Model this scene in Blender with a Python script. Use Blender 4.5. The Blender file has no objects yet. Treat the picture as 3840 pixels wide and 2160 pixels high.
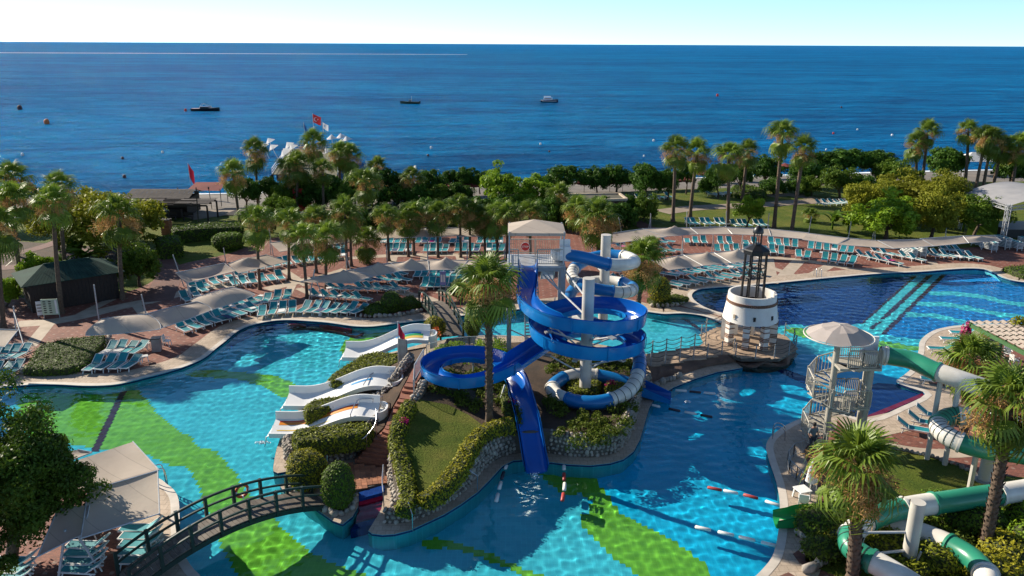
import bpy, bmesh, math, random
import numpy as np
from mathutils import Vector, Matrix
from mathutils.geometry import tessellate_polygon, delaunay_2d_cdt
random.seed(7); RNG = np.random.default_rng(7)
PI = math.pi; R = math.radians
sc = bpy.context.scene
COL = sc.collection

# ---------------------------------------------------------------- camera
IW, IH, FPX = 3840.0, 2160.0, 3000.0
CAMZ = 22.0
PITCH = math.atan((1080 - 164) / FPX); ROLL = 0.0047
cp, sp = math.cos(PITCH), math.sin(PITCH)
FWD = Vector((0, cp, -sp)); _up = Vector((0, sp, cp)); _rt = Vector((1, 0, 0))
RT = _rt * math.cos(ROLL) + _up * math.sin(ROLL)
UP = _up * math.cos(ROLL) - _rt * math.sin(ROLL)
cam = bpy.data.cameras.new('camera'); cam_o = bpy.data.objects.new('camera', cam); COL.objects.link(cam_o)
cam.sensor_width = 36.0; cam.lens = 36.0 * FPX / IW; cam.clip_start = 0.5; cam.clip_end = 200000
M = Matrix((RT, UP, -FWD)).transposed().to_4x4(); M.translation = Vector((0, 0, CAMZ))
cam_o.matrix_world = M; sc.camera = cam_o

# ---------------------------------------------------------------- sky, sun, exposure
SUN_EL = R(27); SUN_DIR = Vector((-0.84, 0.54, 0)).normalized() * math.cos(SUN_EL) + Vector((0, 0, math.sin(SUN_EL)))
w = bpy.data.worlds.new("World"); sc.world = w; w.use_nodes = True
nt = w.node_tree; sk = nt.nodes.new('ShaderNodeTexSky'); sk.sky_type = 'NISHITA'; sk.sun_disc = False
sk.sun_elevation = SUN_EL; sk.sun_rotation = math.atan2(SUN_DIR.x, SUN_DIR.y)
sk.altitude = 1500; sk.air_density = 0.55; sk.dust_density = 0.0; sk.ozone_density = 2.0
hsn = nt.nodes.new('ShaderNodeHueSaturation'); hsn.inputs['Saturation'].default_value = 0.8; nt.links.new(sk.outputs[0], hsn.inputs['Color'])
bgn = nt.nodes['Background']; tint = nt.nodes.new('ShaderNodeMix'); tint.data_type = 'RGBA'; tint.blend_type = 'MULTIPLY'; tint.inputs[0].default_value = 1.0; tint.inputs[7].default_value = (0.82, 1.02, 1.10, 1); nt.links.new(hsn.outputs[0], tint.inputs[6]); nt.links.new(tint.outputs[2], bgn.inputs[0]); bgn.inputs[1].default_value = 0.102
sl = bpy.data.lights.new('sun', 'SUN'); sl.energy = 5.0; sl.angle = R(0.5); sl.color = (1.0, 0.9, 0.74)
sl.cycles.is_caustics_light = True
so = bpy.data.objects.new('sun', sl); COL.objects.link(so); so.location = (-60, 60, 60)
so.rotation_euler = SUN_DIR.to_track_quat('Z', 'Y').to_euler()
vs = sc.view_settings; vs.view_transform = 'Standard'; vs.look = 'None'; vs.exposure = 0.86; vs.gamma = 1.0
vs.use_curve_mapping = False
sc.cycles.use_denoising = True
sc.cycles.max_bounces = 8; sc.cycles.transparent_max_bounces = 8; sc.cycles.sample_clamp_indirect = 6.0
sc.cycles.caustics_reflective = False

# ---------------------------------------------------------------- pixel to place (surveying the photo)
def ray(px, py):
    return FWD + RT * ((px - IW / 2) / FPX) - UP * ((py - IH / 2) / FPX)
def at(px, py, z=0.0):
    d = ray(px, py); t = (z - CAMZ) / d.z
    return Vector((d.x * t, d.y * t, z))
def atY(px, py, Y):
    d = ray(px, py); t = Y / d.y
    return Vector((d.x * t, Y, CAMZ + d.z * t))
WATER_Z = -0.14; FLOOR_Z = -1.45
def fat(px, py, z=FLOOR_Z):                       # a point of the pool floor, seen through the water
    d = ray(px, py).normalized(); p = at(px, py, WATER_Z)
    ch = math.hypot(d.x, d.y); s = ch / 1.33; k = s / math.sqrt(1 - s * s) * (WATER_Z - z)
    return Vector((p.x + d.x / ch * k, p.y + d.y / ch * k, z))
def P(lst, z=0.0): return [at(a[0], a[1], a[2] if len(a) > 2 else z) for a in lst]
def Z8(x, y, ox, oy): return (ox + x / 2.415, oy + y / 2.415)

# ---------------------------------------------------------------- mesh helpers
class MB:
    def __init__(s): s.v = []; s.f = []
    def add(s, v, f):
        o = len(s.v); s.v += [tuple(q) for q in v]; s.f += [tuple(i + o for i in q) for q in f]; return s
    def box(s, c, d, rz=0.0, rx=0.0, ry=0.0):
        m = Matrix.Rotation(rz, 3, 'Z') @ Matrix.Rotation(ry, 3, 'Y') @ Matrix.Rotation(rx, 3, 'X'); c = Vector(c); h = Vector(d) / 2
        v = [c + m @ Vector((x * h.x, y * h.y, z * h.z)) for z in (-1, 1) for y in (-1, 1) for x in (-1, 1)]
        return s.add(v, [(0, 2, 3, 1), (4, 5, 7, 6), (0, 1, 5, 4), (2, 6, 7, 3), (0, 4, 6, 2), (1, 3, 7, 5)])
    def bar(s, p, q, w, h=None, up=(0, 0, 1)):
        p, q = Vector(p), Vector(q); h = h or w; d = (q - p).normalized(); u = Vector(up)
        if abs(d.dot(u)) > 0.95: u = Vector((1, 0, 0))
        a = d.cross(u).normalized() * w / 2; b = a.cross(d).normalized() * h / 2
        v = [e + i * a + j * b for e in (p, q) for i, j in ((-1, -1), (1, -1), (1, 1), (-1, 1))]
        return s.add(v, [(0, 1, 2, 3), (7, 6, 5, 4), (0, 4, 5, 1), (1, 5, 6, 2), (2, 6, 7, 3), (3, 7, 4, 0)])
    def tube(s, pts, r, n=8, caps=True):
        pts = [Vector(p) for p in pts]; k = len(pts); rr = r if isinstance(r, (list, tuple)) else [r] * k
        t0 = (pts[1] - pts[0]).normalized(); a = t0.cross(Vector((0, 0, 1)))
        if a.length < 1e-3: a = Vector((1, 0, 0))
        a.normalize(); v = []
        for i, p in enumerate(pts):
            t = (pts[min(i + 1, k - 1)] - pts[max(i - 1, 0)]).normalized()
            a = (a - t * a.dot(t)).normalized(); b = t.cross(a)
            v += [p + (a * math.cos(2 * PI * j / n) + b * math.sin(2 * PI * j / n)) * rr[i] for j in range(n)]
        f = [(i * n + j, i * n + (j + 1) % n, (i + 1) * n + (j + 1) % n, (i + 1) * n + j) for i in range(k - 1) for j in range(n)]
        if caps: f += [tuple(range(n - 1, -1, -1)), tuple((k - 1) * n + j for j in range(n))]
        return s.add(v, f)
    def lathe(s, prof, n=24, c=(0, 0, 0), caps=True, a0=0.0):
        k = len(prof); c = Vector(c)
        v = [c + Vector((r * math.cos(a0 + 2 * PI * j / n), r * math.sin(a0 + 2 * PI * j / n), z)) for r, z in prof for j in range(n)]
        f = [(i * n + j, i * n + (j + 1) % n, (i + 1) * n + (j + 1) % n, (i + 1) * n + j) for i in range(k - 1) for j in range(n)]
        if caps: f += [tuple(range(n - 1, -1, -1)), tuple((k - 1) * n + j for j in range(n))]
        return s.add(v, f)
    def prism(s, poly, z0, z1, bottom=False):
        poly = [Vector((p[0], p[1])) for p in poly]; n = len(poly)
        tri = tessellate_polygon([[Vector((p.x, p.y, 0)) for p in poly]])
        v = [(p.x, p.y, z0) for p in poly] + [(p.x, p.y, z1) for p in poly]
        f = [up_tri(poly, t, n) for t in tri] + [(i, (i + 1) % n, n + (i + 1) % n, n + i) for i in range(n)]
        if bottom: f += [tuple(reversed(up_tri(poly, t, 0))) for t in tri]
        return s.add(v, f)
    def sheet(s, poly, z, holes=()):
        loops = [[Vector((p[0], p[1], 0)) for p in l] for l in [poly] + list(holes)]
        tri = tessellate_polygon(loops); pts = [q for l in loops for q in l]
        return s.add([(p.x, p.y, z) for p in pts], [up_tri(pts, t, 0) for t in tri])
    def ribbon(s, A, B, closed=False):
        n = len(A); o = len(s.v); s.v += [tuple(p) for p in A] + [tuple(p) for p in B]
        s.f += [(o + i, o + (i + 1) % n, o + n + (i + 1) % n, o + n + i) for i in range(n if closed else n - 1)]; return s
    def mesh(s, name, smooth=None):
        me = bpy.data.meshes.new(name); me.from_pydata(s.v, [], s.f); me.update()
        if smooth is not None:
            me.shade_smooth()
            if smooth < 180: me.set_sharp_from_angle(angle=R(smooth))
        return me
def up_tri(pts, t, o):
    a, b, c = (pts[i] for i in t)
    cr = (b[0] - a[0]) * (c[1] - a[1]) - (b[1] - a[1]) * (c[0] - a[0])
    return tuple(i + o for i in (t if cr > 0 else (t[0], t[2], t[1])))
def np_mesh(name, V, Fq, smooth=False):
    me = bpy.data.meshes.new(name); V = np.asarray(V, np.float32); Fq = np.asarray(Fq, np.int32); n, k = Fq.shape
    me.vertices.add(len(V)); me.vertices.foreach_set('co', V.ravel())
    me.loops.add(n * k); me.loops.foreach_set('vertex_index', Fq.ravel())
    me.polygons.add(n); me.polygons.foreach_set('loop_start', np.arange(0, n * k, k, dtype=np.int32))
    me.update(calc_edges=True)
    if smooth: me.shade_smooth()
    return me
def tag(o, label=None, cat=None, group=None, kind=None):
    if label: o['label'] = label
    if cat: o['category'] = cat
    if group: o['group'] = group
    if kind: o['kind'] = kind
    return o
def obj(name, g, m=None, parent=None, loc=None, rot=None, scale=None, smooth=None, world=True):
    """link ONE mesh; under a parent, shapes given in world space are shifted by the parent's place"""
    me = g.mesh(name, smooth) if isinstance(g, MB) else g
    if m is not None and not me.materials: me.materials.append(m)
    o = bpy.data.objects.new(name, me); COL.objects.link(o)
    if parent is not None:
        o.parent = parent
        if world and loc is None:
            q = parent; off = Vector((0, 0, 0))
            while q is not None: off += q.location; q = q.parent
            o.location = -off
    if loc is not None: o.location = loc
    if rot is not None: o.rotation_euler = rot
    if scale is not None: o.scale = scale
    return o
def thing(name, label, cat, loc=(0, 0, 0), rz=0.0, group=None):
    o = bpy.data.objects.new(name, None); COL.objects.link(o); o.empty_display_size = 0.2
    o.location = loc; o.rotation_euler = (0, 0, rz); return tag(o, label, cat, group)
def dup(root, loc=None, rz=None, label=None, scale=None):
    r = root.copy(); COL.objects.link(r)
    if loc is not None: r.location = loc
    if rz is not None: r.rotation_euler = (0, 0, rz)
    if scale is not None: r.scale = scale
    if label: r['label'] = label
    for ch in root.children:
        c = ch.copy(); COL.objects.link(c); c.parent = r
        for g in ch.children:
            d = g.copy(); COL.objects.link(d); d.parent = c
    return r
def struct(name, g, m, smooth=None, kind='structure', parent=None):
    o = obj(name, g, m, parent, smooth=smooth)
    if parent is None: o['kind'] = kind
    return o
ORD = ['first', 'second', 'third', 'fourth', 'fifth', 'sixth', 'seventh', 'eighth', 'ninth', 'tenth', 'eleventh', 'twelfth', 'thirteenth', 'fourteenth', 'fifteenth', 'sixteenth', 'seventeenth', 'eighteenth', 'nineteenth', 'twentieth']
def catmull(pts, n=8, closed=False):
    pts = [Vector(p) for p in pts]; k = len(pts); out = []
    rng = range(k if closed else k - 1)
    for i in rng:
        if closed: a, b, c, d = (pts[(i + j) % k] for j in (-1, 0, 1, 2))
        else: a, b, c, d = pts[max(i - 1, 0)], pts[i], pts[i + 1], pts[min(i + 2, k - 1)]
        for j in range(n):
            t = j / n; t2, t3 = t * t, t * t * t
            out.append(0.5 * ((2 * b) + (c - a) * t + (2 * a - 5 * b + 4 * c - d) * t2 + (3 * b - a - 3 * c + d) * t3))
    if not closed: out.append(pts[-1].copy())
    return out
def inpoly(X, Y, poly):
    px = np.array([p[0] for p in poly]); py = np.array([p[1] for p in poly]); ins = np.zeros(np.shape(X), bool); n = len(poly); j = n - 1
    for i in range(n):
        c = ((py[i] > Y) != (py[j] > Y)) & (X < (px[j] - px[i]) * (Y - py[i]) / (py[j] - py[i] + 1e-12) + px[i]); ins ^= c; j = i
    return ins
def offset(poly, d):                               # >0 grows a counter-clockwise ring
    n = len(poly); out = []
    for i in range(n):
        a, b, c = Vector(poly[i - 1][:2]), Vector(poly[i][:2]), Vector(poly[(i + 1) % n][:2])
        u = (b - a).normalized(); v = (c - b).normalized(); nn = Vector((u.y + v.y, -u.x - v.x))
        nn = nn.normalized() if nn.length > 1e-6 else Vector((u.y, -u.x)); k = max(0.5, nn.dot(Vector((u.y, -u.x))))
        out.append(b + nn * (d / k))
    return out
def area(poly): return 0.5 * sum(poly[i - 1][0] * poly[i][1] - poly[i][0] * poly[i - 1][1] for i in range(len(poly)))
def ccw(poly): return list(poly) if area(poly) > 0 else list(reversed(poly))

# ---------------------------------------------------------------- materials
MAT = {}
def nodes(name):
    m = bpy.data.materials.new(name); m.use_nodes = True; MAT[name] = m
    return m, m.node_tree, m.node_tree.nodes['Principled BSDF'], m.node_tree.nodes['Material Output']
def rgba(c): return (c[0], c[1], c[2], 1.0)
def noise(nt, vec, scale, detail=3.0, rough=0.55):
    n = nt.nodes.new('ShaderNodeTexNoise'); n.inputs['Scale'].default_value = scale; n.inputs['Detail'].default_value = detail
    n.inputs['Roughness'].default_value = rough
    if vec is not None: nt.links.new(vec, n.inputs['Vector'])
    return n
def ramp(nt, fac, stops):
    r = nt.nodes.new('ShaderNodeValToRGB'); e = r.color_ramp.elements
    while len(e) < len(stops): e.new(0.5)
    for i, (p, c) in enumerate(stops): e[i].position = p; e[i].color = rgba(c)
    nt.links.new(fac, r.inputs[0]); return r
def mixc(nt, fac, a, b, mode='MIX'):
    m = nt.nodes.new('ShaderNodeMix'); m.data_type = 'RGBA'; m.blend_type = mode
    for sock, v in ((m.inputs[0], fac), (m.inputs[6], a), (m.inputs[7], b)):
        if isinstance(v, (int, float)): sock.default_value = v
        elif isinstance(v, tuple): sock.default_value = rgba(v)
        else: nt.links.new(v, sock)
    return m.outputs[2]
def pos(nt, space='world'):
    if space == 'object':
        return nt.nodes.new('ShaderNodeTexCoord').outputs['Object']
    return nt.nodes.new('ShaderNodeNewGeometry').outputs['Position']
def bump(nt, bs, h, strength, dist=0.05):
    b = nt.nodes.new('ShaderNodeBump'); b.inputs['Strength'].default_value = strength; b.inputs['Distance'].default_value = dist
    nt.links.new(h, b.inputs['Height']); nt.links.new(b.outputs[0], bs.inputs['Normal']); return b
def mat(name, col, col2=None, scale=2.0, rough=0.6, metal=0.0, spec=0.5, bmp=0.0, bscale=None, transl=0.0, rnd=0.0, space='world', det=4.0):
    m, nt, bs, out = nodes(name); bs.inputs['Roughness'].default_value = rough; bs.inputs['Metallic'].default_value = metal
    bs.inputs['Specular IOR Level'].default_value = spec
    col2 = col2 or tuple(c * 0.78 for c in col)
    p = pos(nt, space); n = noise(nt, p, scale, det)
    c = ramp(nt, n.outputs[0], [(0.3, col2), (0.7, col)]).outputs[0]
    if rnd:
        oi = nt.nodes.new('ShaderNodeObjectInfo'); mr = nt.nodes.new('ShaderNodeMapRange'); nt.links.new(oi.outputs['Random'], mr.inputs[0])
        mr.inputs[3].default_value = 1 - rnd; mr.inputs[4].default_value = 1 + rnd
        hs = nt.nodes.new('ShaderNodeHueSaturation'); nt.links.new(c, hs.inputs['Color']); nt.links.new(mr.outputs[0], hs.inputs['Value']); c = hs.outputs[0]
    nt.links.new(c, bs.inputs['Base Color'])
    if bmp:
        nb = noise(nt, p, bscale or scale * 6, 4.0); bump(nt, bs, nb.outputs[0], bmp)
    if transl:
        tr = nt.nodes.new('ShaderNodeBsdfTranslucent'); nt.links.new(c, tr.inputs[0]); mx = nt.nodes.new('ShaderNodeMixShader'); mx.inputs[0].default_value = transl
        nt.links.new(bs.outputs[0], mx.inputs[1]); nt.links.new(tr.outputs[0], mx.inputs[2]); nt.links.new(mx.outputs[0], out.inputs[0])
    return m
def mapping(nt, vec, scale=(1, 1, 1), rot=(0, 0, 0)):
    mp = nt.nodes.new('ShaderNodeMapping'); mp.inputs['Scale'].default_value = scale; mp.inputs['Rotation'].default_value = rot
    nt.links.new(vec, mp.inputs[0]); return mp.outputs[0]
def brick(nt, vec, w, h, mortar=0.02, off=0.5, c1=(1, 1, 1), c2=(1, 1, 1), cm=(0, 0, 0)):
    b = nt.nodes.new('ShaderNodeTexBrick'); nt.links.new(vec, b.inputs['Vector']); b.inputs['Scale'].default_value = 1.0
    b.inputs['Brick Width'].default_value = w; b.inputs['Row Height'].default_value = h; b.inputs['Mortar Size'].default_value = mortar; b.offset = off
    b.inputs['Color1'].default_value = rgba(c1); b.inputs['Color2'].default_value = rgba(c2); b.inputs['Mortar'].default_value = rgba(cm); return b
def pool_tile(name, col, col2=None, size=0.25):
    m, nt, bs, out = nodes(name); p = pos(nt); bs.inputs['Roughness'].default_value = 0.5; bs.inputs['Specular IOR Level'].default_value = 0.045
    col2 = col2 or tuple(c * 0.86 for c in col)
    b = brick(nt, p, size, size, 0.006, 0.0, col, col2, tuple(min(1, c * 1.12 + 0.02) for c in col))
    n = noise(nt, p, 0.35, 3); c = mixc(nt, 1.0, b.outputs[0], ramp(nt, n.outputs[0], [(0.3, (0.86, 0.86, 0.86)), (0.7, (1.05, 1.05, 1.05))]).outputs[0], 'MULTIPLY')
    nt.links.new(c, bs.inputs['Base Color']); return m
def paving(name, c1, c2, cm, w, h, mortar=0.012, stain=0.3, dots=None, rough=0.75):
    m, nt, bs, out = nodes(name); p = pos(nt); bs.inputs['Roughness'].default_value = rough; bs.inputs['Specular IOR Level'].default_value = 0.3
    b = brick(nt, p, w, h, mortar, 0.5, c1, c2, cm); c = b.outputs[0]
    if dots:
        d = brick(nt, mapping(nt, p, (1, 1, 1)), dots[0], dots[0], dots[1], 0.5, (0, 0, 0), (0, 0, 0), (1, 1, 1))
        vo = nt.nodes.new('ShaderNodeTexVoronoi'); vo.distance = 'CHEBYCHEV'; vo.inputs['Scale'].default_value = 1.0 / dots[0]; vo.inputs['Randomness'].default_value = 0.0
        nt.links.new(p, vo.inputs['Vector']); lt = nt.nodes.new('ShaderNodeMath'); lt.operation = 'LESS_THAN'; lt.inputs[1].default_value = dots[1]
        mp2 = nt.nodes.new('ShaderNodeVectorMath'); mp2.operation = 'MULTIPLY'; mp2.inputs[1].default_value = (1, 1, 0); nt.links.new(p, mp2.inputs[0]); nt.links.new(mp2.outputs[0], vo.inputs['Vector'])
        nt.links.new(vo.outputs['Distance'], lt.inputs[0]); nd = noise(nt, p, 0.8, 5); rd = ramp(nt, nd.outputs[0], [(0.35, (0.1,) * 3), (0.62, (0.95,) * 3)]); mu = nt.nodes.new('ShaderNodeMath'); mu.operation = 'MULTIPLY'; nt.links.new(lt.outputs[0], mu.inputs[0]); nt.links.new(rd.outputs[0], mu.inputs[1]); c = mixc(nt, mu.outputs[0], c, dots[2])
    n = noise(nt, p, 0.5, 6, 0.65); n2 = noise(nt, p, 6.0, 4)
    c = mixc(nt, 1.0, c, ramp(nt, n.outputs[0], [(0.28, (1 - stain,) * 3), (0.68, (1.08,) * 3)]).outputs[0], 'MULTIPLY')
    c = mixc(nt, 1.0, c, ramp(nt, n2.outputs[0], [(0.3, (0.85,) * 3), (0.7, (1.1,) * 3)]).outputs[0], 'MULTIPLY')
    nt.links.new(c, bs.inputs['Base Color']); bump(nt, bs, b.outputs['Fac'], 0.25, -0.01); return m

paving('coping', (0.50, 0.40, 0.31), (0.42, 0.335, 0.255), (0.30, 0.235, 0.18), 0.42, 0.42, 0.012, 0.28)
mat('coping_edge', (0.62, 0.56, 0.49), (0.48, 0.43, 0.37), 1.5, 0.6)
mat('concrete_band', (0.46, 0.38, 0.30), (0.33, 0.265, 0.2), 1.2, 0.75)
paving('terracotta_paving', (0.30, 0.115, 0.078), (0.20, 0.075, 0.055), (0.13, 0.07, 0.055), 0.22, 0.11, 0.008, 0.35, dots=(0.72, 0.13, (0.36, 0.26, 0.21)))
paving('brick_path', (0.20, 0.085, 0.065), (0.14, 0.06, 0.05), (0.12, 0.085, 0.07), 0.3, 0.15, 0.012, 0.35)
mat('terracotta_tile', (0.36, 0.15, 0.075), (0.25, 0.095, 0.05), 2.5, 0.65, rnd=0.3)
mat('terracotta_step', (0.30, 0.115, 0.065), (0.20, 0.07, 0.042), 4, 0.65, rnd=0.15)
mat('soil', (0.075, 0.043, 0.024), (0.035, 0.022, 0.013), 1.5, 0.95, bmp=0.6, bscale=10)
mat('beach_gravel', (0.19, 0.165, 0.14), (0.11, 0.095, 0.08), 0.6, 0.9, bmp=0.5, bscale=14, det=8)
mat('sand_path', (0.30, 0.235, 0.18), (0.21, 0.165, 0.125), 0.5, 0.9)
# lawn: short grass, uneven
m, nt, bs, out = nodes('lawn_grass'); p = pos(nt); n1 = noise(nt, p, 0.3, 7, 0.65); n2 = noise(nt, p, 9.0, 6, 0.7)
c = ramp(nt, n1.outputs[0], [(0.3, (0.040, 0.075, 0.009)), (0.48, (0.085, 0.115, 0.014)), (0.7, (0.15, 0.145, 0.028))]).outputs[0]
c = mixc(nt, 1.0, c, ramp(nt, n2.outputs[0], [(0.3, (0.6,) * 3), (0.7, (1.3,) * 3)]).outputs[0], 'MULTIPLY')
nt.links.new(c, bs.inputs['Base Color']); bs.inputs['Roughness'].default_value = 0.9; bs.inputs['Specular IOR Level'].default_value = 0.15; bump(nt, bs, n2.outputs[0], 0.7, 0.12)
pool_tile('tile_turquoise', (0.11, 0.70, 0.84), (0.09, 0.64, 0.80))
pool_tile('tile_azure', (0.015, 0.60, 0.95), (0.014, 0.55, 0.92))
pool_tile('tile_pale', (0.12, 0.74, 0.80), (0.10, 0.68, 0.76))
pool_tile('tile_blue', (0.012, 0.26, 0.68), (0.010, 0.23, 0.62))
pool_tile('tile_navy', (0.006, 0.045, 0.22), (0.008, 0.035, 0.17))
pool_tile('tile_green', (0.29, 0.60, 0.05), (0.24, 0.54, 0.045))
pool_tile('tile_brown', (0.09, 0.025, 0.035), (0.065, 0.02, 0.03))
pool_tile('tile_red', (0.48, 0.02, 0.06), (0.40, 0.015, 0.05))
pool_tile('tile_aqua_wall', (0.09, 0.46, 0.54), (0.08, 0.42, 0.5))
pool_tile('tile_trim', (0.01, 0.03, 0.12), (0.012, 0.03, 0.1))
# water of the pools: clear glass-like water over a waved surface
m, nt, bs, out = nodes('pool_water'); nt.nodes.remove(bs); g = nt.nodes.new('ShaderNodeBsdfGlass'); g.inputs['IOR'].default_value = 1.33; g.inputs['Roughness'].default_value = 0.0
g.inputs['Color'].default_value = (0.78, 0.98, 1.0, 1); nt.links.new(g.outputs[0], out.inputs[0])
# sea
m, nt, bs, out = nodes('sea_water'); p = pos(nt)
a = noise(nt, mapping(nt, p, (0.20, 0.62, 1), (0, 0, R(-12))), 1.0, 5, 0.6); a2 = noise(nt, mapping(nt, p, (0.045, 0.14, 1), (0, 0, R(-16))), 1.0, 5, 0.6); b2 = noise(nt, mapping(nt, p, (0.011, 0.036, 1), (0, 0, R(-8))), 1.0, 4)
big = noise(nt, mapping(nt, p, (0.004, 0.014, 1), (0, 0, R(-6))), 1.0, 6, 0.65)
def madd(x, k, y):
    q = nt.nodes.new('ShaderNodeMath'); q.operation = 'MULTIPLY_ADD'; nt.links.new(x, q.inputs[0]); q.inputs[1].default_value = k; nt.links.new(y, q.inputs[2]); return q.outputs[0]
hh = madd(b2.outputs[0], 4.0, madd(a2.outputs[0], 2.2, a.outputs[0]))
wf = nt.nodes.new('ShaderNodeMath'); wf.operation = 'MULTIPLY'; nt.links.new(big.outputs[0], wf.inputs[0]); wf.inputs[1].default_value = 0.5
c = ramp(nt, madd(a2.outputs[0], 0.5, wf.outputs[0]), [(0.40, (0.0, 0.075, 0.23)), (0.60, (0.0, 0.185, 0.45))]).outputs[0]  # ripple light and shade painted into the colour, over broad tone patches
nt.nodes.remove(bs); df = nt.nodes.new('ShaderNodeBsdfDiffuse'); gl = nt.nodes.new('ShaderNodeBsdfGlossy'); gl.inputs['Roughness'].default_value = 0.12; fr = nt.nodes.new('ShaderNodeFresnel'); fr.inputs[0].default_value = 1.33
bn = nt.nodes.new('ShaderNodeBump'); bn.inputs['Strength'].default_value = 1.0; bn.inputs['Distance'].default_value = 4.0; nt.links.new(hh, bn.inputs['Height'])
for q in (df, gl, fr): nt.links.new(bn.outputs[0], q.inputs['Normal'])
mr = nt.nodes.new('ShaderNodeMapRange'); nt.links.new(fr.outputs[0], mr.inputs[0]); mr.inputs[1].default_value = 0.02; mr.inputs[2].default_value = 0.6; mr.inputs[3].default_value = 0.01; mr.inputs[4].default_value = 0.15
mx = nt.nodes.new('ShaderNodeMixShader'); nt.links.new(mr.outputs[0], mx.inputs[0]); nt.links.new(df.outputs[0], mx.inputs[1]); nt.links.new(gl.outputs[0], mx.inputs[2]); nt.links.new(c, df.inputs[0]); nt.links.new(mx.outputs[0], out.inputs[0])
mat('foam', (0.8, 0.85, 0.88), (0.6, 0.7, 0.78), 0.5, 0.9)
# built things
mat('white_plastic', (0.78, 0.77, 0.74), (0.70, 0.69, 0.66), 1.0, 0.35)
mat('white_gelcoat', (0.80, 0.80, 0.79), (0.72, 0.72, 0.71), 0.8, 0.22)
mat('white_paint', (0.80, 0.77, 0.72), (0.68, 0.64, 0.58), 1.2, 0.6, bmp=0.15, bscale=20)
mat('grey_metal', (0.36, 0.37, 0.38), (0.27, 0.28, 0.29), 3.0, 0.45, metal=0.3)
mat('mast_metal', (0.50, 0.51, 0.52), (0.38, 0.39, 0.40), 3.0, 0.4, metal=0.2)
mat('beige_metal', (0.42, 0.39, 0.33), (0.32, 0.30, 0.25), 2.0, 0.5)
mat('steel', (0.6, 0.6, 0.62), (0.45, 0.45, 0.47), 5.0, 0.2, metal=0.9)
mat('black_metal', (0.014, 0.014, 0.016), (0.008, 0.008, 0.009), 3.0, 0.4)
mat('teal_sling', (0.012, 0.27, 0.31), (0.008, 0.215, 0.26), 1.5, 0.6, rnd=0.22, transl=0.15)
mat('magenta_towel', (0.55, 0.03, 0.22), None, 3, 0.9)
mat('white_towel', (0.7, 0.68, 0.66), None, 3, 0.9)
mat('navy_towel', (0.02, 0.05, 0.16), None, 3, 0.9)
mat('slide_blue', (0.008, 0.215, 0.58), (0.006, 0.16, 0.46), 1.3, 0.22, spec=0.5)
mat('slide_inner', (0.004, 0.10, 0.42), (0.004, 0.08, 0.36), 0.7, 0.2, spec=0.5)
mat('tube_blue', (0.006, 0.165, 0.45), (0.005, 0.125, 0.36), 0.6, 0.28)
mat('tube_white', (0.74, 0.71, 0.65), (0.54, 0.51, 0.45), 1.1, 0.32)
mat('tube_green', (0.03, 0.26, 0.155), (0.022, 0.19, 0.115), 0.7, 0.3)
mat('exit_green', (0.02, 0.32, 0.09), None, 0.7, 0.3)
mat('pole_cream', (0.58, 0.55, 0.50), (0.46, 0.43, 0.38), 0.8, 0.5)
mat('sail_cloth', (0.58, 0.49, 0.41), (0.48, 0.405, 0.335), 0.45, 0.85, transl=0.28, bmp=0.25, bscale=3, det=7)
m = MAT['sail_cloth']; nt = m.node_tree; bs = nt.nodes['Principled BSDF']; src = bs.inputs['Base Color'].links[0].from_socket; bk = brick(nt, mapping(nt, pos(nt), (1, 1, 1), (0, 0, 0.6)), 40.0, 1.3, 0.018, 0.5, (1, 1, 1), (0.96, 0.96, 0.96), (0.72, 0.72, 0.72)); cc_ = mixc(nt, 1.0, src, bk.outputs[0], 'MULTIPLY')
for l in list(nt.links):
    if l.from_socket == src and l.to_node != cc_.node: to = l.to_socket; nt.links.remove(l); nt.links.new(cc_, to)
mat('umbrella_cloth', (0.46, 0.40, 0.37), (0.40, 0.35, 0.32), 1.0, 0.85, transl=0.2)
mat('grey_canvas', (0.34, 0.33, 0.33), (0.26, 0.26, 0.27), 0.6, 0.85)
mat('white_cloth', (0.78, 0.77, 0.75), (0.70, 0.69, 0.67), 1.0, 0.85, transl=0.25)
mat('red_cloth', (0.40, 0.02, 0.02), (0.3, 0.015, 0.015), 1.0, 0.8, transl=0.25)
mat('crimson_cloth', (0.34, 0.012, 0.035), None, 1.0, 0.8, transl=0.25)
mat('blue_cloth', (0.02, 0.10, 0.30), None, 1.0, 0.8, transl=0.25)
mat('beach_red', (0.20, 0.035, 0.025), (0.14, 0.025, 0.02), 0.8, 0.85)
mat('green_wood', (0.012, 0.036, 0.028), (0.008, 0.022, 0.018), 4, 0.5)
mat('green_beam', (0.05, 0.13, 0.035), (0.035, 0.10, 0.03), 3, 0.55)
mat('deck_plank', (0.15, 0.125, 0.10), (0.09, 0.072, 0.06), 5, 0.75, rnd=0.22)
mat('pier_plank', (0.40, 0.29, 0.20), (0.28, 0.20, 0.14), 5, 0.75, rnd=0.18)
mat('sea_pier_plank', (0.17, 0.155, 0.085), (0.11, 0.10, 0.055), 3, 0.8, rnd=0.2)
mat('dark_wood', (0.030, 0.018, 0.012), (0.016, 0.010, 0.008), 5, 0.7)
mat('brown_brick', (0.10, 0.042, 0.028), (0.06, 0.026, 0.018), 3, 0.8, rnd=0.2)
mat('orange_brick', (0.32, 0.13, 0.07), (0.22, 0.085, 0.045), 6, 0.8, rnd=0.2)
mat('band_brick', (0.27, 0.14, 0.085), (0.15, 0.075, 0.045), 6, 0.8, rnd=0.3)
mat('green_roof', (0.028, 0.065, 0.052), (0.018, 0.042, 0.036), 1.2, 0.85, spec=0.1, rnd=0.15)
mat('shingle', (0.065, 0.05, 0.045), (0.035, 0.028, 0.026), 2.0, 0.8, rnd=0.25)
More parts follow.
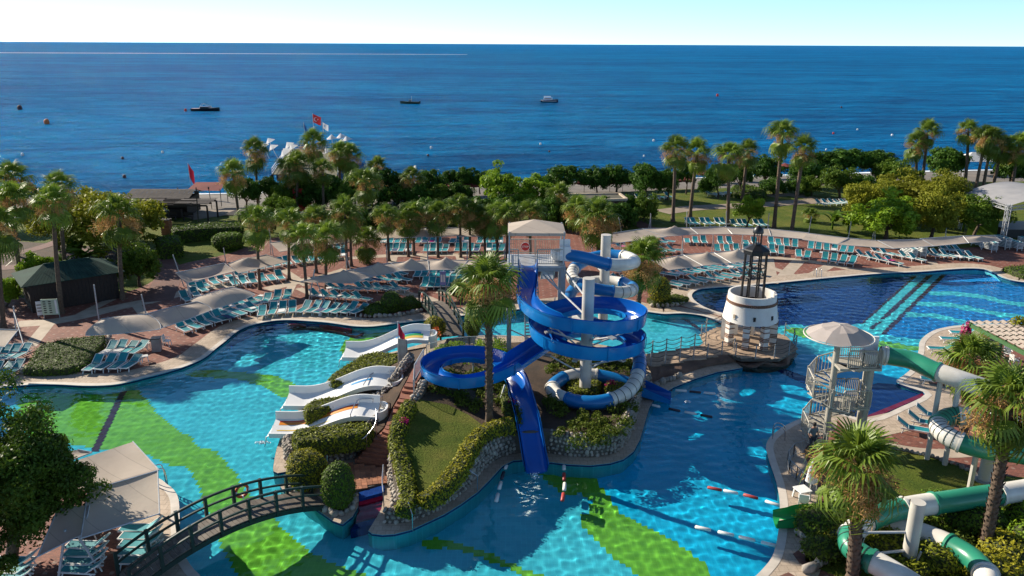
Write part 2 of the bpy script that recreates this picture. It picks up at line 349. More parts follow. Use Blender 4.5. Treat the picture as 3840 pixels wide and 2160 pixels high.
mat('roof_gravel', (0.10, 0.095, 0.065), (0.065, 0.06, 0.042), 1.0, 0.9)
mat('beige_trim', (0.52, 0.42, 0.30), None, 2.0, 0.7)
mat('stone', (0.36, 0.32, 0.275), (0.23, 0.20, 0.17), 3.0, 0.85, rnd=0.38, bmp=0.3, bscale=14)
mat('mortar', (0.13, 0.11, 0.09), (0.085, 0.07, 0.058), 3.0, 0.95, bmp=0.5, bscale=9)
mat('rockwork', (0.20, 0.12, 0.085), (0.10, 0.062, 0.045), 0.8, 0.9, bmp=0.8, bscale=3)
mat('orange_ring', (0.62, 0.10, 0.03), None, 3, 0.5)
mat('float_red', (0.45, 0.05, 0.04), None, 3, 0.5)
mat('float_dark', (0.03, 0.03, 0.05), None, 3, 0.5)
mat('rope', (0.10, 0.085, 0.065), None, 6, 0.9)
mat('stripe_orange', (0.80, 0.27, 0.02), None, 1, 0.3)
mat('stripe_red', (0.62, 0.06, 0.02), None, 1, 0.3)
mat('stripe_yellow', (0.80, 0.55, 0.12), None, 1, 0.3)
mat('stripe_blue', (0.05, 0.30, 0.62), None, 1, 0.3)
mat('stripe_green', (0.05, 0.35, 0.12), None, 1, 0.3)
mat('sign_red', (0.55, 0.02, 0.02), None, 1, 0.5)
mat('sign_white', (0.78, 0.78, 0.78), None, 1, 0.5)
mat('sign_violet', (0.22, 0.24, 0.55), None, 1, 0.5)
mat('sign_green', (0.42, 0.52, 0.40), None, 1, 0.5)
mat('sign_grey', (0.32, 0.30, 0.28), (0.2, 0.19, 0.19), 2.0, 0.5)
mat('dark_glass', (0.012, 0.015, 0.018), None, 1, 0.1)
mat('hull_black', (0.012, 0.013, 0.016), None, 1, 0.25)
mat('hull_green', (0.045, 0.05, 0.02), None, 1, 0.5)
mat('hull_navy', (0.012, 0.02, 0.055), None, 1, 0.25)
mat('skin', (0.36, 0.19, 0.125), None, 3, 0.6)
mat('hair', (0.02, 0.014, 0.01), None, 3, 0.7)
mat('shirt_white', (0.75, 0.74, 0.73), None, 3, 0.85)
mat('shirt_grey', (0.12, 0.15, 0.17), None, 3, 0.85)
mat('trousers', (0.025, 0.03, 0.045), None, 3, 0.85)
mat('buoy_orange', (0.62, 0.16, 0.04), None, 1, 0.6)
mat('buoy_red', (0.55, 0.03, 0.03), None, 1, 0.6)
mat('buoy_dark', (0.05, 0.025, 0.03), None, 1, 0.6)
# plants
mat('palm_leaf', (0.187, 0.256, 0.026), (0.094, 0.159, 0.019), 0.9, 0.45, spec=0.3, transl=0.3, rnd=0.25)
mat('palm_dead', (0.546, 0.323, 0.111), (0.336, 0.180, 0.064), 2.0, 0.85, transl=0.25, rnd=0.2)
mat('palm_bark', (0.155, 0.105, 0.07), (0.075, 0.05, 0.035), 6.0, 0.9, bmp=0.6, bscale=16)
mat('tree_bark', (0.10, 0.068, 0.045), (0.05, 0.035, 0.024), 4.0, 0.9, bmp=0.5, bscale=12)
mat('leaf_dark', (0.078, 0.163, 0.018), (0.039, 0.094, 0.013), 0.9, 0.55, transl=0.28, rnd=0.2, spec=0.12)
mat('leaf_olive', (0.280, 0.280, 0.023), (0.156, 0.176, 0.017), 0.7, 0.6, transl=0.32, rnd=0.15, spec=0.12)
mat('leaf_bright', (0.234, 0.351, 0.021), (0.124, 0.215, 0.016), 0.8, 0.5, transl=0.32, rnd=0.15, spec=0.12)
mat('leaf_mid', (0.137, 0.215, 0.021), (0.068, 0.124, 0.014), 0.9, 0.55, transl=0.28, rnd=0.2, spec=0.12)
mat('leaf_front', (0.085, 0.145, 0.014), (0.035, 0.07, 0.009), 0.8, 0.5, transl=0.28, spec=0.15)
mat('hedge_leaf', (0.24, 0.26, 0.02), (0.13, 0.155, 0.013), 3.0, 0.55, transl=0.22, spec=0.12)
mat('hedge_yellow', (0.33, 0.30, 0.02), (0.18, 0.18, 0.014), 3.0, 0.55, transl=0.22, spec=0.12)
mat('topiary_leaf', (0.11, 0.18, 0.015), (0.058, 0.105, 0.010), 4.0, 0.6, transl=0.18, spec=0.12)
mat('cover_leaf', (0.125, 0.165, 0.018), (0.065, 0.092, 0.012), 2.0, 0.6, transl=0.22, spec=0.12)
mat('banana_leaf', (0.11, 0.19, 0.015), (0.07, 0.13, 0.012), 1.5, 0.4, transl=0.35, spec=0.12)
mat('core_dark', (0.035, 0.045, 0.009), (0.022, 0.03, 0.007), 2.0, 0.95)
mat('bougainvillea', (0.50, 0.015, 0.16), (0.36, 0.01, 0.11), 4.0, 0.7, transl=0.3)
mat('orange_flower', (0.62, 0.13, 0.03), None, 4.0, 0.7, transl=0.2)
# ================================================================ SETTING
SEA_Z = -1.5
def receiver(o): o.cycles.is_caustics_receiver = True; return o
# sea: one sheet to the horizon
g = MB(); g.sheet([(-60000, 95), (60000, 95), (60000, 60000), (-60000, 60000)], SEA_Z); struct('sea', g, MAT['sea_water'])
# outline of the pools (coping edge), traced once on the ground plane
def T(o, *pts): return [Z8(x, y, *o) for x, y in pts]
NW = [(-330, 1500), (-120, 1474), (0, 1452), (103, 1442), (207, 1440), (310, 1445), (393, 1444), (455, 1437), (538, 1417), (621, 1396), (704, 1369), (766, 1340), (807, 1307), (849, 1274), (890, 1241), (936, 1220),
      (1016, 1203), (1086, 1199), (1157, 1203), (1223, 1208), (1281, 1216), (1326, 1222), (1376, 1224), (1418, 1221), (1480, 1213), (1583, 1201), (1625, 1197)]
STRIP = [(1716, 1185), (1782, 1176), (1890, 1165), (2000, 1152), (2100, 1141), (2171, 1135), (2240, 1134), (2320, 1143), (2407, 1164), (2470, 1174), (2500, 1176), (2562, 1174), (2624, 1181), (2674, 1195), (2703, 1210), (2760, 1225), (2790, 1215)]
DEEP = [(2760, 1190), (2715, 1176), (2678, 1166), (2637, 1150), (2603, 1127), (2592, 1106), (2612, 1087), (2666, 1079), (2790, 1071), (2914, 1060), (3080, 1044), (3287, 1026), (3440, 1019), (3544, 1011), (3627, 1006), (3689, 1009), (3730, 1024), (3759, 1040), (3805, 1053), (3860, 1060), (4050, 1085), (4180, 1130)]
PEN = [(4150, 1190), (3950, 1215), (3760, 1216), (3606, 1221), (3544, 1229), (3502, 1241), (3469, 1262), (3451, 1285), (3448, 1314), (3437, 1350), (3420, 1384), (3391, 1409), (3364, 1432), (3411, 1452), (3473, 1479), (3378, 1529), (3254, 1574), (3122, 1540), (3030, 1564), (2964, 1589), (2923, 1614),
       (2890, 1643), (2877, 1672), (2881, 1703), (2894, 1746), (2915, 1808), (2927, 1870), (2929, 1924), (2925, 1982), (2915, 2044), (2898, 2094), (2865, 2136), (2835, 2165), (2760, 2230), (2650, 2330), (2300, 2480), (1500, 2520), (1000, 2400), (800, 2230), (745, 2160), (720, 2135), (690, 2090)]
SW = [(671, 2040), (669, 1957), (665, 1875), (646, 1837), (621, 1817), (592, 1796), (520, 1772), (400, 1760), (250, 1765), (50, 1790), (-200, 1810), (-420, 1700)]
POOL_PX = NW + STRIP + DEEP + PEN + SW
POOL = ccw([(p.x, p.y) for p in catmull([at(x, y) for x, y in POOL_PX], 3, True)])
ISL_PX = [(1720, 1262), (1850, 1256), (2000, 1262), (2150, 1275), (2300, 1300), (2403, 1328), (2520, 1318), (2649, 1292), (2720, 1330), (2785, 1379), (2690, 1395), (2607, 1420), (2525, 1453), (2454, 1495), (2434, 1532), (2417, 1590), (2400, 1648), (2376, 1693), (2338, 1722), (2289, 1737), (2214, 1745), (2131, 1741), (2048, 1731), (1978, 1723), (1924, 1727), (1883, 1749), (1836, 1800),
          (1790, 1846), (1728, 1891), (1666, 1929), (1604, 1958), (1542, 1987), (1480, 2003), (1434, 2006), (1395, 2001), (1381, 1990), (1409, 1945), (1430, 1908), (1446, 1830), (1343, 1848), (1345, 1868), (1343, 1900), (1322, 1937), (1285, 1966), (1248, 1953), (1190, 1912), (1132, 1871), (1066, 1842), (1051, 1825), (1110, 1812), (1200, 1795), (1262, 1752), (1150, 1752), (1095, 1764), (1041, 1774), (1026, 1767), (1024, 1757), (1030, 1717),
          (1037, 1684), (1049, 1647), (1099, 1561), (1132, 1524), (1198, 1453), (1227, 1428), (1300, 1385), (1400, 1338), (1500, 1312), (1600, 1285), (1670, 1272)]
ISLAND = ccw([(p.x, p.y) for p in [at(x, y) for x, y in ISL_PX]])
# ground: lawn level sheet with the pool cut out, then the beach falling to the sea
SHORE = [(-160, 118), (-110, 121), (-70, 125), (-45, 128), (-20, 133), (0, 138), (25, 144), (53, 150), (80, 155), (130, 163), (190, 172)]
BEACH = [(-160, 100), (-110, 101), (-70, 103), (-45, 105), (-20, 112), (0, 119), (25, 126), (53, 131), (80, 135), (130, 140), (190, 146)]
gp = ccw([(-160, -40), (190, -40)] + BEACH[::-1])
g = MB(); g.sheet(gp, -0.03, [POOL]); struct('lawn_ground', g, MAT['lawn_grass'])
g = MB(); A = [(x, y, -0.03) for x, y in BEACH]; B = [(x, y, -0.45) for x, y in [((a[0] + b[0]) / 2, a[1] * .45 + b[1] * .55) for a, b in zip(BEACH, SHORE)]]
C_ = [(x, y, SEA_Z + 0.05) for x, y in SHORE]; D = [(x, y + 9, SEA_Z - 1.2) for x, y in SHORE]
g.ribbon(A[::-1], B[::-1]); g.ribbon(B[::-1], C_[::-1]); g.ribbon(C_[::-1], D[::-1]); struct('beach', g, MAT['beach_gravel'], smooth=180)
# line of surf where the sea meets the beach
sh = catmull([Vector((x, y + 0.6, SEA_Z + 0.03)) for x, y in SHORE], 14)
up_, lo_ = [], []
for i, q in enumerate(sh):
    a = 0.35 + 0.3 * math.sin(i * 0.9) + 0.35 * random.random(); up_.append(q + Vector((0, a + 0.5, 0.01))); lo_.append(q + Vector((0, -a * 0.6, 0.05)))
g = MB(); g.ribbon(lo_, up_); struct('surf', g, MAT['foam'], kind='stuff')
# paved pool deck
DECK_TOP = [(-420, 1180), (-150, 1120), (0, 1105), (120, 1120), (330, 1122), (520, 1080), (640, 1010), (700, 985), (860, 950), (1020, 893), (1250, 862), (1500, 852), (1900, 850), (2300, 872), (2420, 860), (2600, 858), (2900, 880), (3100, 903), (3300, 932), (3600, 930), (3900, 905), (4300, 905)]
dk = [at(x, y) for x, y in DECK_TOP]
deck_poly = ccw([(p.x, p.y) for p in catmull(dk, 4)] + [(75, 12), (-48, 12)])
g = MB(); g.sheet(deck_poly, -0.012, [POOL]); struct('pool_deck', g, MAT['terracotta_paving'])
# beige coping strip round the pool, with a pale edge course and a dark tile line
def safe_offset(poly, d):
    px = np.array([p[0] for p in poly]); py = np.array([p[1] for p in poly]); ax, ay = px, py; bx, by = np.roll(px, -1), np.roll(py, -1); best = offset(poly, d); ok = [False] * len(poly)
    for k in (1, .8, .65, .5, .4, .3, .22, .15):
        for i, q in enumerate(offset(poly, d * k)):
            if ok[i]: continue
            dx, dy = bx - ax, by - ay; t = np.clip(((q.x - ax) * dx + (q.y - ay) * dy) / (dx * dx + dy * dy + 1e-12), 0, 1)
            if np.hypot(ax + t * dx - q.x, ay + t * dy - q.y).min() > 0.93 * d * k and not inpoly(np.array([q.x]), np.array([q.y]), poly)[0]: best[i] = q; ok[i] = True
    for i, f in enumerate(ok):
        if not f: best[i] = offset(poly, d * .12)[i]
    return best
def ring(name, poly, d0, d1, z, m, parent=None):
    A = offset(poly, d0); B = safe_offset(poly, d1); g = MB()
    g.ribbon([(p.x, p.y, z) for p in A], [(p.x, p.y, z) for p in B], True); g.f = [tuple(reversed(f)) for f in g.f]
    return g
coping = struct('coping', ring('coping', POOL, -0.02, 2.0, 0.0, None), MAT['coping'])
struct('coping_edge', ring('e', POOL, -0.06, 0.34, 0.012, None), MAT['coping_edge'])
def skirt(poly, z0, z1):
    g = MB(); g.ribbon([(p[0], p[1], z0) for p in poly], [(p[0], p[1], z1) for p in poly], True); return g
pw = struct('pool_wall', skirt(offset(POOL, -0.0), FLOOR_Z - .02, 0.012), MAT['tile_aqua_wall']); receiver(pw)
pt = struct('pool_wall_trim', skirt(offset(POOL, -0.012), -0.22, -0.06), MAT['tile_trim']); receiver(pt)
# ---------------- pool floor and its tile fields
floor_poly = offset(POOL, 0.3)
g = MB(); g.sheet(floor_poly, FLOOR_Z); pf = struct('pool_floor', g, MAT['tile_turquoise']); receiver(pf)
_fz = [FLOOR_Z]
def field(name, pts, m, cell=0.25, through=True, z=None):
    """a tile field whose edge steps along the tile grid"""
    poly = [fat(x, y) if through else at(x, y) for x, y in pts]; poly = [(p.x, p.y) for p in poly]
    xs = [p[0] for p in poly]; ys = [p[1] for p in poly]; _fz[0] += 0.002
    X, Y = np.meshgrid(np.arange(math.floor(min(xs) / cell), max(xs) / cell + 1) * cell, np.arange(math.floor(min(ys) / cell), max(ys) / cell + 1) * cell)
    I = inpoly(X + cell / 2, Y + cell / 2, poly) & inpoly(X + cell / 2, Y + cell / 2, [(p[0], p[1]) for p in floor_poly]); x = X[I]; y = Y[I]; n = len(x)
    if n == 0: return
    zz = np.full(n, _fz[0] if z is None else z); V = np.stack([np.stack([x + a * cell, y + b * cell, zz], -1) for a, b in ((0, 0), (1, 0), (1, 1), (0, 1))], 1).reshape(-1, 3)
    return receiver(obj(name, np_mesh(name, V, np.arange(4 * n).reshape(-1, 4)), MAT[m], pf))
ZL = (0, 1100); ZM = (0, 1560); ZB = (900, 1560); ZC = (1800, 1300); ZU = (2840, 850); ZV = (2840, 1150); Z6 = (900, 750); Z7 = (1600, 750); Z8o = (2500, 750); Z4 = (900, 1300); Z5 = (0, 600); Z2 = (900, 350); Z3 = (1900, 350); ZR = (2840, 350); ZQ = (2840, 1560)
field('azure_field', [(2450, 2300), (2330, 2080), (2220, 1930), (2170, 1800), (2300, 1740), (2400, 1640), (2440, 1500), (2600, 1410), (2800, 1370), (2950, 1330), (3100, 1330), (3300, 1330), (3440, 1350), (3400, 1420), (3500, 1480), (3250, 1590), (3000, 1560), (2860, 1650), (2950, 1900), (2900, 2100), (2700, 2350)], 'tile_azure')
field('green_field', [(60, 1455), (140, 1448), (310, 1452), (420, 1452), (518, 1464), (547, 1493), (592, 1555), (646, 1597), (704, 1634), (758, 1680), (812, 1692), (853, 1738), (890, 1779), (911, 1825), (960, 1880), (1037, 1957), (1086, 1999), (1132, 2036), (1169, 2069), (1215, 2098), (1273, 2119), (1314, 2135), (1372, 2152), (1500, 2220), (1300, 2300), (1000, 2260),
      (899, 2160), (886, 2148), (853, 2090), (828, 2049), (803, 1974), (799, 1941), (766, 1887), (754, 1842), (729, 1792), (696, 1746), (621, 1742), (600, 1726), (526, 1697), (430, 1690), (280, 1670), (100, 1640), (60, 1500)], 'tile_green')
field('green_field', [(679, 1390), (780, 1388), (900, 1393), (1024, 1408), (1107, 1437), (1140, 1466), (1115, 1497), (1057, 1492), (1024, 1474), (983, 1447), (911, 1425), (704, 1410)], 'tile_green')
field('green_field', [(1355, 1250), (1397, 1226), (1480, 1222), (1470, 1240), (1451, 1257), (1430, 1284), (1413, 1313), (1355, 1332), (1293, 1332), (1275, 1317), (1277, 1297), (1297, 1276)], 'tile_green')
field('green_field', [(2015, 1768), (2090, 1765), (2173, 1776), (2231, 1789), (2243, 1809), (2264, 1834), (2284, 1867), (2325, 1923), (2385, 1960), (2475, 1997), (2564, 2057), (2639, 2109), (2668, 2160), (2700, 2230), (2500, 2230), (2400, 2160), (2355, 2132), (2296, 2087), (2251, 2042), (2191, 1983), (2162, 1923), (2200, 1930), (2215, 1880), (2170, 1850), (2130, 1865), (2087, 1833), (2040, 1800)], 'tile_green')
field('green_field', [(1571, 2038), (1625, 2017), (1687, 2030), (1770, 2055), (1844, 2080), (1923, 2117), (2040, 2160), (2000, 2180), (1900, 2129), (1811, 2096), (1728, 2063), (1666, 2055), (1604, 2065)], 'tile_green')
field('green_field', [(2930, 1236), (2990, 1228), (3060, 1240), (3150, 1256), (3250, 1272), (3350, 1285), (3449, 1302), (3449, 1314), (3300, 1302), (3150, 1287), (3000, 1262)], 'tile_green')
field('blue_field', T(ZU, (1690, 380), (1900, 360), (2430, 400), (3000, 520), (3000, 900), (1900, 870), (1640, 930), (1500, 990), (1460, 1020), (1130, 975)), 'tile_blue')
field('navy_field', [(2560, 1080), (2700, 1040), (2914, 1040), (3440, 1000), (3445, 1036), (3229, 1214), (3100, 1224), (2950, 1216), (2880, 1235), (2780, 1230), (2700, 1190), (2600, 1140)], 'tile_navy')
field('pale_stripe', T(ZU, (1440, 430), (1700, 420), (1130, 985), (920, 905)), 'tile_pale')
field('brown_line', T(ZU, (1420, 440), (1455, 440), (955, 885), (922, 885)), 'tile_brown', 0.12)
field('brown_line', T(ZU, (1535, 440), (1590, 440), (1160, 840), (1105, 840)), 'tile_brown', 0.12)
field('brown_line', T(ZU, (1095, 855), (1135, 855), (1045, 930), (1005, 925)), 'tile_brown', 0.12)
field('brown_line', T(ZU, (1665, 435), (1715, 435), (1165, 975), (1110, 975)), 'tile_brown', 0.12)
for S in ([(1560, 588), (1800, 590), (2050, 620), (2300, 680), (2600, 700)], [(1450, 680), (1700, 685), (1950, 730), (2200, 780), (2600, 815)], [(1350, 780), (1600, 790), (1800, 830), (1980, 868), (2100, 900)]):
    field('wavy_stripe', T(ZU, *[(x, y - 2) for x, y in S], *[(x, y + 36) for x, y in S[::-1]]), 'tile_pale')
field('lane_line', T(ZL, (1095, 880), (1150, 875), (890, 1435), (822, 1435)), 'tile_brown', 0.12)
field('lane_line', T(Z8o, (120, 1068), (150, 1060), (335, 1175), (310, 1190)), 'tile_brown', 0.12)
field('lane_line', T(ZV, (150, 570), (230, 560), (520, 660), (520, 730), (400, 690)), 'tile_navy', 0.12)
# ---------------- stepped entries: real treads under the water
def step_run(name, label, edges, z0, dz, mats, noses=True):
    """treads between successive edge lines (photo points), going down"""
    t = thing(name, label, 'pool steps', at(*edges[0][0], 0)); z = z0
    for i in range(len(edges) - 1):
        a0, a1 = (fat(*e, z) if z < WATER_Z else at(*e, z) for e in edges[i]); b0, b1 = (fat(*e, z) if z < WATER_Z else at(*e, z) for e in edges[i + 1])
        g = MB(); g.prism([a0, b0, b1, a1], FLOOR_Z - 0.01, z); receiver(obj('tread', g, MAT[mats[i % len(mats)]], t)); z -= dz
    return t
step_run('pool_steps', 'blue and red tiled steps into the pool between the two stone island tips', [(T(ZB, (1080, 690), (1305, 625))), (T(ZB, (1078, 750), (1305, 690))), (T(ZB, (1075, 800), (1302, 745))), (T(ZB, (1070, 845), (1295, 795))), (T(ZB, (1050, 960), (1260, 900))), (T(ZB, (1000, 1030), (1215, 985)))], 0.1, 0.17, ['tile_navy', 'tile_red', 'tile_red', 'tile_red', 'tile_navy'])
step_run('pool_steps', 'red tiled steps beside the stone slide terrace behind the round bush', [(T(ZB, (880, 470), (980, 480))), (T(ZB, (780, 470), (830, 560))), (T(ZB, (700, 480), (740, 580))), (T(ZB, (600, 500), (620, 600)))], 0.06, 0.2, ['tile_red', 'tile_red', 'tile_navy'])
step_run('pool_steps', 'wide navy tiled steps with red edge beside the spiral stair tower', [(T(ZV, (1530, 800), (1000, 1030))), (T(ZV, (1500, 780), (960, 1000))), (T(ZV, (1370, 740), (860, 940))), (T(ZV, (1230, 700), (760, 880))), (T(ZV, (1090, 690), (720, 800)))], -0.2, 0.22, ['tile_red', 'tile_navy', 'tile_navy', 'tile_navy'])
def curved_step(pts, w, z, m, name):
    A = [fat(x, y, z) for x, y in pts]; A = catmull(A, 4); g = MB()
    L, Rr = [], []
    for i, q in enumerate(A):
        t = (A[min(i + 1, len(A) - 1)] - A[max(i - 1, 0)]).normalized(); n = Vector((-t.y, t.x, 0)); L.append(q + n * w / 2); Rr.append(q - n * w / 2)
    g.ribbon(Rr, L); g.ribbon([Vector((p.x, p.y, FLOOR_Z)) for p in Rr], Rr); g.ribbon(L, [Vector((p.x, p.y, FLOOR_Z)) for p in L]); return receiver(obj(name, g, MAT[m], pf))
curved_step(T(Z6, (-60, 1260), (60, 1190), (200, 1145), (440, 1118), (620, 1113), (800, 1128), (1010, 1160)), 0.55, -0.42, 'tile_navy', 'curved_step')
curved_step(T(Z6, (440, 1125), (620, 1120), (800, 1137), (1010, 1172)), 0.12, -0.40, 'tile_red', 'step_nosing')
curved_step(T(Z6, (480, 1160), (650, 1157), (850, 1185), (1050, 1232), (1110, 1200)), 0.22, -1.0, 'tile_brown', 'step_nosing')
curved_step(T(Z6, (-120, 1320), (0, 1250), (150, 1195), (300, 1165)), 0.35, -0.85, 'tile_navy', 'curved_step')
# ---------------- the water: a finely waved surface inside the pool outline
def build_water():
    sp_ = 0.105; xs = np.arange(-46, 62, sp_); ys = np.arange(24.5, 78, sp_); X, Y = np.meshgrid(xs, ys); rg = np.random.default_rng(11); Zs = np.zeros_like(X)
    for i in range(34):
        lam = rg.uniform(0.36, 1.05) if i < 26 else rg.uniform(1.2, 3.0); k = 2 * PI / lam; a = rg.normal(0.35, 1.1); ph = rg.uniform(0, 6.28); amp = 0.0040 * lam ** 1.15 if i < 26 else 0.0022 * lam
        Zs += amp * np.sin(k * (X * math.cos(a) + Y * math.sin(a)) + ph + 0.6 * np.sin(0.31 * X + 0.23 * Y + i))
    calm = 0.62 + 0.38 * np.sin(0.11 * X + 1.0) * np.sin(0.17 * Y + 0.4)
    Zs = WATER_Z + Zs * calm * 0.75
    big = [(p.x, p.y) for p in offset(POOL, 0.35)]; isl = [(p.x, p.y) for p in offset(ISLAND, -0.6)]
    I = inpoly(X, Y, big) & ~inpoly(X, Y, isl); ny, nx = X.shape
    q = I[:-1, :-1] & I[1:, :-1] & I[:-1, 1:] & I[1:, 1:]; r, c = np.nonzero(q); idx = -np.ones(X.size, int); a = r * nx + c
    Fq = np.stack([a, a + 1, a + nx + 1, a + nx], -1); used = np.unique(Fq); idx[used] = np.arange(len(used))
    V = np.stack([X.ravel()[used], Y.ravel()[used], Zs.ravel()[used]], -1)
    return np_mesh('pool_water', V, idx[Fq], True)
wo = struct('pool_water', build_water(), MAT['pool_water']); wo.cycles.is_caustics_caster = True
# ---------------- deck bands (beige concrete strips between terracotta panels)
_bz = [-0.008]
def band(pts, w, m='concrete_band', name='deck_band', z=None, n=5):
    A = catmull([at(x, y) for x, y in pts], n); L, Rr = [], []; _bz[0] += 0.00015
    for i, q in enumerate(A):
        t = (A[min(i + 1, len(A) - 1)] - A[max(i - 1, 0)]).normalized(); nn = Vector((-t.y, t.x, 0)); zz = _bz[0] if z is None else z
        L.append((q.x + nn.x * w / 2, q.y + nn.y * w / 2, zz)); Rr.append((q.x - nn.x * w / 2, q.y - nn.y * w / 2, zz))
    g = MB(); g.ribbon(Rr, L); return struct(name, g, MAT[m])
band([(2880, 1000), (3000, 1040)], 0.9); band([(2998, 975), (2930, 1045)], 1.3); band([(3130, 985), (3020, 1046)], 1.1)
band([(2890, 965), (3000, 975), (3100, 990), (3200, 1010), (3300, 1020)], 1.1); band([(3350, 985), (3420, 1012)], 0.9); band([(2860, 960), (2875, 1060)], 2.2); band([(3490, 980), (3530, 1010)], 0.9)
band([(60, 1215), (200, 1205), (330, 1180), (450, 1150), (600, 1120), (760, 1080), (900, 1065)], 1.6); band([(180, 1215), (110, 1300)], 1.0); band([(395, 1280), (480, 1310)], 0.9); band([(300, 1180), (420, 1120)], 0.9); band([(500, 1130), (540, 1180)], 0.8)
band([(1000, 1085), (1100, 1060), (1220, 1035), (1300, 1010)], 1.4); band([(1100, 1060), (1070, 1120)], 0.8); band([(1060, 1010), (1150, 1070)], 0.8); band([(1180, 1110), (1120, 1080)], 0.7)
band([(1150, 985), (1300, 968), (1500, 957), (1700, 955), (1900, 957)], 1.2); band([(1570, 1110), (1640, 1140)], 1.6); band([(1700, 1040), (1660, 1100)], 1.4); band([(1450, 1080), (1560, 1110)], 1.2); band([(1480, 955), (1470, 985)], 0.8); band([(1590, 955), (1590, 985)], 0.8); band([(1720, 955), (1730, 985)], 0.8)
band([(3250, 1655), (3420, 1690), (3560, 1700), (3680, 1690)], 1.0); band([(3180, 1600), (3260, 1580), (3400, 1550)], 1.0)
# red patches in the near coping
for q in (T(ZQ, (320, 1250), (370, 1215), (520, 1330), (470, 1380), (380, 1330)), T(ZQ, (200, 1449), (280, 1415), (400, 1480), (300, 1530))):
    g = MB(); g.sheet(ccw([(p.x, p.y) for p in P(q)]), 0.004); struct('paving_patch', g, MAT['brick_path'])
# brick and sand paths over the lawns
band([(590, 1130), (615, 1075), (632, 1030), (610, 985), (560, 960)], 2.6, 'brick_path', 'brick_path', 0.0)
band([(-60, 1005), (60, 1000), (180, 980), (330, 940), (420, 930)], 2.0, 'brick_path', 'brick_path', 0.001); band([(-60, 965), (60, 950), (160, 925), (230, 900)], 1.6, 'brick_path', 'brick_path', 0.002)
band([(2480, 795), (2600, 780), (2750, 772), (2880, 766), (3000, 757), (3200, 750)], 3.2, 'sand_path', 'sand_path', 0.0); band([(2380, 830), (2420, 850), (2470, 870)], 2.0, 'brick_path', 'brick_path', 0.003)
band([(3050, 745), (2960, 730), (2880, 735)], 2.5, 'sand_path', 'sand_path', 0.004)
band([(700, 815), (800, 800), (900, 790), (1000, 785), (1060, 792)], 4.5, 'sand_path', 'sand_path', -0.005)
band([(1150, 790), (1260, 785), (1330, 775)], 2.5, 'sand_path', 'sand_path', 0.005)
# near garden on the right: lawn and planted slope
g = MB(); g.sheet(ccw([(p.x, p.y) for p in P(T(ZV, (1180, 1270), (1280, 1300), (1500, 1350), (1750, 1420), (2000, 1500), (2300, 1540), (2700, 1560), (2900, 2600), (1100, 2600), (500, 2350), (430, 2300), (480, 2100), (560, 1900), (700, 1500)))]), 0.004); struct('garden_lawn', g, MAT['lawn_grass'])
g = MB(); g.sheet(ccw([(p.x, p.y) for p in P([(-420, 1090), (0, 1060), (60, 1075), (130, 1100), (300, 1080), (440, 1060), (560, 1000), (480, 930), (300, 920), (0, 900), (-420, 930)])]), -0.02); struct('planted_bed', g, MAT['soil'])
# ================================================================ FOLIAGE HELPERS
def leaf_cards(Cn, Nn, size, rg, tilt=0.7, aspect=0.55):
    """one four-cornered leaf at each centre, roughly facing along its normal"""
    n = len(Cn); N_ = Nn + rg.normal(0, tilt, (n, 3)); N_ /= np.linalg.norm(N_, axis=1, keepdims=True) + 1e-9
    a = np.cross(N_, rg.normal(0, 1, (n, 3))); a /= np.linalg.norm(a, axis=1, keepdims=True) + 1e-9; b = np.cross(N_, a)
    s = (size * rg.uniform(0.6, 1.35, n))[:, None]
    V = np.stack([Cn - a * s, Cn + b * s * aspect, Cn + a * s, Cn - b * s * aspect], 1).reshape(-1, 3)
    return V, np.arange(4 * n).reshape(-1, 4)
def fuzz_points(rg, n):
    d = rg.normal(0, 1, (n, 3)); return d / np.linalg.norm(d, axis=1, keepdims=True)
def crown_mesh(name, seed, nclump=60, nleaf=5200, size=0.05, flat=0.75, lobes=0.3, cr=(0.16, 0.32), low=-0.45):
    """a tree crown of unit radius: leaf clumps spread through an uneven volume"""
    rg = np.random.default_rng(seed); d = fuzz_points(rg, nclump * 3); d = d[d[:, 2] > low][:nclump]; k = len(d)
    th = np.arctan2(d[:, 1], d[:, 0]); w = 1 + lobes * np.sin(2 * th + rg.uniform(0, 6)) * 0.5 + lobes * np.sin(3 * th + rg.uniform(0, 6)) * 0.5 + rg.normal(0, 0.08, k)
    rad = rg.uniform(0.45, 0.86, k) * w; c = d * rad[:, None]; c[:, 2] *= flat; r = rg.uniform(*cr, k)
    i = rg.integers(0, k, nleaf); dd = fuzz_points(rg, nleaf); dd[:, 2] = np.abs(dd[:, 2]) * np.where(rg.random(nleaf) < 0.72, 1, -1)
    C = c[i] + dd * (r[i] * rg.uniform(0.55, 1.05, nleaf))[:, None] * np.array([1, 1, 0.75]); V, Fq = leaf_cards(C, dd, size, rg, 0.6)
    return np_mesh(name, V, Fq)
def shell_leaves(name, verts, tris, dens, size, rg, jitter=0.06, tilt=0.55):
    """leaves over a triangulated surface"""
    V = np.asarray(verts, float); Tt = np.asarray(tris, int); a, b, c = V[Tt[:, 0]], V[Tt[:, 1]], V[Tt[:, 2]]; nr = np.cross(b - a, c - a); ar = np.linalg.norm(nr, axis=1) / 2
    n = max(8, int(ar.sum() * dens)); i = rg.choice(len(Tt), n, p=ar / ar.sum()); u, v = rg.random(n), rg.random(n); m_ = u + v > 1; u[m_], v[m_] = 1 - u[m_], 1 - v[m_]
    nn = nr[i] / (np.linalg.norm(nr[i], axis=1, keepdims=True) + 1e-9); C = a[i] + (b - a)[i] * u[:, None] + (c - a)[i] * v[:, None] + nn * rg.normal(0.01, jitter, n)[:, None]
    Vv, Fq = leaf_cards(C, nn + np.array([0, 0, 0.25]), size, rg, tilt); return np_mesh(name, Vv, Fq)
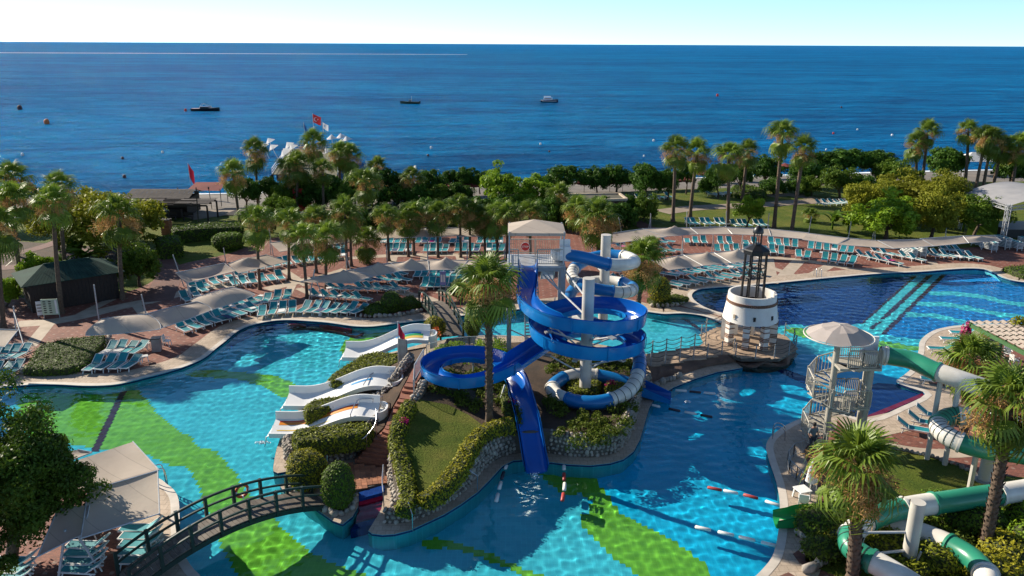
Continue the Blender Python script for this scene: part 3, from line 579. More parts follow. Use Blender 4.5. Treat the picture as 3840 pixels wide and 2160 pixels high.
def tri_of(mb):
    t = []
    for f in mb.f: t += [(f[0], f[k], f[k + 1]) for k in range(1, len(f) - 1)]
    return mb.v, t
def lumpy(mb, amp, seed, fr=1.6):
    rg = np.random.default_rng(seed); ph = rg.uniform(0, 6.28, 9); out = []
    for x, y, z in mb.v:
        out.append((x + amp * math.sin(fr * y + ph[0]) * math.sin(fr * 1.3 * z + ph[1]), y + amp * math.sin(fr * x + ph[2]) * math.sin(fr * 1.7 * z + ph[3]), z + amp * (math.sin(fr * 1.1 * x + ph[4]) + math.sin(fr * 1.4 * y + ph[5])) * 0.5))
    mb.v = out; return mb
def grid_poly(poly, z0, z1, cell=0.35, inset=0.12):
    """a rounded hedge body over a polygon: gridded top and sides"""
    poly = ccw([(p[0], p[1]) for p in poly]); g = MB(); ring_ = [Vector(p) for p in poly]; dense = []
    for i, q in enumerate(ring_):
        nx_ = ring_[(i + 1) % len(ring_)]; k = max(1, int((nx_ - q).length / cell)); dense += [q.lerp(nx_, j / k) for j in range(k)]
    lev = [(0, z0), (0, z0 + (z1 - z0) * .55), (-inset * .4, z1 - (z1 - z0) * .12), (-inset * 1.4, z1)]
    rings = [[(p.x, p.y, z) for p in offset(dense, d)] for d, z in lev]
    for a, b in zip(rings, rings[1:]): g.ribbon(a, b, True)
    g.sheet([(p[0], p[1]) for p in rings[-1]], z1); return g
def hedge(name, label, poly3, z0, z1, m='hedge_leaf', dens=230, size=0.075, seed=1, group=None, jit=0.045):
    body = grid_poly(poly3, z0, z1); lumpy(body, 0.05, seed); v, t = tri_of(body); rg = np.random.default_rng(seed)
    c = np.mean([p[:2] for p in v], axis=0); r = thing(name, label, 'hedge', (c[0], c[1], z0), group=group)
    obj('branch_core', body, MAT['core_dark'], r, smooth=60); obj('foliage', shell_leaves('foliage', v, t, dens, size, rg, jit), MAT[m], r); return r
def ball_bush(name, label, c, rx, rz, m='topiary_leaf', dens=330, size=0.06, seed=1, square=0.0, cat='bush', jit=0.045, stem=0.0):
    """clipped bush on the ground at c"""
    g = MB(); n = 20; prof = []
    for i in range(11):
        a = -PI / 2 + PI * i / 10; rr = math.cos(a); zz = math.sin(a); e = 1 - 0.45 * square; prof.append((max(0.02, rx * 0.97 * abs(rr) ** e), stem + rz + rz * (abs(zz) ** e) * (1 if zz > 0 else -1)))
    g.lathe(prof, n, c); lumpy(g, 0.06 * rx, seed, 2.4 / max(rx, .3)); v, t = tri_of(g); rg = np.random.default_rng(seed); r = thing(name, label, cat, c)
    obj('branch_core', g, MAT['core_dark'], r, smooth=60); obj('foliage', shell_leaves('foliage', v, t, dens, size, rg, jit), MAT[m], r)
    if stem: k = MB(); k.tube([Vector(c), Vector(c) + Vector((0, 0, stem + rz * .5))], 0.06, 6); obj('stem', k, MAT['tree_bark'], r)
    return r
# ---------------------------------------------------------------- stones
def stone_mesh(seed):
    rg = np.random.default_rng(seed); bm = bmesh.new(); bmesh.ops.create_icosphere(bm, subdivisions=1, radius=1.0); k = rg.uniform(0.8, 1.15, 3)
    for v in bm.verts: v.co = Vector((v.co.x * k[0], v.co.y * k[1], v.co.z * k[2])) * rg.uniform(0.86, 1.1)
    me = bpy.data.meshes.new('stone'); bm.to_mesh(me); bm.free(); me.shade_smooth(); me.materials.append(MAT['stone']); return me
STONES = [stone_mesh(50 + i) for i in range(7)]
def put_stone(parent, p, s, rg):
    o = bpy.data.objects.new('stone', STONES[int(rg.integers(0, 7))]); COL.objects.link(o); o.parent = parent; o.location = Vector(p) - parent.location
    o.rotation_euler = tuple(rg.uniform(0, 6.28, 3)); o.scale = (s * rg.uniform(0.85, 1.2), s * rg.uniform(0.85, 1.2), s * rg.uniform(0.75, 1.05)); return o
def stone_wall(name, label, base, heights, thick=0.35, size=0.17, seed=1, batter=0.12, cap=300, side=1, zb=None):
    """rubble wall: mortar body plus single stones over its face (and along its top)"""
    rg = np.random.default_rng(seed); A = catmull([Vector((p.x, p.y, h)) for p, h in zip(base, heights)], 6); zz = catmull([Vector((p.z, 0, 0)) for p in base], 6); g = MB(); n = len(A); lo, hi, hi2, lo2 = [], [], [], []
    for i, q in enumerate(A):
        t = (A[min(i + 1, n - 1)] - A[max(i - 1, 0)]); t.z = 0; t.normalize(); nn = Vector((t.y, -t.x, 0)) * side; b = Vector((q.x, q.y, zz[i].x)); h = q.z
        lo.append(b); hi.append(b - nn * batter + Vector((0, 0, h))); hi2.append(b - nn * (batter + thick) + Vector((0, 0, h))); lo2.append(b - nn * (batter + thick))
    for a, b in ((lo, hi), (hi, hi2), (hi2, lo2)): g.ribbon(a, b)
    r = thing(name, label, 'stone wall', lo[0]); obj('mortar_bed', g, MAT['mortar'], r)
    cells = []
    L = [0.0]
    for i in range(1, n): L.append(L[-1] + (lo[i] - lo[i - 1]).length)
    tot = L[-1]; step = size * 1.75; rows = max(1, int(max(heights) / (size * 1.45)))
    for rw in range(rows + 1):
        s = rg.uniform(0, step)
        while s < tot:
            i = max(0, min(n - 2, int(np.searchsorted(L, s)) - 1)); f = (s - L[i]) / max(1e-6, L[i + 1] - L[i]); h = A[i].z * (1 - f) + A[i + 1].z * f; zc = (rw + 0.45) * size * 1.45
            if zc < h + size * 0.4:
                k = min(1, zc / max(h, 0.01)); p = lo[i].lerp(lo[i + 1], f).lerp(hi[i].lerp(hi[i + 1], f), k); cells.append((p + Vector(tuple(rg.normal(0, size * .12, 3))), size * rg.uniform(0.62, 1.08)))
            s += step * rg.uniform(0.8, 1.25)
    if side:
        s = 0.0
        while s < tot:
            i = max(0, min(n - 2, int(np.searchsorted(L, s)) - 1)); f = (s - L[i]) / max(1e-6, L[i + 1] - L[i]); p = hi[i].lerp(hi[i + 1], f).lerp(hi2[i].lerp(hi2[i + 1], f), 0.5); cells.append((p, size * rg.uniform(0.7, 1.05))); s += step * 1.1
    if name == 'retaining_wall': cells = [c for c in cells if not (abs(c[0].x - (1.0 + (41 - c[0].y) * .16)) < .95)]
    cells.sort(key=lambda c: (c[0] - Vector((0, 0, CAMZ))).length - c[1] * 6)
    for p, s in cells[:cap]: put_stone(r, p, s, rg)
    if len(cells) > cap:
        V, Fq = [], []
        for p, s in cells[cap:]:
            me = STONES[int(rg.integers(0, 7))]; co = np.empty(len(me.vertices) * 3); me.vertices.foreach_get('co', co); co = co.reshape(-1, 3) * s + np.array(p); fi = np.array([list(q.vertices) for q in me.polygons]); Fq.append(fi + sum(len(x) for x in V)); V.append(co)
        o = obj('stone_fill', np_mesh('stone_fill', np.concatenate(V), np.concatenate(Fq), True), MAT['stone'], r); o['kind'] = 'stuff'
    return r
def edging(name, label, pts, size=0.22, seed=1, z=0.0, gap=1.75):
    rg = np.random.default_rng(seed); A = catmull([at(x, y, z) for x, y in pts], 10); r = thing(name, label, 'stone edging', A[0]); acc = 0.0
    for i in range(1, len(A)):
        acc += (A[i] - A[i - 1]).length
        if acc > size * gap * 0.85: put_stone(r, A[i] + Vector((rg.normal(0, .03), rg.normal(0, .03), size * .55)), size * rg.uniform(0.75, 1.15), rg); acc = 0
    return r

# ================================================================ ISLAND
g = MB(); g.sheet(ISLAND, 0.0); struct('island_terrace', g, MAT['coping'])
io = struct('island_side', skirt(ISLAND[::-1], FLOOR_Z - .02, 0.0), MAT['tile_aqua_wall']); receiver(io)
it = struct('island_side_trim', skirt(offset(ISLAND, 0.012)[::-1], -0.12, -0.02), MAT['tile_trim']); receiver(it)
def hill(name, pts, m, smooth=180):
    """surface through surveyed points: first the rim (closed), then inner points"""
    rim, inner = pts; V3 = [at(*p) for p in rim + inner]; V2 = [Vector((p.x, p.y)) for p in V3]; n = len(rim)
    vo, eo, fo, ov, oe, of = delaunay_2d_cdt(V2, [(i, (i + 1) % n) for i in range(n)], [], 1, 1e-5)
    zs = [V3[o[0]].z if o else 1.0 for o in ov]; g = MB(); fs = [up_tri(vo, f, 0) for f in fo]; g.add([(v.x, v.y, z) for v, z in zip(vo, zs)], fs)
    return g
W1_PX = [(1443, 1964, .55), (1500, 1962, .6), (1560, 1948, .7), (1620, 1925, .8), (1680, 1890, .9), (1740, 1840, 1.0), (1790, 1785, 1.1), (1840, 1738, 1.2), (1900, 1708, 1.25), (1960, 1699, 1.25), (2048, 1698, 1.25), (2131, 1711, 1.25), (2214, 1715, 1.25), (2276, 1707, 1.25), (2318, 1690, 1.25), (2351, 1652, 1.2), (2371, 1611, 1.2), (2388, 1548, 1.1), (2405, 1495, 1.0), (2440, 1445, .9)]
w1b = [at(x, y, 0) for x, y, h in W1_PX]
stone_wall('retaining_wall', 'long curved rubble stone wall around the front of the planted slide island', w1b, [h for *_, h in W1_PX], 0.4, 0.15, 3)
def wtop(i, dz=0.0):
    x, y, h = W1_PX[i]; return x, y, h
# planted ground of the island
rim = []
for i, (x, y, h) in enumerate(W1_PX):
    a = w1b[max(i - 1, 0)]; b = w1b[min(i + 1, len(w1b) - 1)]; t = (b - a).normalized(); q = w1b[i] + Vector((-t.y, t.x, 0)) * 0.3; rim.append((q.x, q.y, h - 0.06))
def inv(p):                                         # world point back to photo coordinates
    d = Vector(p) - Vector((0, 0, CAMZ)); k = d.dot(FWD); return (IW / 2 + FPX * d.dot(RT) / k, IH / 2 - FPX * d.dot(UP) / k)
rim_px = [(*inv(q), q[2]) for q in rim]
path_right = [(1478, 1905, .55), (1478, 1830, .75), (1470, 1760, .95), (1470, 1700, 1.4), (1490, 1640, 1.85), (1515, 1560, 2.0), (1545, 1500, 2.2), (1565, 1440, 2.4), (1600, 1380, 2.3)]
north = [(2420, 1372, .6), (2330, 1330, .6), (2200, 1290, .7), (2050, 1280, .7), (1900, 1285, .7), (1800, 1290, .8), (1720, 1290, .9), (1640, 1320, 1.6)]
hg = hill('island_mound', (rim_px + north + path_right[::-1], [(1700, 1700, 1.35), (1620, 1780, 1.15), (1560, 1860, .9), (1640, 1560, 1.7), (1750, 1520, 1.6), (1835, 1590, 1.4), (1900, 1500, 1.3), (2010, 1620, .95), (1990, 1540, .9), (1970, 1480, .9), (1955, 1430, .9), (2100, 1450, 1.0), (2200, 1495, .45), (2120, 1500, .5), (2280, 1500, .5), (2200, 1450, .5), (2300, 1440, .7), (2200, 1600, 1.3), (2330, 1560, 1.1), (1950, 1380, 1.0), (1750, 1400, 1.3), (2150, 1360, .7), (1650, 1450, 2.0)]), None)
struct('island_mound', hg, MAT['soil'], smooth=180)
# grass of the island lawn between the two low hedges
lawn_pts = ([(1530, 1560, 2.02), (1570, 1500, 2.1), (1680, 1520, 1.75), (1760, 1560, 1.62), (1840, 1620, 1.4), (1800, 1660, 1.42), (1740, 1720, 1.3), (1690, 1800, 1.12), (1640, 1850, 1.0), (1570, 1900, .85), (1535, 1880, .9), (1545, 1800, 1.1), (1520, 1700, 1.5), (1505, 1640, 1.85)], [(1640, 1700, 1.42), (1640, 1600, 1.65)])
lp = hill('island_lawn', lawn_pts, None); lp.v = [(x, y, z + 0.05) for x, y, z in lp.v]; struct('island_lawn', lp, MAT['lawn_grass'], smooth=180)
# stepped brick path and tiled landing
land = P(T(ZB, (890, 490), (985, 420), (1330, 470), (1350, 590), (1040, 672), (920, 600)), 0.16)
g = MB(); g.prism([(p.x, p.y) for p in ccw(land)], -0.1, 0.14); lo = struct('brick_landing', g, MAT['mortar'])
lxy = [(p.x, p.y) for p in land]; bx0, bx1 = min(p[0] for p in lxy), max(p[0] for p in lxy); by0, by1 = min(p[1] for p in lxy), max(p[1] for p in lxy)
tile_me = MB().box((0, 0, 0), (0.27, 0.27, 0.05)).mesh('brick'); tile_me.materials.append(MAT['terracotta_tile'])
ca, sa = math.cos(R(14)), math.sin(R(14))
for i in range(-30, 30):
    for j in range(-30, 30):
        x = (bx0 + bx1) / 2 + (i * ca - j * sa) * 0.285; y = (by0 + by1) / 2 + (i * sa + j * ca) * 0.285
        if inpoly(np.array([x]), np.array([y]), lxy)[0]:
            o = bpy.data.objects.new('brick', tile_me); COL.objects.link(o); o.parent = lo; o.location = (x, y, 0.155); o.rotation_euler = (0, 0, R(14))
st = thing('garden_stairs', 'terracotta brick stairs climbing the island between slides and lawn hedge', 'stairs', at(1400, 1740, 0))
SL = [(1330, 1722, .16), (1345, 1712, .3), (1358, 1695, .47), (1372, 1678, .64), (1386, 1662, .81), (1400, 1646, .98), (1415, 1632, 1.15), (1432, 1618, 1.32), (1442, 1606, 1.5), (1468, 1545, 1.55), (1478, 1522, 1.72), (1488, 1505, 1.89), (1497, 1492, 2.05), (1506, 1465, 2.1), (1515, 1448, 2.25), (1524, 1432, 2.4), (1545, 1390, 2.45), (1570, 1350, 2.45)]
SRt = [(1458, 1740, .16), (1458, 1728, .3), (1462, 1712, .47), (1466, 1696, .64), (1470, 1680, .81), (1474, 1664, .98), (1479, 1650, 1.15), (1484, 1634, 1.32), (1490, 1618, 1.5), (1515, 1552, 1.55), (1524, 1530, 1.72), (1533, 1512, 1.89), (1541, 1498, 2.05), (1550, 1470, 2.1), (1556, 1452, 2.25), (1562, 1436, 2.4), (1585, 1398, 2.45), (1610, 1362, 2.45)]
for i in range(len(SL) - 1):
    z = SL[i + 1][2]; q = [at(SL[i][0], SL[i][1], z), at(SRt[i][0], SRt[i][1], z), at(SRt[i + 1][0], SRt[i + 1][1], z), at(SL[i + 1][0], SL[i + 1][1], z)]
    g = MB(); g.prism(ccw([(p.x, p.y) for p in q]), 0, z); obj('step', g, MAT['terracotta_step'], st)
# rough stone edge on the lawn side of the stairs
stone_wall('stair_wall', 'low rough stone wall between the brick stairs and the lawn hedge', [at(*p) for p in [(1480, 1925, .0), (1470, 1870, .1), (1462, 1815, .15), (1458, 1770, .2), (1462, 1715, .5), (1478, 1655, 1.0), (1496, 1610, 1.45), (1522, 1545, 1.6), (1552, 1490, 2.0), (1572, 1440, 2.3)]], [.75, .75, .75, .8, .75, .7, .5, .4, .35, .3], 0.4, 0.17, 5, 0.15, side=-1)
# slide terrace on the pool side: rising bed behind stone walls
tb = hill('slide_terrace', ([(1078, 1692, .75), (1072, 1660, .4), (1110, 1565, .35), (1140, 1525, .35), (1205, 1455, .35), (1235, 1430, .35), (1310, 1386, .4), (1410, 1340, .5), (1510, 1316, .8), (1600, 1300, 1.4), (1560, 1360, 2.3), (1520, 1430, 2.2), (1490, 1490, 1.9), (1460, 1545, 1.5), (1440, 1600, 1.4), (1400, 1640, 1.1), (1345, 1690, .6), (1290, 1702, .7), (1180, 1692, .8)], [(1300, 1560, .9), (1400, 1440, 1.4), (1300, 1470, .9), (1250, 1620, .8)]), None)
struct('slide_terrace', tb, MAT['soil'], smooth=180)
stone_wall('terrace_wall', 'rubble stone wall below the front hedge beside the white slides', [at(*p) for p in [(1062, 1665, 0), (1068, 1715, 0), (1085, 1733, 0), (1140, 1733, 0), (1200, 1731, 0), (1260, 1729, 0), (1310, 1722, 0), (1350, 1690, .2), (1395, 1640, .6), (1425, 1600, 1.0)]], [.5, .7, .8, .85, .85, .85, .85, .9, .8, .6], 0.35, 0.15, 6, side=1)
stone_wall('terrace_wall', 'small rubble stone wall by the start of the middle white slide', [at(*p) for p in [(1385, 1520, .9), (1420, 1512, 1.0), (1445, 1500, 1.2), (1470, 1478, 1.4)]], [.5, .6, .6, .5], 0.3, 0.14, 7)
stone_wall('terrace_wall', 'rubble stone edge beside the upper flight of brick stairs', [at(*p) for p in [(1470, 1455, 1.6), (1500, 1425, 1.9), (1530, 1380, 2.1), (1555, 1345, 2.2)]], [.45, .5, .5, .4], 0.3, 0.14, 8)
# hedges between the slides
hz = lambda pts, z: P(T(Z4, *pts), z)
hedge('clipped_hedge', 'clipped hedge nearest the stone terrace wall, in front of the orange striped slide', hz([(470, 790), (520, 745), (700, 715), (900, 690), (1100, 685), (1190, 700), (1200, 760), (1100, 800), (900, 830), (700, 850), (520, 860)], 1.65), 0.75, 1.65, 'hedge_leaf', seed=21)
hedge('clipped_hedge', 'long clipped hedge between the two front white slides', hz([(580, 545), (640, 480), (800, 445), (1000, 425), (1180, 420), (1215, 450), (1100, 500), (900, 530), (720, 570), (600, 590)], 1.6), 0.6, 1.55, 'hedge_leaf', seed=22)
hedge('clipped_hedge', 'broad flat clipped hedge behind the middle white slide', hz([(795, 280), (850, 220), (1000, 120), (1120, 55), (1240, 40), (1430, 55), (1445, 130), (1230, 230), (1000, 285), (860, 310)], 1.7), 0.5, 1.65, 'hedge_leaf', seed=23)
# low hedges along the island lawn
def strip(pts, w):
    A = catmull([at(*p) for p in pts], 4); L, Rr = [], []
    for i, q in enumerate(A):
        t = (A[min(i + 1, len(A) - 1)] - A[max(i - 1, 0)]); t.z = 0; t.normalize(); n = Vector((-t.y, t.x, 0)); L.append(q + n * w / 2); Rr.append(q - n * w / 2)
    return A, L, Rr
def low_hedge(label, pts, w, h, m, seed, name='low_hedge'):
    """hedge that climbs with the ground: points carry their ground height"""
    A, L, Rr = strip(pts, w); g = MB(); rg = np.random.default_rng(seed); up = lambda Q, k, s: [q + Vector((0, 0, h * k)) + (a - q) * s for q, a in zip(Q, A)]
    g.ribbon(Rr, up(Rr, .75, .0)); g.ribbon(up(Rr, .75, .0), up(Rr, 1.0, .3)); g.ribbon(up(Rr, 1.0, .3), up(L, 1.0, .3)); g.ribbon(up(L, 1.0, .3), up(L, .75, .0)); g.ribbon(up(L, .75, 0), L)
    for a, b in ((0, 1), (-1, -2)): g.add([Rr[a], up(Rr, .75, 0)[a], up(Rr, 1, .3)[a], up(L, 1, .3)[a], up(L, .75, 0)[a], L[a]], [(0, 1, 2, 3, 4, 5)])
    lumpy(g, 0.09, seed, 2.2); v, t = tri_of(g); r = thing(name, label, 'hedge', A[0]); obj('branch_core', g, MAT['core_dark'], r); obj('foliage', shell_leaves('foliage', v, t, 260, 0.075, rg, 0.06), MAT[m], r); return r
low_hedge('low curved hedge on the stair side of the island lawn', [(1535, 1545, 1.95), (1500, 1620, 1.75), (1492, 1690, 1.3), (1508, 1760, 1.0), (1530, 1830, .8), (1530, 1900, .6), (1510, 1945, .45)], 0.75, 0.65, 'hedge_leaf', 31)
low_hedge('low yellow-green hedge along the pool side of the island lawn', [(1590, 1910, .7), (1660, 1855, .85), (1720, 1790, 1.0), (1750, 1720, 1.15), (1800, 1660, 1.25), (1870, 1625, 1.25), (1920, 1615, 1.25)], 0.8, 0.7, 'hedge_yellow', 32)
low_hedge('flowering shrub border beside the straight blue chute', [(1930, 1610, 1.2), (1915, 1540, 1.3), (1905, 1480, 1.2)], 0.9, 0.6, 'cover_leaf', 33, 'shrub_border')
# ground cover over the island slopes: one leafy mass
def cover(label_pts, name, dens, size, m, seed, lift=0.25):
    rg = np.random.default_rng(seed); g = hill(name, label_pts, None); V = []
    v, t = tri_of(g); V = np.array(v); Tt = np.array(t); a, b, c = V[Tt[:, 0]], V[Tt[:, 1]], V[Tt[:, 2]]; ar = np.linalg.norm(np.cross(b - a, c - a), axis=1); nclump = int(ar.sum() / 2 * 2.6)
    i = rg.choice(len(Tt), nclump, p=ar / ar.sum()); u, w_ = rg.random(nclump), rg.random(nclump); f = u + w_ > 1; u[f], w_[f] = 1 - u[f], 1 - w_[f]
    cc = a[i] + (b - a)[i] * u[:, None] + (c - a)[i] * w_[:, None]; r = rg.uniform(0.25, 0.6, nclump); nl = int(ar.sum() / 2 * dens); k = rg.integers(0, nclump, nl); d = fuzz_points(rg, nl); d[:, 2] = np.abs(d[:, 2])
    C = cc[k] + d * (r[k] * rg.uniform(.6, 1.05, nl))[:, None] * np.array([1, 1, .9]) + np.array([0, 0, lift * .2]); Vv, Fq = leaf_cards(C, d, size, rg, .6); return tag(obj(name, np_mesh(name, Vv, Fq), MAT[m]), kind='stuff')
tag(cover(([(1580, 1470, 2.2), (1640, 1400, 2.0), (1760, 1400, 1.3), (1900, 1400, 1.1), (1925, 1480, 1.3), (1830, 1560, 1.4), (1760, 1540, 1.6), (1680, 1500, 1.75)], [(1750, 1450, 1.5)]), 'ground_cover', 190, 0.085, 'cover_leaf', 41), 'dark leafy ground cover under the round blue slide ring', 'ground cover')
tag(cover(([(2085, 1680, 1.2), (2075, 1600, 1.25), (2055, 1520, 1.2), (2045, 1430, 1.1), (2080, 1500, .9), (2140, 1555, 1.1), (2250, 1560, 1.1), (2340, 1500, 1.0), (2380, 1440, .8), (2395, 1500, 1.0), (2365, 1600, 1.15), (2330, 1650, 1.2), (2270, 1675, 1.2), (2160, 1682, 1.2)], []), 'ground_cover', 190, 0.085, 'cover_leaf', 42), 'shaded leafy ground cover in front of the white and blue tube ring', 'ground cover')
tag(cover(([(1600, 1350, 1.9), (1640, 1318, 1.6), (1720, 1288, .9), (1900, 1283, .7), (1920, 1330, .9), (1800, 1350, 1.2), (1700, 1370, 1.5)], []), 'ground_cover', 190, 0.085, 'leaf_bright', 43), 'bright leafy shrubs along the fence behind the blue slide ring', 'ground cover')
tag(cover(([(2030, 1400, 1.0), (2100, 1330, .8), (2300, 1330, .7), (2420, 1380, .6), (2390, 1430, .8), (2250, 1400, .7)], []), 'ground_cover', 190, 0.085, 'cover_leaf', 44), 'low shrubs under the blue spiral between the poles', 'ground cover')
for lab, pts, s in (('clipped shrub with pink blossom inside the white tube ring', [(2272, 1430), (2350, 1432), (2350, 1482), (2275, 1490)], 45), ('clipped shrub behind the main cream pole inside the tube ring', [(2125, 1425), (2250, 1425), (2245, 1470), (2130, 1475)], 46)):
    hedge('flowering_shrub', lab, P(pts, 1.1), 0.45, 1.15, 'hedge_leaf', seed=s)
rg = np.random.default_rng(5)
def blossom(label, c, r, n, m, seed):
    rg = np.random.default_rng(seed); d = fuzz_points(rg, n); C = np.array(c) + d * np.array(r) * rg.uniform(.5, 1, n)[:, None]; V, Fq = leaf_cards(C, d, .06, rg, .8, .8); return tag(obj('blossom', np_mesh('blossom', V, Fq), MAT[m]), label, 'flowers', kind='stuff')
blossom('pink bougainvillea flowers beside the straight blue chute', at(1920, 1520, 1.7), (.35, .3, .55), 220, 'bougainvillea', 1)
blossom('pink flowers on the hedge beside the brick stairs', at(1515, 1582, 2.35), (.3, .3, .25), 120, 'bougainvillea', 2)
blossom('pink flowers on the shrub inside the tube ring', at(2290, 1440, 1.2), (.4, .3, .35), 160, 'bougainvillea', 3)
blossom('orange flower spikes beside the small arched bridge', at(1632, 1250, 1.6), (.45, .3, .55), 90, 'orange_flower', 4)
# clipped bushes
ball_bush('round_bush', 'yellow-green flat-topped round bush at the island end of the front bridge', at(1157, 1832, 0.05), 1.02, 0.95, 'hedge_yellow', seed=51, square=.5, stem=.15)
ball_bush('oval_bush', 'dark egg-shaped clipped bush beside the tiled pool steps', at(1274, 1905, 0.02), 0.80, 1.22, 'topiary_leaf', dens=420, size=.055, seed=52)
ball_bush('ball_bush', 'round clipped bush in the stone-edged bed by the far pool edge', at(1467, 1160, 0.1), 0.88, 0.75, 'topiary_leaf', seed=53)
ball_bush('ball_bush', 'golden round bush at the island foot of the small bridge', at(1630, 1262, 0.5), 0.85, 0.78, 'hedge_yellow', seed=54)
ball_bush('ball_bush', 'dark round bush under the palm beside the small bridge', at(1772, 1262, 0.5), 0.62, 0.9, 'topiary_leaf', seed=55)
ball_bush('ball_bush', 'dark round bush on the far side of the small bridge', at(1722, 1115, 0.1), 0.85, 0.85, 'leaf_mid', seed=56)
ball_bush('ball_bush', 'clipped broad bush alone on the shaded lawn by the upper sail', at(857, 930, 0), 1.75, 0.85, 'leaf_mid', seed=57, square=.6, dens=170, size=.1)
ball_bush('yellow_bush', 'tall bright yellow shrub under the palm right of the blue spiral', at(2472, 1135, 0.1), 0.95, 1.15, 'hedge_yellow', seed=58, jit=.1)
edging('bed_edging', 'row of pale boulders edging the bush bed by the far pool edge', T(Z6, (1055, 1055), (1150, 1065), (1300, 1062), (1450, 1050), (1560, 1030), (1640, 1005)), .24, 1)
edging('bed_edging', 'row of pale boulders around the yellow shrub right of the spiral', T(Z7, (2000, 960), (2080, 970), (2170, 965), (2260, 960), (2320, 935)), .26, 2)
edging('bed_edging', 'row of boulders along the pool side of the low hedge bed', T(ZL, (150, 735), (220, 715), (400, 705), (600, 700), (760, 680), (810, 620), (870, 540), (960, 450), (1000, 400)), .26, 3)
edging('bed_edging', 'ring of boulders around the egg-shaped bush', T(ZB, (750, 830), (810, 880), (900, 900), (980, 870), (1030, 800), (1050, 720)), .2, 4)
edging('bed_edging', 'row of small stones along the curved garden lawn by the green slide', T(ZV, (1260, 1290), (1400, 1320), (1560, 1360), (1700, 1405), (1850, 1460), (2000, 1530)), .15, 5)
edging('bed_edging', 'pile of rough boulders at the green slide exit', T(ZQ, (340, 1110), (400, 1080), (430, 1130), (480, 1200), (470, 1260), (420, 1190)), .34, 6, gap=1.2)
edging('bed_edging', 'row of rough boulders at the near corner of the garden', T(ZQ, (430, 1440), (500, 1390), (580, 1340), (640, 1330)), .3, 7, gap=1.2)
edging('bed_edging', 'boulders at the bridge landing beside the round bush', T(ZB, (430, 640), (480, 680), (560, 690), (680, 640), (750, 600)), .24, 8)
hedge('bed_hedge', 'low dense hedge bed beside the pool under the large sail', P(T(ZL, (215, 690), (300, 560), (350, 470), (520, 425), (800, 395), (950, 375), (940, 430), (850, 560), (780, 640), (600, 690), (400, 700)), .45), 0, .5, 'topiary_leaf', dens=150, seed=61, jit=.08)
low_hedge('dark low planting in the bed by the far pool edge', [(1370, 1175, .05), (1430, 1165, .05), (1500, 1150, .05), (1560, 1140, .05)], 2.2, .45, 'topiary_leaf', 62, 'low_planting')
low_hedge('dark red low planting around the yellow shrub', [(2440, 1140, .05), (2500, 1135, .05), (2555, 1125, .05)], 1.8, .4, 'cover_leaf', 63, 'low_planting')
# ================================================================ BLUE OPEN SLIDE
def frames(path):
    n = len(path); out = []
    for i, p in enumerate(path):
        t = (path[min(i + 1, n - 1)] - path[max(i - 1, 0)]).normalized(); s = Vector((t.y, -t.x, 0)).normalized(); out.append((p, t, s, s.cross(t).normalized()))
    return out
def u_profile(hw, hl, hr, th=0.05):
    inner = [(-hw, hl), (-hw, .3), (-hw * .86, .1), (-hw * .5, .02), (0, 0), (hw * .5, .02), (hw * .86, .1), (hw, .3), (hw, hr)]
    outer = [(hw + .1, hr), (hw + .1, hr - .07), (hw + th, hr - .08), (hw + th, .28), (hw * .9 + th, .04), (hw * .5, -.06), (0, -.08), (-hw * .5, -.06), (-hw * .9 - th, .04), (-hw - th, .28), (-hw - th, hl - .08), (-hw - .1, hl - .07), (-hw - .1, hl)]
    return inner, outer
def flume(root, path, hw, H, m_out, m_in, seg=14, flange_every=1, name='flume_section'):
    """open channel along a path; H(i) gives left and right wall heights"""
    fr = frames(path); n = len(fr); i = 0
    while i < n - 1:
        j = min(n - 1, i + seg)
        if n - 1 - j < 4: j = n - 1
        gi, go = MB(), MB()
        for part_, g in ((0, gi), (1, go)):
            rows = []
            for k in range(i, j + 1):
                p, t, s, u = fr[k]; hl, hr = H(k / (n - 1)); pr = u_profile(hw, hl, hr)[part_]; rows.append([p + s * x + Vector((0, 0, 1)) * z for x, z in pr])
            m_ = len(rows[0]); V = [q for r in rows for q in r]; g.add(V, [(a * m_ + b, (a + 1) * m_ + b, (a + 1) * m_ + b + 1, a * m_ + b + 1) for a in range(len(rows) - 1) for b in range(m_ - 1)])
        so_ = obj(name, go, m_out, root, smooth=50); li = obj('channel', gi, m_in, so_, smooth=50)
        if i > 0:
            p, t, s, u = fr[i]; hl, hr = H(i / (n - 1)); _, ou = u_profile(hw + .02, hl + .01, hr + .01, .09); g = MB(); A = [p - t * .035 + s * x * 1.03 + Vector((0, 0, 1)) * (z - .02) for x, z in ou[2:-2]]; B = [q + t * .07 for q in A]; C = [p + s * x * .97 + Vector((0, 0, 1)) * (z + .03) for x, z in ou[2:-2]]
            g.ribbon(A, B); g.ribbon(B, [c + t * .035 for c in C]); g.ribbon([c - t * .035 for c in C], A); obj('joint_flange', g, m_out, root)
        i = j
PC = Vector((4.69, 46.9, 0)); RC = 3.0
def coil(a, z): return Vector((PC.x + RC * math.cos(R(a)), PC.y + RC * math.sin(R(a)), z))
ctrl = [Vector((1.12, 53.3, 7.33)), Vector((1.1, 52.3, 7.2)), Vector((1.05, 51.3, 6.45)), Vector((0.95, 50.0, 6.15)), Vector((0.98, 48.2, 6.08)), Vector((1.55, 46.3, 6.02)), Vector((2.75, 44.7, 5.98))]
a = 270; z = 5.95
while a <= 270 + 575:
    ctrl.append(coil(a, z)); a += 30; z -= 1.62 / 12
zl = ctrl[-1].z
ctrl += [Vector((1.05, 46.6, zl - .25)), Vector((-0.1, 45.0, zl - .42)), Vector((-1.2, 43.85, zl - .52))]
RING = Vector((-2.55, 45.7, 0)); rr = 2.4; zr = zl - .6; a = 270
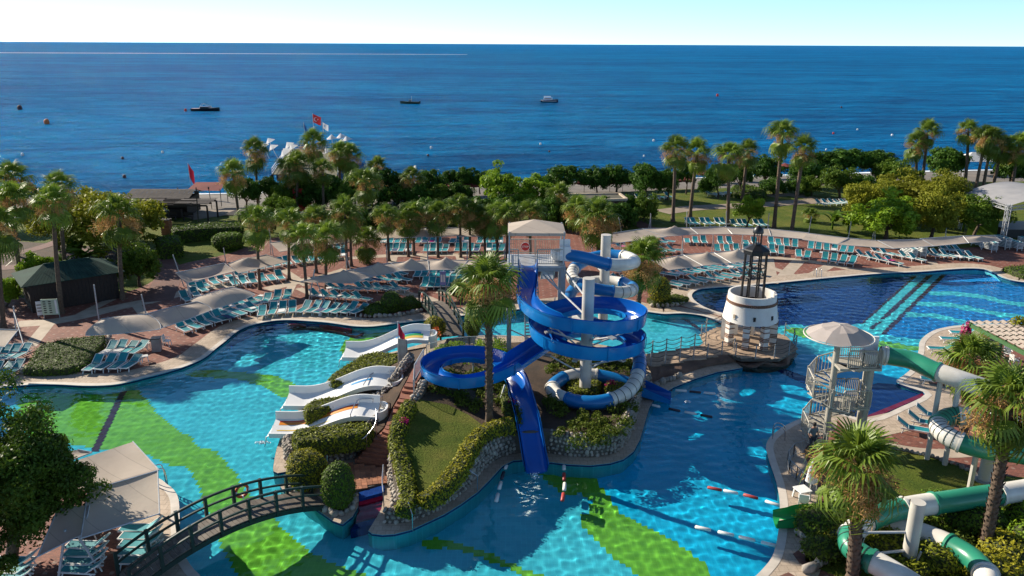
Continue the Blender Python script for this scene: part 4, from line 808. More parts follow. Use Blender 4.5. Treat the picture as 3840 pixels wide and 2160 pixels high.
while a >= 270 - 262:
    ctrl.append(Vector((RING.x + rr * math.cos(R(a)), RING.y + rr * math.sin(R(a)), zr))); a -= 29; zr -= .055
bs_ = thing('blue_water_slide', 'open blue spiral water slide with round ring and straight chute into the pool', 'water slide', (PC.x, PC.y, 0.4))
bpath = catmull(ctrl, 6); NB = len(bpath)
ipl = 7 * 6; 
def HB(f):
    k = f * (NB - 1); nring = (len(ctrl) - 10) * 6
    if k < 24: return (.55, .55)
    if k < 36: return (.62, .85)
    if k < nring - 12: return (.44, .86)
    return (.74, .42)
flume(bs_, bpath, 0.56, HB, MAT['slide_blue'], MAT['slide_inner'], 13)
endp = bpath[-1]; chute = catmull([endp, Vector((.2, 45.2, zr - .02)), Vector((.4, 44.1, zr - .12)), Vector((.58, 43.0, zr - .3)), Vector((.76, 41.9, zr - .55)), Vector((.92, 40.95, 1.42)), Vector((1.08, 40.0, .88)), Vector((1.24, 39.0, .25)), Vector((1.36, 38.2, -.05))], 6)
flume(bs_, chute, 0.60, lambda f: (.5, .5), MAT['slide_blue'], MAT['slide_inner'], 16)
# platform tower
TX0, TX1, TY0, TY1, TZ = -0.2, 3.55, 53.5, 56.5, 7.3
tw = thing('slide_tower', 'grey steel slide tower with beige canopy roof and railings above the blue slide', 'slide tower', (TX0, TY0, 0.5))
for x in (TX0, TX1):
    for y in (TY0, TY1):
        g = MB(); g.box((x, y, (TZ + .4) / 2), (.32, .32, TZ - .5)); obj('leg', g, MAT['grey_metal'], tw); g = MB(); g.box((x, y, TZ + 1.25), (.1, .1, 2.3)); obj('canopy_post', g, MAT['mast_metal'], tw)
g = MB(); g.box(((TX0 + TX1) / 2, (TY0 + TY1) / 2, TZ - .06), (TX1 - TX0 + .3, TY1 - TY0 + .3, .12)); obj('floor', g, MAT['mast_metal'], tw)
for x in (TX0, TX1): g = MB(); g.bar((x, TY0, TZ - .25), (x, TY1, TZ - .25), .16, .3); obj('floor_beam', g, MAT['grey_metal'], tw)
for y in (TY0, TY1): g = MB(); g.bar((TX0, y, TZ - .25), (TX1, y, TZ - .25), .16, .3); obj('floor_beam', g, MAT['grey_metal'], tw)
ca_ = [(TX0 - .1, TY0 - .1, 9.62), (TX1 + .1, TY0 - .1, 9.62), (TX1 + .1, TY1 + .1, 9.62), (TX0 - .1, TY1 + .1, 9.62)]; apx = ((TX0 + TX1) / 2 - .1, TY1 - .9, 10.12)
g = MB(); g.add(ca_ + [apx], [(0, 1, 4), (1, 2, 4), (2, 3, 4), (3, 0, 4)]); obj('canopy', g, MAT['sail_cloth'], tw)
g = MB(); low = [(x, y, 9.42) for x, y, _ in ca_]; g.ribbon(low, ca_, True); obj('canopy_valance', g, MAT['sail_cloth'], tw)
def railing(root, pts, h=1.05, step=0.14, m='mast_metal', rail=.05, bal=.02, name='railing', mid=False, posts=1.4):
    """rails with balusters along a polyline of base points; one part"""
    g = MB(); pts = [Vector(p) for p in pts]
    for a, b in zip(pts, pts[1:]):
        L = (b - a).length
        for k in ((.12, 1.0) if not mid else (.12, .55, 1.0)): g.bar(a + Vector((0, 0, h * k)), b + Vector((0, 0, h * k)), rail)
        for i in range(max(1, int(L / posts)) + 1): q = a.lerp(b, i / max(1, int(L / posts))); g.bar(q, q + Vector((0, 0, h)), rail * 1.2)
        if step:
            for i in range(1, int(L / step)): q = a.lerp(b, i * step / L); g.bar(q + Vector((0, 0, h * .12)), q + Vector((0, 0, h)), bal)
    return obj(name, g, MAT[m], root)
for q in ([(TX0, TY0, TZ), (TX0 + .62, TY0, TZ)], [(TX0 + 1.95, TY0, TZ), (TX1, TY0, TZ)], [(TX0, TY0, TZ), (TX0, TY1, TZ)], [(TX0, TY1, TZ), (TX1, TY1, TZ)], [(TX1, TY1, TZ), (TX1, TY1 - .9, TZ)]): railing(tw, q, 1.15, .15, 'beige_metal', .06, .025)
# stairs zigzag inside the tower
for k in range(4):
    z0 = .6 + k * 1.65; y0, y1 = (TY0 + .4, TY1 - .3) if k % 2 == 0 else (TY1 - .3, TY0 + .4); x0 = TX0 + (1.2 if k % 2 == 0 else 2.3)
    for s_ in (0, 1): g = MB(); g.bar((x0 + s_ * .9, y0, z0), (x0 + s_ * .9, y1, z0 + 1.65), .05, .22); obj('stair_stringer', g, MAT['grey_metal'], tw)
    for i in range(10): f = (i + .5) / 10; g = MB(); g.box((x0 + .45, y0 + (y1 - y0) * f, z0 + 1.65 * f), (.9, .26, .04)); obj('stair_tread', g, MAT['mast_metal'], tw)
    railing(tw, [(x0 + (.95 if k % 2 else -.05), y0, z0), (x0 + (.95 if k % 2 else -.05), y1, z0 + 1.65)], 1.0, .3, 'mast_metal', .045, .02, 'stair_railing')
for (x0, z0, x1, z1) in ((TX1, 5.2, TX1 - 1.3, 7.0), (TX0, .8, TX1, 2.6), (TX1, .8, TX0, 2.6)): g = MB(); g.bar((x0, TY0 + .05, z0), (x1, TY0 + .05, z1), .08); obj('brace', g, MAT['mast_metal'], tw)
# round red stop sign with white word on the rear railing
sg = thing('stop_sign', 'round red sign reading STOP on the slide tower railing', 'sign', (TX0 + 1.15, TY1 - .1, TZ + .55))
g = MB(); g.tube([(TX0 + 1.15, TY1 - .12, TZ + .62), (TX0 + 1.15, TY1 - .09, TZ + .62)], .3, 24); obj('plate', g, MAT['sign_red'], sg)
g = MB(); g.tube([(TX0 + 1.15, TY1 - .105, TZ + .62), (TX0 + 1.15, TY1 - .085, TZ + .62)], .33, 24); obj('rim', g, MAT['sign_white'], sg)
def text(word, loc, size, m, parent, rot=(R(90), 0, 0), name='lettering', ext=0.004):
    cu = bpy.data.curves.new(name, 'FONT'); cu.body = word; cu.size = size; cu.align_x = 'CENTER'; cu.align_y = 'CENTER'; cu.extrude = ext
    tmp = bpy.data.objects.new('tmp', cu); COL.objects.link(tmp); me = bpy.data.meshes.new_from_object(tmp.evaluated_get(bpy.context.evaluated_depsgraph_get())); bpy.data.objects.remove(tmp); me.materials.clear(); me.materials.append(m)
    o = bpy.data.objects.new(name, me); COL.objects.link(o); o.rotation_euler = rot
    if parent is not None: o.parent = parent; o.location = Vector(loc) - parent.location
    else: o.location = loc
    return o
text('STOP', (TX0 + 1.15, TY1 - .126, TZ + .62), .2, MAT['sign_white'], sg)
# poles and struts
def pole(name, label, x, y, z0, z1, r, m='pole_cream'):
    t = thing(name, label, 'pole', (x, y, z0)); g = MB(); g.tube([(x, y, z0 - .1), (x, y, z1)], r, 24); obj('shaft', g, MAT[m], t, smooth=40); g = MB(); g.tube([(x, y, z1), (x, y, z1 + .03)], r * 1.02, 24); obj('cap', g, MAT[m], t, smooth=40); g = MB(); g.tube([(x, y, z0 - .05), (x, y, z0 + .06)], r * 1.7, 16); obj('base_plate', g, MAT['grey_metal'], t, smooth=40); return t
p1 = pole('slide_pole', 'thick cream pole through the middle of the blue spiral slide', PC.x, PC.y, .45, 8.3, .37)
p2 = pole('slide_pole', 'thick cream pole behind the spiral holding the white and blue tube coil', 6.9, 57.3, .6, 8.6, .37)
def strut(root, p, q, r=.055, m='mast_metal', name='strut'): g = MB(); g.tube([p, q], r, 8); obj(name, g, MAT[m], root)
for ang, zz in ((0, 4.9), (60, 4.7), (140, 4.55), (200, 5.2), (300, 5.35), (20, 3.3), (95, 3.1), (160, 3.0), (320, 3.7), (250, 4.0)):
    q = coil(ang, zz); strut(p1, (PC.x, PC.y, zz - 1.1), (PC.x + (q.x - PC.x) * .82, PC.y + (q.y - PC.y) * .82, zz - .05)); g = MB(); g.box((PC.x + (q.x - PC.x) * .86, PC.y + (q.y - PC.y) * .86, zz - .06), (.5, .3, .1), R(ang)); obj('bracket', g, MAT['grey_metal'], p1)
strut(bs_, (-.9, 43.6, .9), (-.4, 44.5, 2.3)); strut(bs_, (-3.8, 44.6, 1.0), (-3.9, 44.6, 2.6)); strut(bs_, (-2.5, 48.1, 1.0), (-2.5, 48.1, 2.2)); strut(bs_, (PC.x, PC.y, 6.9), (TX1, TY0, 7.1), .06); strut(bs_, (PC.x, PC.y, 5.8), (2.2, TY0, 6.6), .06); strut(bs_, (2.3, 53.3, 3.2), (4.4, 47.2, 4.8), .07)
# ================================================================ WHITE AND BLUE TUBE SLIDE
def tube_slide(root, path, r, sections, ring_mat, n=20):
    """closed tube in coloured sections with flanges; sections = (fraction end, material, rib spacing or 0)"""
    N_ = len(path); i = 0
    for f, m, ribs in sections:
        j = min(N_ - 1, max(i + 2, int(f * (N_ - 1))));
        if i >= N_ - 2: break
        g = MB(); g.tube(path[i:j + 1], r, n, caps=False); so_ = obj('tube_section', g, MAT[m], root, smooth=60)
        t = (path[min(j, N_ - 1)] - path[j - 1]).normalized(); g = MB(); g.tube([path[j] - t * .06, path[j] + t * .06], r * 1.12, n); obj('joint_flange', g, MAT[m], root, smooth=40)
        if ribs:
            for k in range(i + ribs, j, ribs): t = (path[k + 1] - path[k - 1]).normalized(); g = MB(); g.tube([path[k] - t * .025, path[k] + t * .025], r * 1.025, n, caps=False); obj('rib', g, MAT[ring_mat], so_, smooth=60)
        i = j
wb = thing('tube_water_slide', 'white and blue enclosed tube slide coiling behind and below the blue spiral', 'water slide', (6.7, 57.2, .6))
tc = [(3.7, 54.9, 7.7), (4.6, 54.5, 7.7), (5.6, 54.4, 7.5), (6.6, 54.6, 7.15), (7.7, 55.1, 6.95), (8.7, 56.1, 6.8), (9.0, 57.3, 6.7), (8.6, 58.7, 6.6), (7.5, 59.5, 6.5), (6.2, 59.5, 6.3), (5.1, 58.8, 5.95), (4.5, 57.7, 5.6), (4.6, 56.4, 5.35), (5.4, 55.4, 5.2), (6.6, 55.0, 5.05), (7.8, 55.2, 4.85), (8.7, 56.1, 4.7), (9.0, 57.3, 4.6), (8.5, 58.7, 4.5), (7.2, 59.6, 4.4), (5.8, 59.4, 4.3), (4.8, 58.2, 4.25), (4.3, 56.6, 4.2), (4.0, 55.0, 4.05), (4.4, 53.3, 3.8), (5.6, 52.0, 3.6), (7.0, 51.2, 3.35), (8.0, 50.0, 3.0), (8.3, 48.5, 2.55), (8.0, 46.8, 2.1), (7.3, 45.2, 1.75), (6.2, 44.2, 1.55), (4.9, 43.9, 1.42), (3.6, 44.4, 1.33), (2.75, 45.4, 1.27), (2.6, 46.6, 1.22), (3.2, 47.9, 1.17), (4.3, 48.8, 1.12), (5.6, 49.0, 1.0), (6.9, 48.6, .88), (8.0, 48.1, .72)]
tpath = catmull(tc, 6); tN = len(tc) - 1
tube_slide(wb, tpath, .44, [(3.2 / tN, 'tube_blue', 0), (5.6 / tN, 'tube_white', 0), (7.2 / tN, 'tube_white', 0), (9.2 / tN, 'tube_blue', 0), (10.6 / tN, 'tube_blue', 0), (12.6 / tN, 'tube_white', 2), (14.5 / tN, 'tube_blue', 0), (16.3 / tN, 'tube_white', 3), (18 / tN, 'tube_blue', 0), (20 / tN, 'tube_white', 0), (23 / tN, 'tube_blue', 0), (25 / tN, 'tube_white', 0), (27 / tN, 'tube_blue', 0), (29 / tN, 'tube_blue', 2), (31.2 / tN, 'tube_white', 2), (33.2 / tN, 'tube_blue', 0), (34.9 / tN, 'tube_white', 0), (36.2 / tN, 'tube_blue', 0), (38.0 / tN, 'tube_white', 0), (1.0, 'tube_blue', 0)], 'green_wood')
ex = catmull([Vector((8.0, 48.1, .3)), Vector((8.9, 47.8, .12)), Vector((9.7, 47.55, 0.0)), Vector((10.3, 47.4, -.1))], 5); flume(wb, ex, .55, lambda f: (.85 - .5 * f, .85 - .5 * f), MAT['slide_blue'], MAT['slide_inner'], 30, name='exit_flume')
g = MB(); g.lathe([(.05, 0), (.5, .02), (.62, .35), (.55, .62), (.46, .66), (.5, .36), (.4, .12), (.02, .1)], 20, (3.3, 54.9, TZ + .1)); obj('start_tub', g, MAT['white_gelcoat'], wb, smooth=60)
g = MB(); g.box((3.75, 55.35, TZ + .75), (.75, .12, 1.35)); obj('start_shell', g, MAT['white_gelcoat'], wb); g = MB(); g.box((3.75, 54.45, TZ + .6), (.75, .12, 1.0)); obj('start_shell', g, MAT['white_gelcoat'], wb)
for ang, zz in ((20, 6.7), (110, 6.5), (180, 5.6), (270, 5.0), (0, 4.6), (90, 4.4)):
    q = Vector((6.75 + 2.2 * math.cos(R(ang)), 57.3 + 2.2 * math.sin(R(ang)), zz)); strut(p2, (6.9, 57.3, zz - .9), (q.x, q.y, zz - .42))
for q in ((4.9, 43.9, 1.42), (2.6, 46.6, 1.22), (7.3, 45.2, 1.75), (8.3, 48.5, 2.55)): strut(wb, (q[0], q[1], .3), (q[0], q[1], q[2] - .3), .08, 'pole_cream', 'support_post')
# ================================================================ WHITE CHILDREN'S SLIDES
def wave_slide(label, y0, y1, x0, x1, z0, z1, stripes, rot=0.0):
    """wide white slide, from its rounded start (x0) down to the lip over the water (x1)"""
    t = thing('white_slide', label, 'water slide', (x0, y0, z1)); N_ = 40; fr = []
    for i in range(N_ + 1):
        f = i / N_; x = x0 + (x1 - x0) * f; e = f
        s = 0 if e < .12 else 1 if e > .86 else (e - .12) / .74
        drop = 3 * s * s - 2 * s * s * s; zz = z0 + (z1 - z0) * drop + .10 * math.sin(PI * 2.0 * min(1, max(0, (e - .05) / .9))) * (1 - e)
        fr.append(Vector((x, rot * f, zz)))
    w_ = y1 - y0; wall = lambda f: .5 if f < .93 else .45
    A = [p + Vector((0, y0, 0)) for p in fr]; B = [p + Vector((0, y1, .34)) for p in fr]; g = MB(); g.ribbon(A, B); g.ribbon([p - Vector((0, 0, .1)) for p in B], [p - Vector((0, 0, .1)) for p in A]); g.ribbon(A, [p - Vector((0, 0, .1)) for p in A]); obj('sliding_bed', g, MAT['white_gelcoat'], t, smooth=40)
    for side, Q, sg_, h in (('side_wall', B, 1, .46), ('side_wall', A, -1, .16)):
        g = MB(); tp = [p + Vector((0, sg_ * .05, h)) for p in Q]; to = [p + Vector((0, sg_ * .14, h)) for p in Q]; bo = [p + Vector((0, sg_ * .14, -.12)) for p in Q]; bi = [p + Vector((0, 0, .0)) for p in Q]
        g.ribbon(bi, tp); g.ribbon(tp, to); g.ribbon(to, bo); obj(side, g, MAT['white_gelcoat'], t, smooth=40)
    g = MB(); n = 10; c = Vector((x0, (y0 + y1) / 2, z0)); sgn = 1 if x0 > x1 else -1; arc = [c + Vector((sgn * (w_ / 2 + .1) * .6 * math.cos(a_), (w_ / 2 + .1) * math.sin(a_), 0)) for a_ in [(-PI / 2 + PI * k / n) for k in range(n + 1)]]
    g.ribbon(arc, [p + Vector((0, 0, .42)) for p in arc]); g.ribbon([p + Vector((0, 0, .42)) for p in arc], [p + Vector((sgn * .1, 0, .42)) for p in arc]); g.ribbon([p + Vector((sgn * .1, 0, .42)) for p in arc], [p + Vector((sgn * .1, 0, -.5)) for p in arc]); g.add(arc, [tuple(range(n + 1))]); obj('start_wall', g, MAT['white_gelcoat'], t, smooth=40)
    lip = [fr[-1] + Vector((-.03 * sgn, 0, 0)), fr[-1] + Vector((-.16 * sgn, 0, -.06)), fr[-1] + Vector((-.24 * sgn, 0, -.3))]; g = MB(); g.ribbon([p + Vector((0, y0 - .14, 0)) for p in lip], [p + Vector((0, y1 + .14, 0)) for p in lip]); obj('front_lip', g, MAT['white_gelcoat'], t, smooth=60)
    for y in (y0 + .0, y1): p = fr[-1]; g = MB(); g.bar((p.x - .2 * sgn, y, p.z - .1), (p.x - .34 * sgn, y, -.5), .06); obj('lip_leg', g, MAT['white_gelcoat'], t)
    for k, (f0, f1, v0, v1, m) in enumerate(stripes):
        i0, i1 = int(f0 * N_), int(f1 * N_); dz = .012; g = MB(); g.ribbon([A[i].lerp(B[i], v0) + Vector((0, 0, dz)) for i in range(i0, i1 + 1)], [A[i].lerp(B[i], v1) + Vector((0, 0, dz)) for i in range(i0, i1 + 1)]); obj('stripe', g, MAT[m], t, smooth=60)
    for xx in (.35, .7): p = fr[int(xx * N_)]; g = MB(); g.box((p.x, (y0 + y1) / 2 + p.y, p.z / 2 - .05), (.18, w_ * .7, p.z)); obj('support', g, MAT['white_paint'], t)
    return t
wave_slide('white wavy slide with red and orange stripes, nearest of the three white slides', 41.5, 42.85, -7.7, -13.9, 1.5, .42, [(.2, .97, .62, .78, 'stripe_orange'), (.2, .97, .79, .88, 'stripe_red'), (.45, .97, .25, .31, 'stripe_yellow')])
wave_slide('plain white wavy slide between two clipped hedges, middle of the three', 45.2, 46.55, -7.3, -14.1, 1.75, .42, [(.2, .42, .55, .68, 'stripe_blue')])
wave_slide('white slide with green and yellow mark, farthest of the three white slides', 53.2, 54.5, -5.9, -12.1, 1.75, .42, [(.08, .32, .3, .5, 'stripe_yellow'), (.08, .36, .5, .7, 'stripe_green'), (.1, .4, .7, .85, 'stripe_blue')])
def handrail(label, pts, r=.028, posts=(), name='handrail', m='steel'):
    pts = [Vector(p) for p in pts]; t = thing(name, label, 'handrail', pts[0]); g = MB(); g.tube(catmull(pts, 3) if len(pts) > 2 else pts, r, 8); obj('rail', g, MAT[m], t, smooth=60)
    for a_, b_ in posts: g = MB(); g.tube([a_, b_], r, 8); obj('post', g, MAT[m], t, smooth=60)
    return t
def rail_run(label, pts, h=.95, m='steel', r=.03):
    q = [at(*p) for p in pts]; return handrail(label, [p + Vector((0, 0, h)) for p in q], r, [(p, p + Vector((0, 0, h))) for p in q], m=m)
rail_run('curved steel handrail along the brick stairs above the front stone wall', [(1230, 1747, .05), (1325, 1722, .2), (1376, 1690, .6), (1412, 1640, 1.1), (1412, 1590, 1.4)], .9)
rail_run('bent steel handrail beside the tiled pool steps', [(1440, 1905, .05), (1436, 1860, .1), (1440, 1800, .2)], .9)
rail_run('short steel handrail on the pale island edge near the front tip', [(1548, 1990, 0), (1533, 1945, .3)], .9)
rail_run('steel handrail on the curved pale island edge below the yellow hedge', [(1790, 1842, 0), (1730, 1800, .5)], .9)
rail_run('steel guard rail at the start of the orange striped slide', [(1316, 1590, 1.2), (1345, 1535, 1.5), (1400, 1530, 1.5), (1435, 1520, 1.4)], .6)
rail_run('steel guard rail at the start of the plain white slide', [(1365, 1475, 1.3), (1410, 1425, 1.6), (1500, 1430, 1.7)], .6)
# ================================================================ LIGHTHOUSE ON ITS DECK
LX, LY, LZ = 17.85, 56.7, 0.55
def planks(root, poly, z, w, ang, m, th=0.05, name='plank', gap=0.012):
    """boards clipped to a polygon, each board an object"""
    poly = [Vector((p[0], p[1])) for p in poly]; c, s = math.cos(ang), math.sin(ang); uv = [(p.x * c + p.y * s, -p.x * s + p.y * c) for p in poly]; v0, v1 = min(q[1] for q in uv), max(q[1] for q in uv); k = int((v1 - v0) / w); n = len(uv)
    for i in range(k + 1):
        v = v0 + (i + .5) * w; xs = []
        for a, b in zip(uv, uv[1:] + uv[:1]):
            if (a[1] > v) != (b[1] > v): xs.append(a[0] + (v - a[1]) / (b[1] - a[1]) * (b[0] - a[0]))
        xs.sort()
        for a, b in zip(xs[::2], xs[1::2]):
            if b - a < .1: continue
            u = (a + b) / 2; g = MB(); g.box((u * c - v * s, u * s + v * c, z), (b - a, w - gap, th), ang); obj(name, g, MAT[m], root)
octo = [(LX + 3.6 * math.cos(R(22.5 + 45 * k)), LY + 3.6 * math.sin(R(22.5 + 45 * k))) for k in range(8)]
ld = thing('lighthouse_deck', 'octagonal plank deck under the white lighthouse with rope railing', 'deck', (LX, LY, 0))
planks(ld, octo, LZ - .03, .26, R(12), 'pier_plank')
g = MB(); g.prism(ccw([(LX + (x - LX) * .97, LY + (y - LY) * .97) for x, y in octo]), LZ - .32, LZ - .07, True); obj('deck_frame', g, MAT['deck_plank'], ld)
g = MB(); prof = [(3.3, FLOOR_Z), (3.2, -.9), (3.45, -.4), (3.5, -.1), (3.35, .06), (3.0, .16), (2.7, LZ - .32)]; g.lathe(prof, 36, (LX, LY, 0)); lumpy(g, .3, 3, 2.6); receiver(obj('rock_base', g, MAT['rockwork'], ld))
pier_poly = [(p.x, p.y) for p in P([(2403, 1330), (2520, 1312), (2649, 1290), (2700, 1300), (2752, 1322), (2640, 1345), (2545, 1358), (2438, 1374)], .55)]
pr = thing('plank_pier', 'plank walkway with rope railings from the slide island to the lighthouse', 'walkway', (pier_poly[0][0], pier_poly[0][1], 0)); planks(pr, pier_poly, LZ - .035, .26, R(12), 'pier_plank')
g = MB(); g.prism(ccw(pier_poly), .2, LZ - .08, True); obj('deck_frame', g, MAT['deck_plank'], pr)
# rockwork bank below the walkway
rb = [at(*p) for p in [(2446, 1441, 0), (2470, 1425, 0), (2530, 1408, 0), (2600, 1390, 0), (2680, 1372, 0), (2760, 1358, 0)]]; rt_ = [at(*p) for p in [(2440, 1375, .5), (2470, 1370, .5), (2545, 1359, .5), (2620, 1349, .5), (2690, 1336, .5), (2752, 1323, .5)]]
A, B = catmull(rb, 5), catmull(rt_, 5); mid_ = [a.lerp(b, .5) + Vector((random.uniform(-.1, .1), random.uniform(-.3, -.05), random.uniform(-.08, .12))) for a, b in zip(A, B)]; g = MB(); g.ribbon(A, mid_); g.ribbon(mid_, B); lumpy(g, .1, 8, 2); tag(obj('rock_bank', g, MAT['rockwork'], smooth=180), 'brown rockwork bank below the plank walkway beside the pool', 'rock bank')
edging('rock_bank_stones', 'loose pale stones piled below the start of the plank walkway', [(2436, 1440), (2450, 1455), (2480, 1440), (2520, 1425), (2560, 1412)], .24, 12, gap=1.3)
def rope_rail(label, pts, h=1.05, z=LZ, n=3, group=None):
    """posts joined by hanging ropes"""
    q = pts; t = thing('rope_railing', label, 'railing', q[0], group=group)
    for p in q: g = MB(); g.tube([p, p + Vector((0, 0, h))], .045, 8); obj('post', g, MAT['grey_metal'], t, smooth=60)
    for a, b in zip(q, q[1:]):
        for k in range(n):
            zz = h * (.95 - .3 * k); sag = .16; L = [a.lerp(b, f / 8) + Vector((0, 0, zz - sag * 4 * (f / 8) * (1 - f / 8))) for f in range(9)]; g = MB(); g.tube(L, .022, 6); obj('rope', g, MAT['rope'], t)
    return t
rope_rail('rope railing along the far side of the plank walkway', [at(*p) for p in [(2410, 1334, LZ), (2446, 1328, LZ), (2498, 1320, LZ), (2552, 1312, LZ), (2604, 1302, LZ), (2645, 1292, LZ)]])
rope_rail('rope railing along the near side of the plank walkway', [at(*p) for p in [(2440, 1370, LZ), (2494, 1363, LZ), (2548, 1356, LZ), (2600, 1348, LZ), (2652, 1340, LZ), (2706, 1330, LZ), (2752, 1318, LZ)]])
rope_rail('rope railing around the near and right edges of the lighthouse deck', [Vector((LX + 3.45 * math.cos(R(a)), LY + 3.45 * math.sin(R(a)), LZ)) for a in (-120, -97, -74, -50, -25, 0, 22)])
rope_rail('white rope railing at the far edge of the lighthouse deck', [Vector((LX + 3.45 * math.cos(R(a)), LY + 3.45 * math.sin(R(a)), LZ)) for a in (35, 60, 85, 110, 140, 165)])
lh = thing('lighthouse', 'white drum lighthouse on striped brick legs with black lattice lantern', 'lighthouse', (LX, LY, LZ))
r0, r1, zb, zt = 2.02, 1.74, 2.45, 4.45
g = MB(); g.lathe([(r0 - .16, zb), (r0, zb), (r0 - .02, zb + .05), (r1 + .02, zt - .45), (r1, zt), (r1 - .14, zt), (r1 - .14, 3.6), (.05, 3.6)], 40, (LX, LY, 0)); obj('drum', g, MAT['white_paint'], lh, smooth=35)
g = MB(); g.lathe([(.05, zb + .01), (r0 - .15, zb + .01)], 40, (LX, LY, 0), caps=False); obj('drum_ceiling', g, MAT['white_paint'], lh)
g = MB(); g.lathe([(.05, 3.62), (r1 - .14, 3.62)], 40, (LX, LY, 0), caps=False); obj('planter_soil', g, MAT['soil'], lh)
bm_ = MB().box((0, 0, 0), (.24, .06, .06)).mesh('brick'); bm_.materials.append(MAT['band_brick'])
def brick_at(x, y, z, rz, sx=1.0): o = bpy.data.objects.new('brick', bm_); COL.objects.link(o); o.parent = lh; o.location = Vector((x, y, z)) - lh.location; o.rotation_euler = (0, 0, rz); o.scale = (sx, 1, 1)
for row in range(3):
    for k in range(44):
        a = 2 * PI * (k + .5 * (row % 2)) / 44; rr_ = r1 + .075 - row * .004; brick_at(LX + rr_ * math.cos(a), LY + rr_ * math.sin(a), zt - .52 - row * .075, a + PI / 2)
for k in range(8):
    a = R(-90 + 22.5 + 45 * k); x, y = LX + 1.78 * math.cos(a), LY + 1.78 * math.sin(a); g = MB(); g.box((x, y, (LZ + zb) / 2 + .02), (.46, .46, zb - LZ + .02), a); obj('leg', g, MAT['white_paint'], lh)
    for zz in (.64, .76, 1.2, 1.32, 1.44, 1.9, 2.24, 2.36):
        if k in (0, 1, 2, 6, 7):
            for s_ in (0, 1):
                rr_ = .245; aa = a + s_ * PI / 2 * (1 if k in (5, 6, 7) else -1) ; brick_at(x + rr_ * math.cos(aa), y + rr_ * math.sin(aa), zz, aa + PI / 2, 1.9)
for a in (-142, -98, -55, -20): 
    rm = r0 - (r0 - r1) * .32; g = MB(); g.box((LX + rm * math.cos(R(a)), LY + rm * math.sin(R(a)), 2.95), (.1, .17, .3), R(a)); obj('window', g, MAT['beige_trim' if a in (-142, -20) else 'dark_wood'], lh)
    g = MB(); g.box((LX + (rm + .01) * math.cos(R(a)), LY + (rm + .01) * math.sin(R(a)), 2.78), (.14, .24, .04), R(a)); obj('window_sill', g, MAT['white_paint'], lh)
for k in range(8):
    a = R(45 * k + 10); g = MB(); g.bar((LX + .85 * math.cos(a), LY + .85 * math.sin(a), 3.5), (LX + .8 * math.cos(a), LY + .8 * math.sin(a), 7.5), .1); obj('lantern_column', g, MAT['black_metal'], lh)
for z in (5.7, 6.45):
    g = MB(); g.tube([(LX + .8 * math.cos(R(45 * k + 10)), LY + .8 * math.sin(R(45 * k + 10)), z) for k in range(9)], .035, 6); obj('lattice_ring', g, MAT['black_metal'], lh)
for k in range(8):
    a, b = R(45 * k + 10), R(45 * k + 55); 
    for z0, z1 in ((5.7, 6.45), (6.45, 5.7)): g = MB(); g.bar((LX + .8 * math.cos(a), LY + .8 * math.sin(a), z0), (LX + .8 * math.cos(b), LY + .8 * math.sin(b), z1), .035); obj('lattice_bar', g, MAT['black_metal'], lh)
g = MB(); g.lathe([(.7, 7.35), (.98, 7.45), (.98, 7.72), (.9, 7.8), (.3, 8.12), (.28, 8.2)], 8, (LX, LY, 0), a0=R(10)); obj('lantern_roof', g, MAT['black_metal'], lh)
for k in range(6): a = R(60 * k); g = MB(); g.bar((LX + .3 * math.cos(a), LY + .3 * math.sin(a), 8.1), (LX + .3 * math.cos(a), LY + .3 * math.sin(a), 9.0), .05); obj('cupola_column', g, MAT['black_metal'], lh)
g = MB(); g.lathe([(.38, 8.95), (.38, 9.05), (.34, 9.25), (.2, 9.42), (.05, 9.5), (.02, 9.62)], 16, (LX, LY, 0)); obj('cupola_dome', g, MAT['black_metal'], lh, smooth=50)
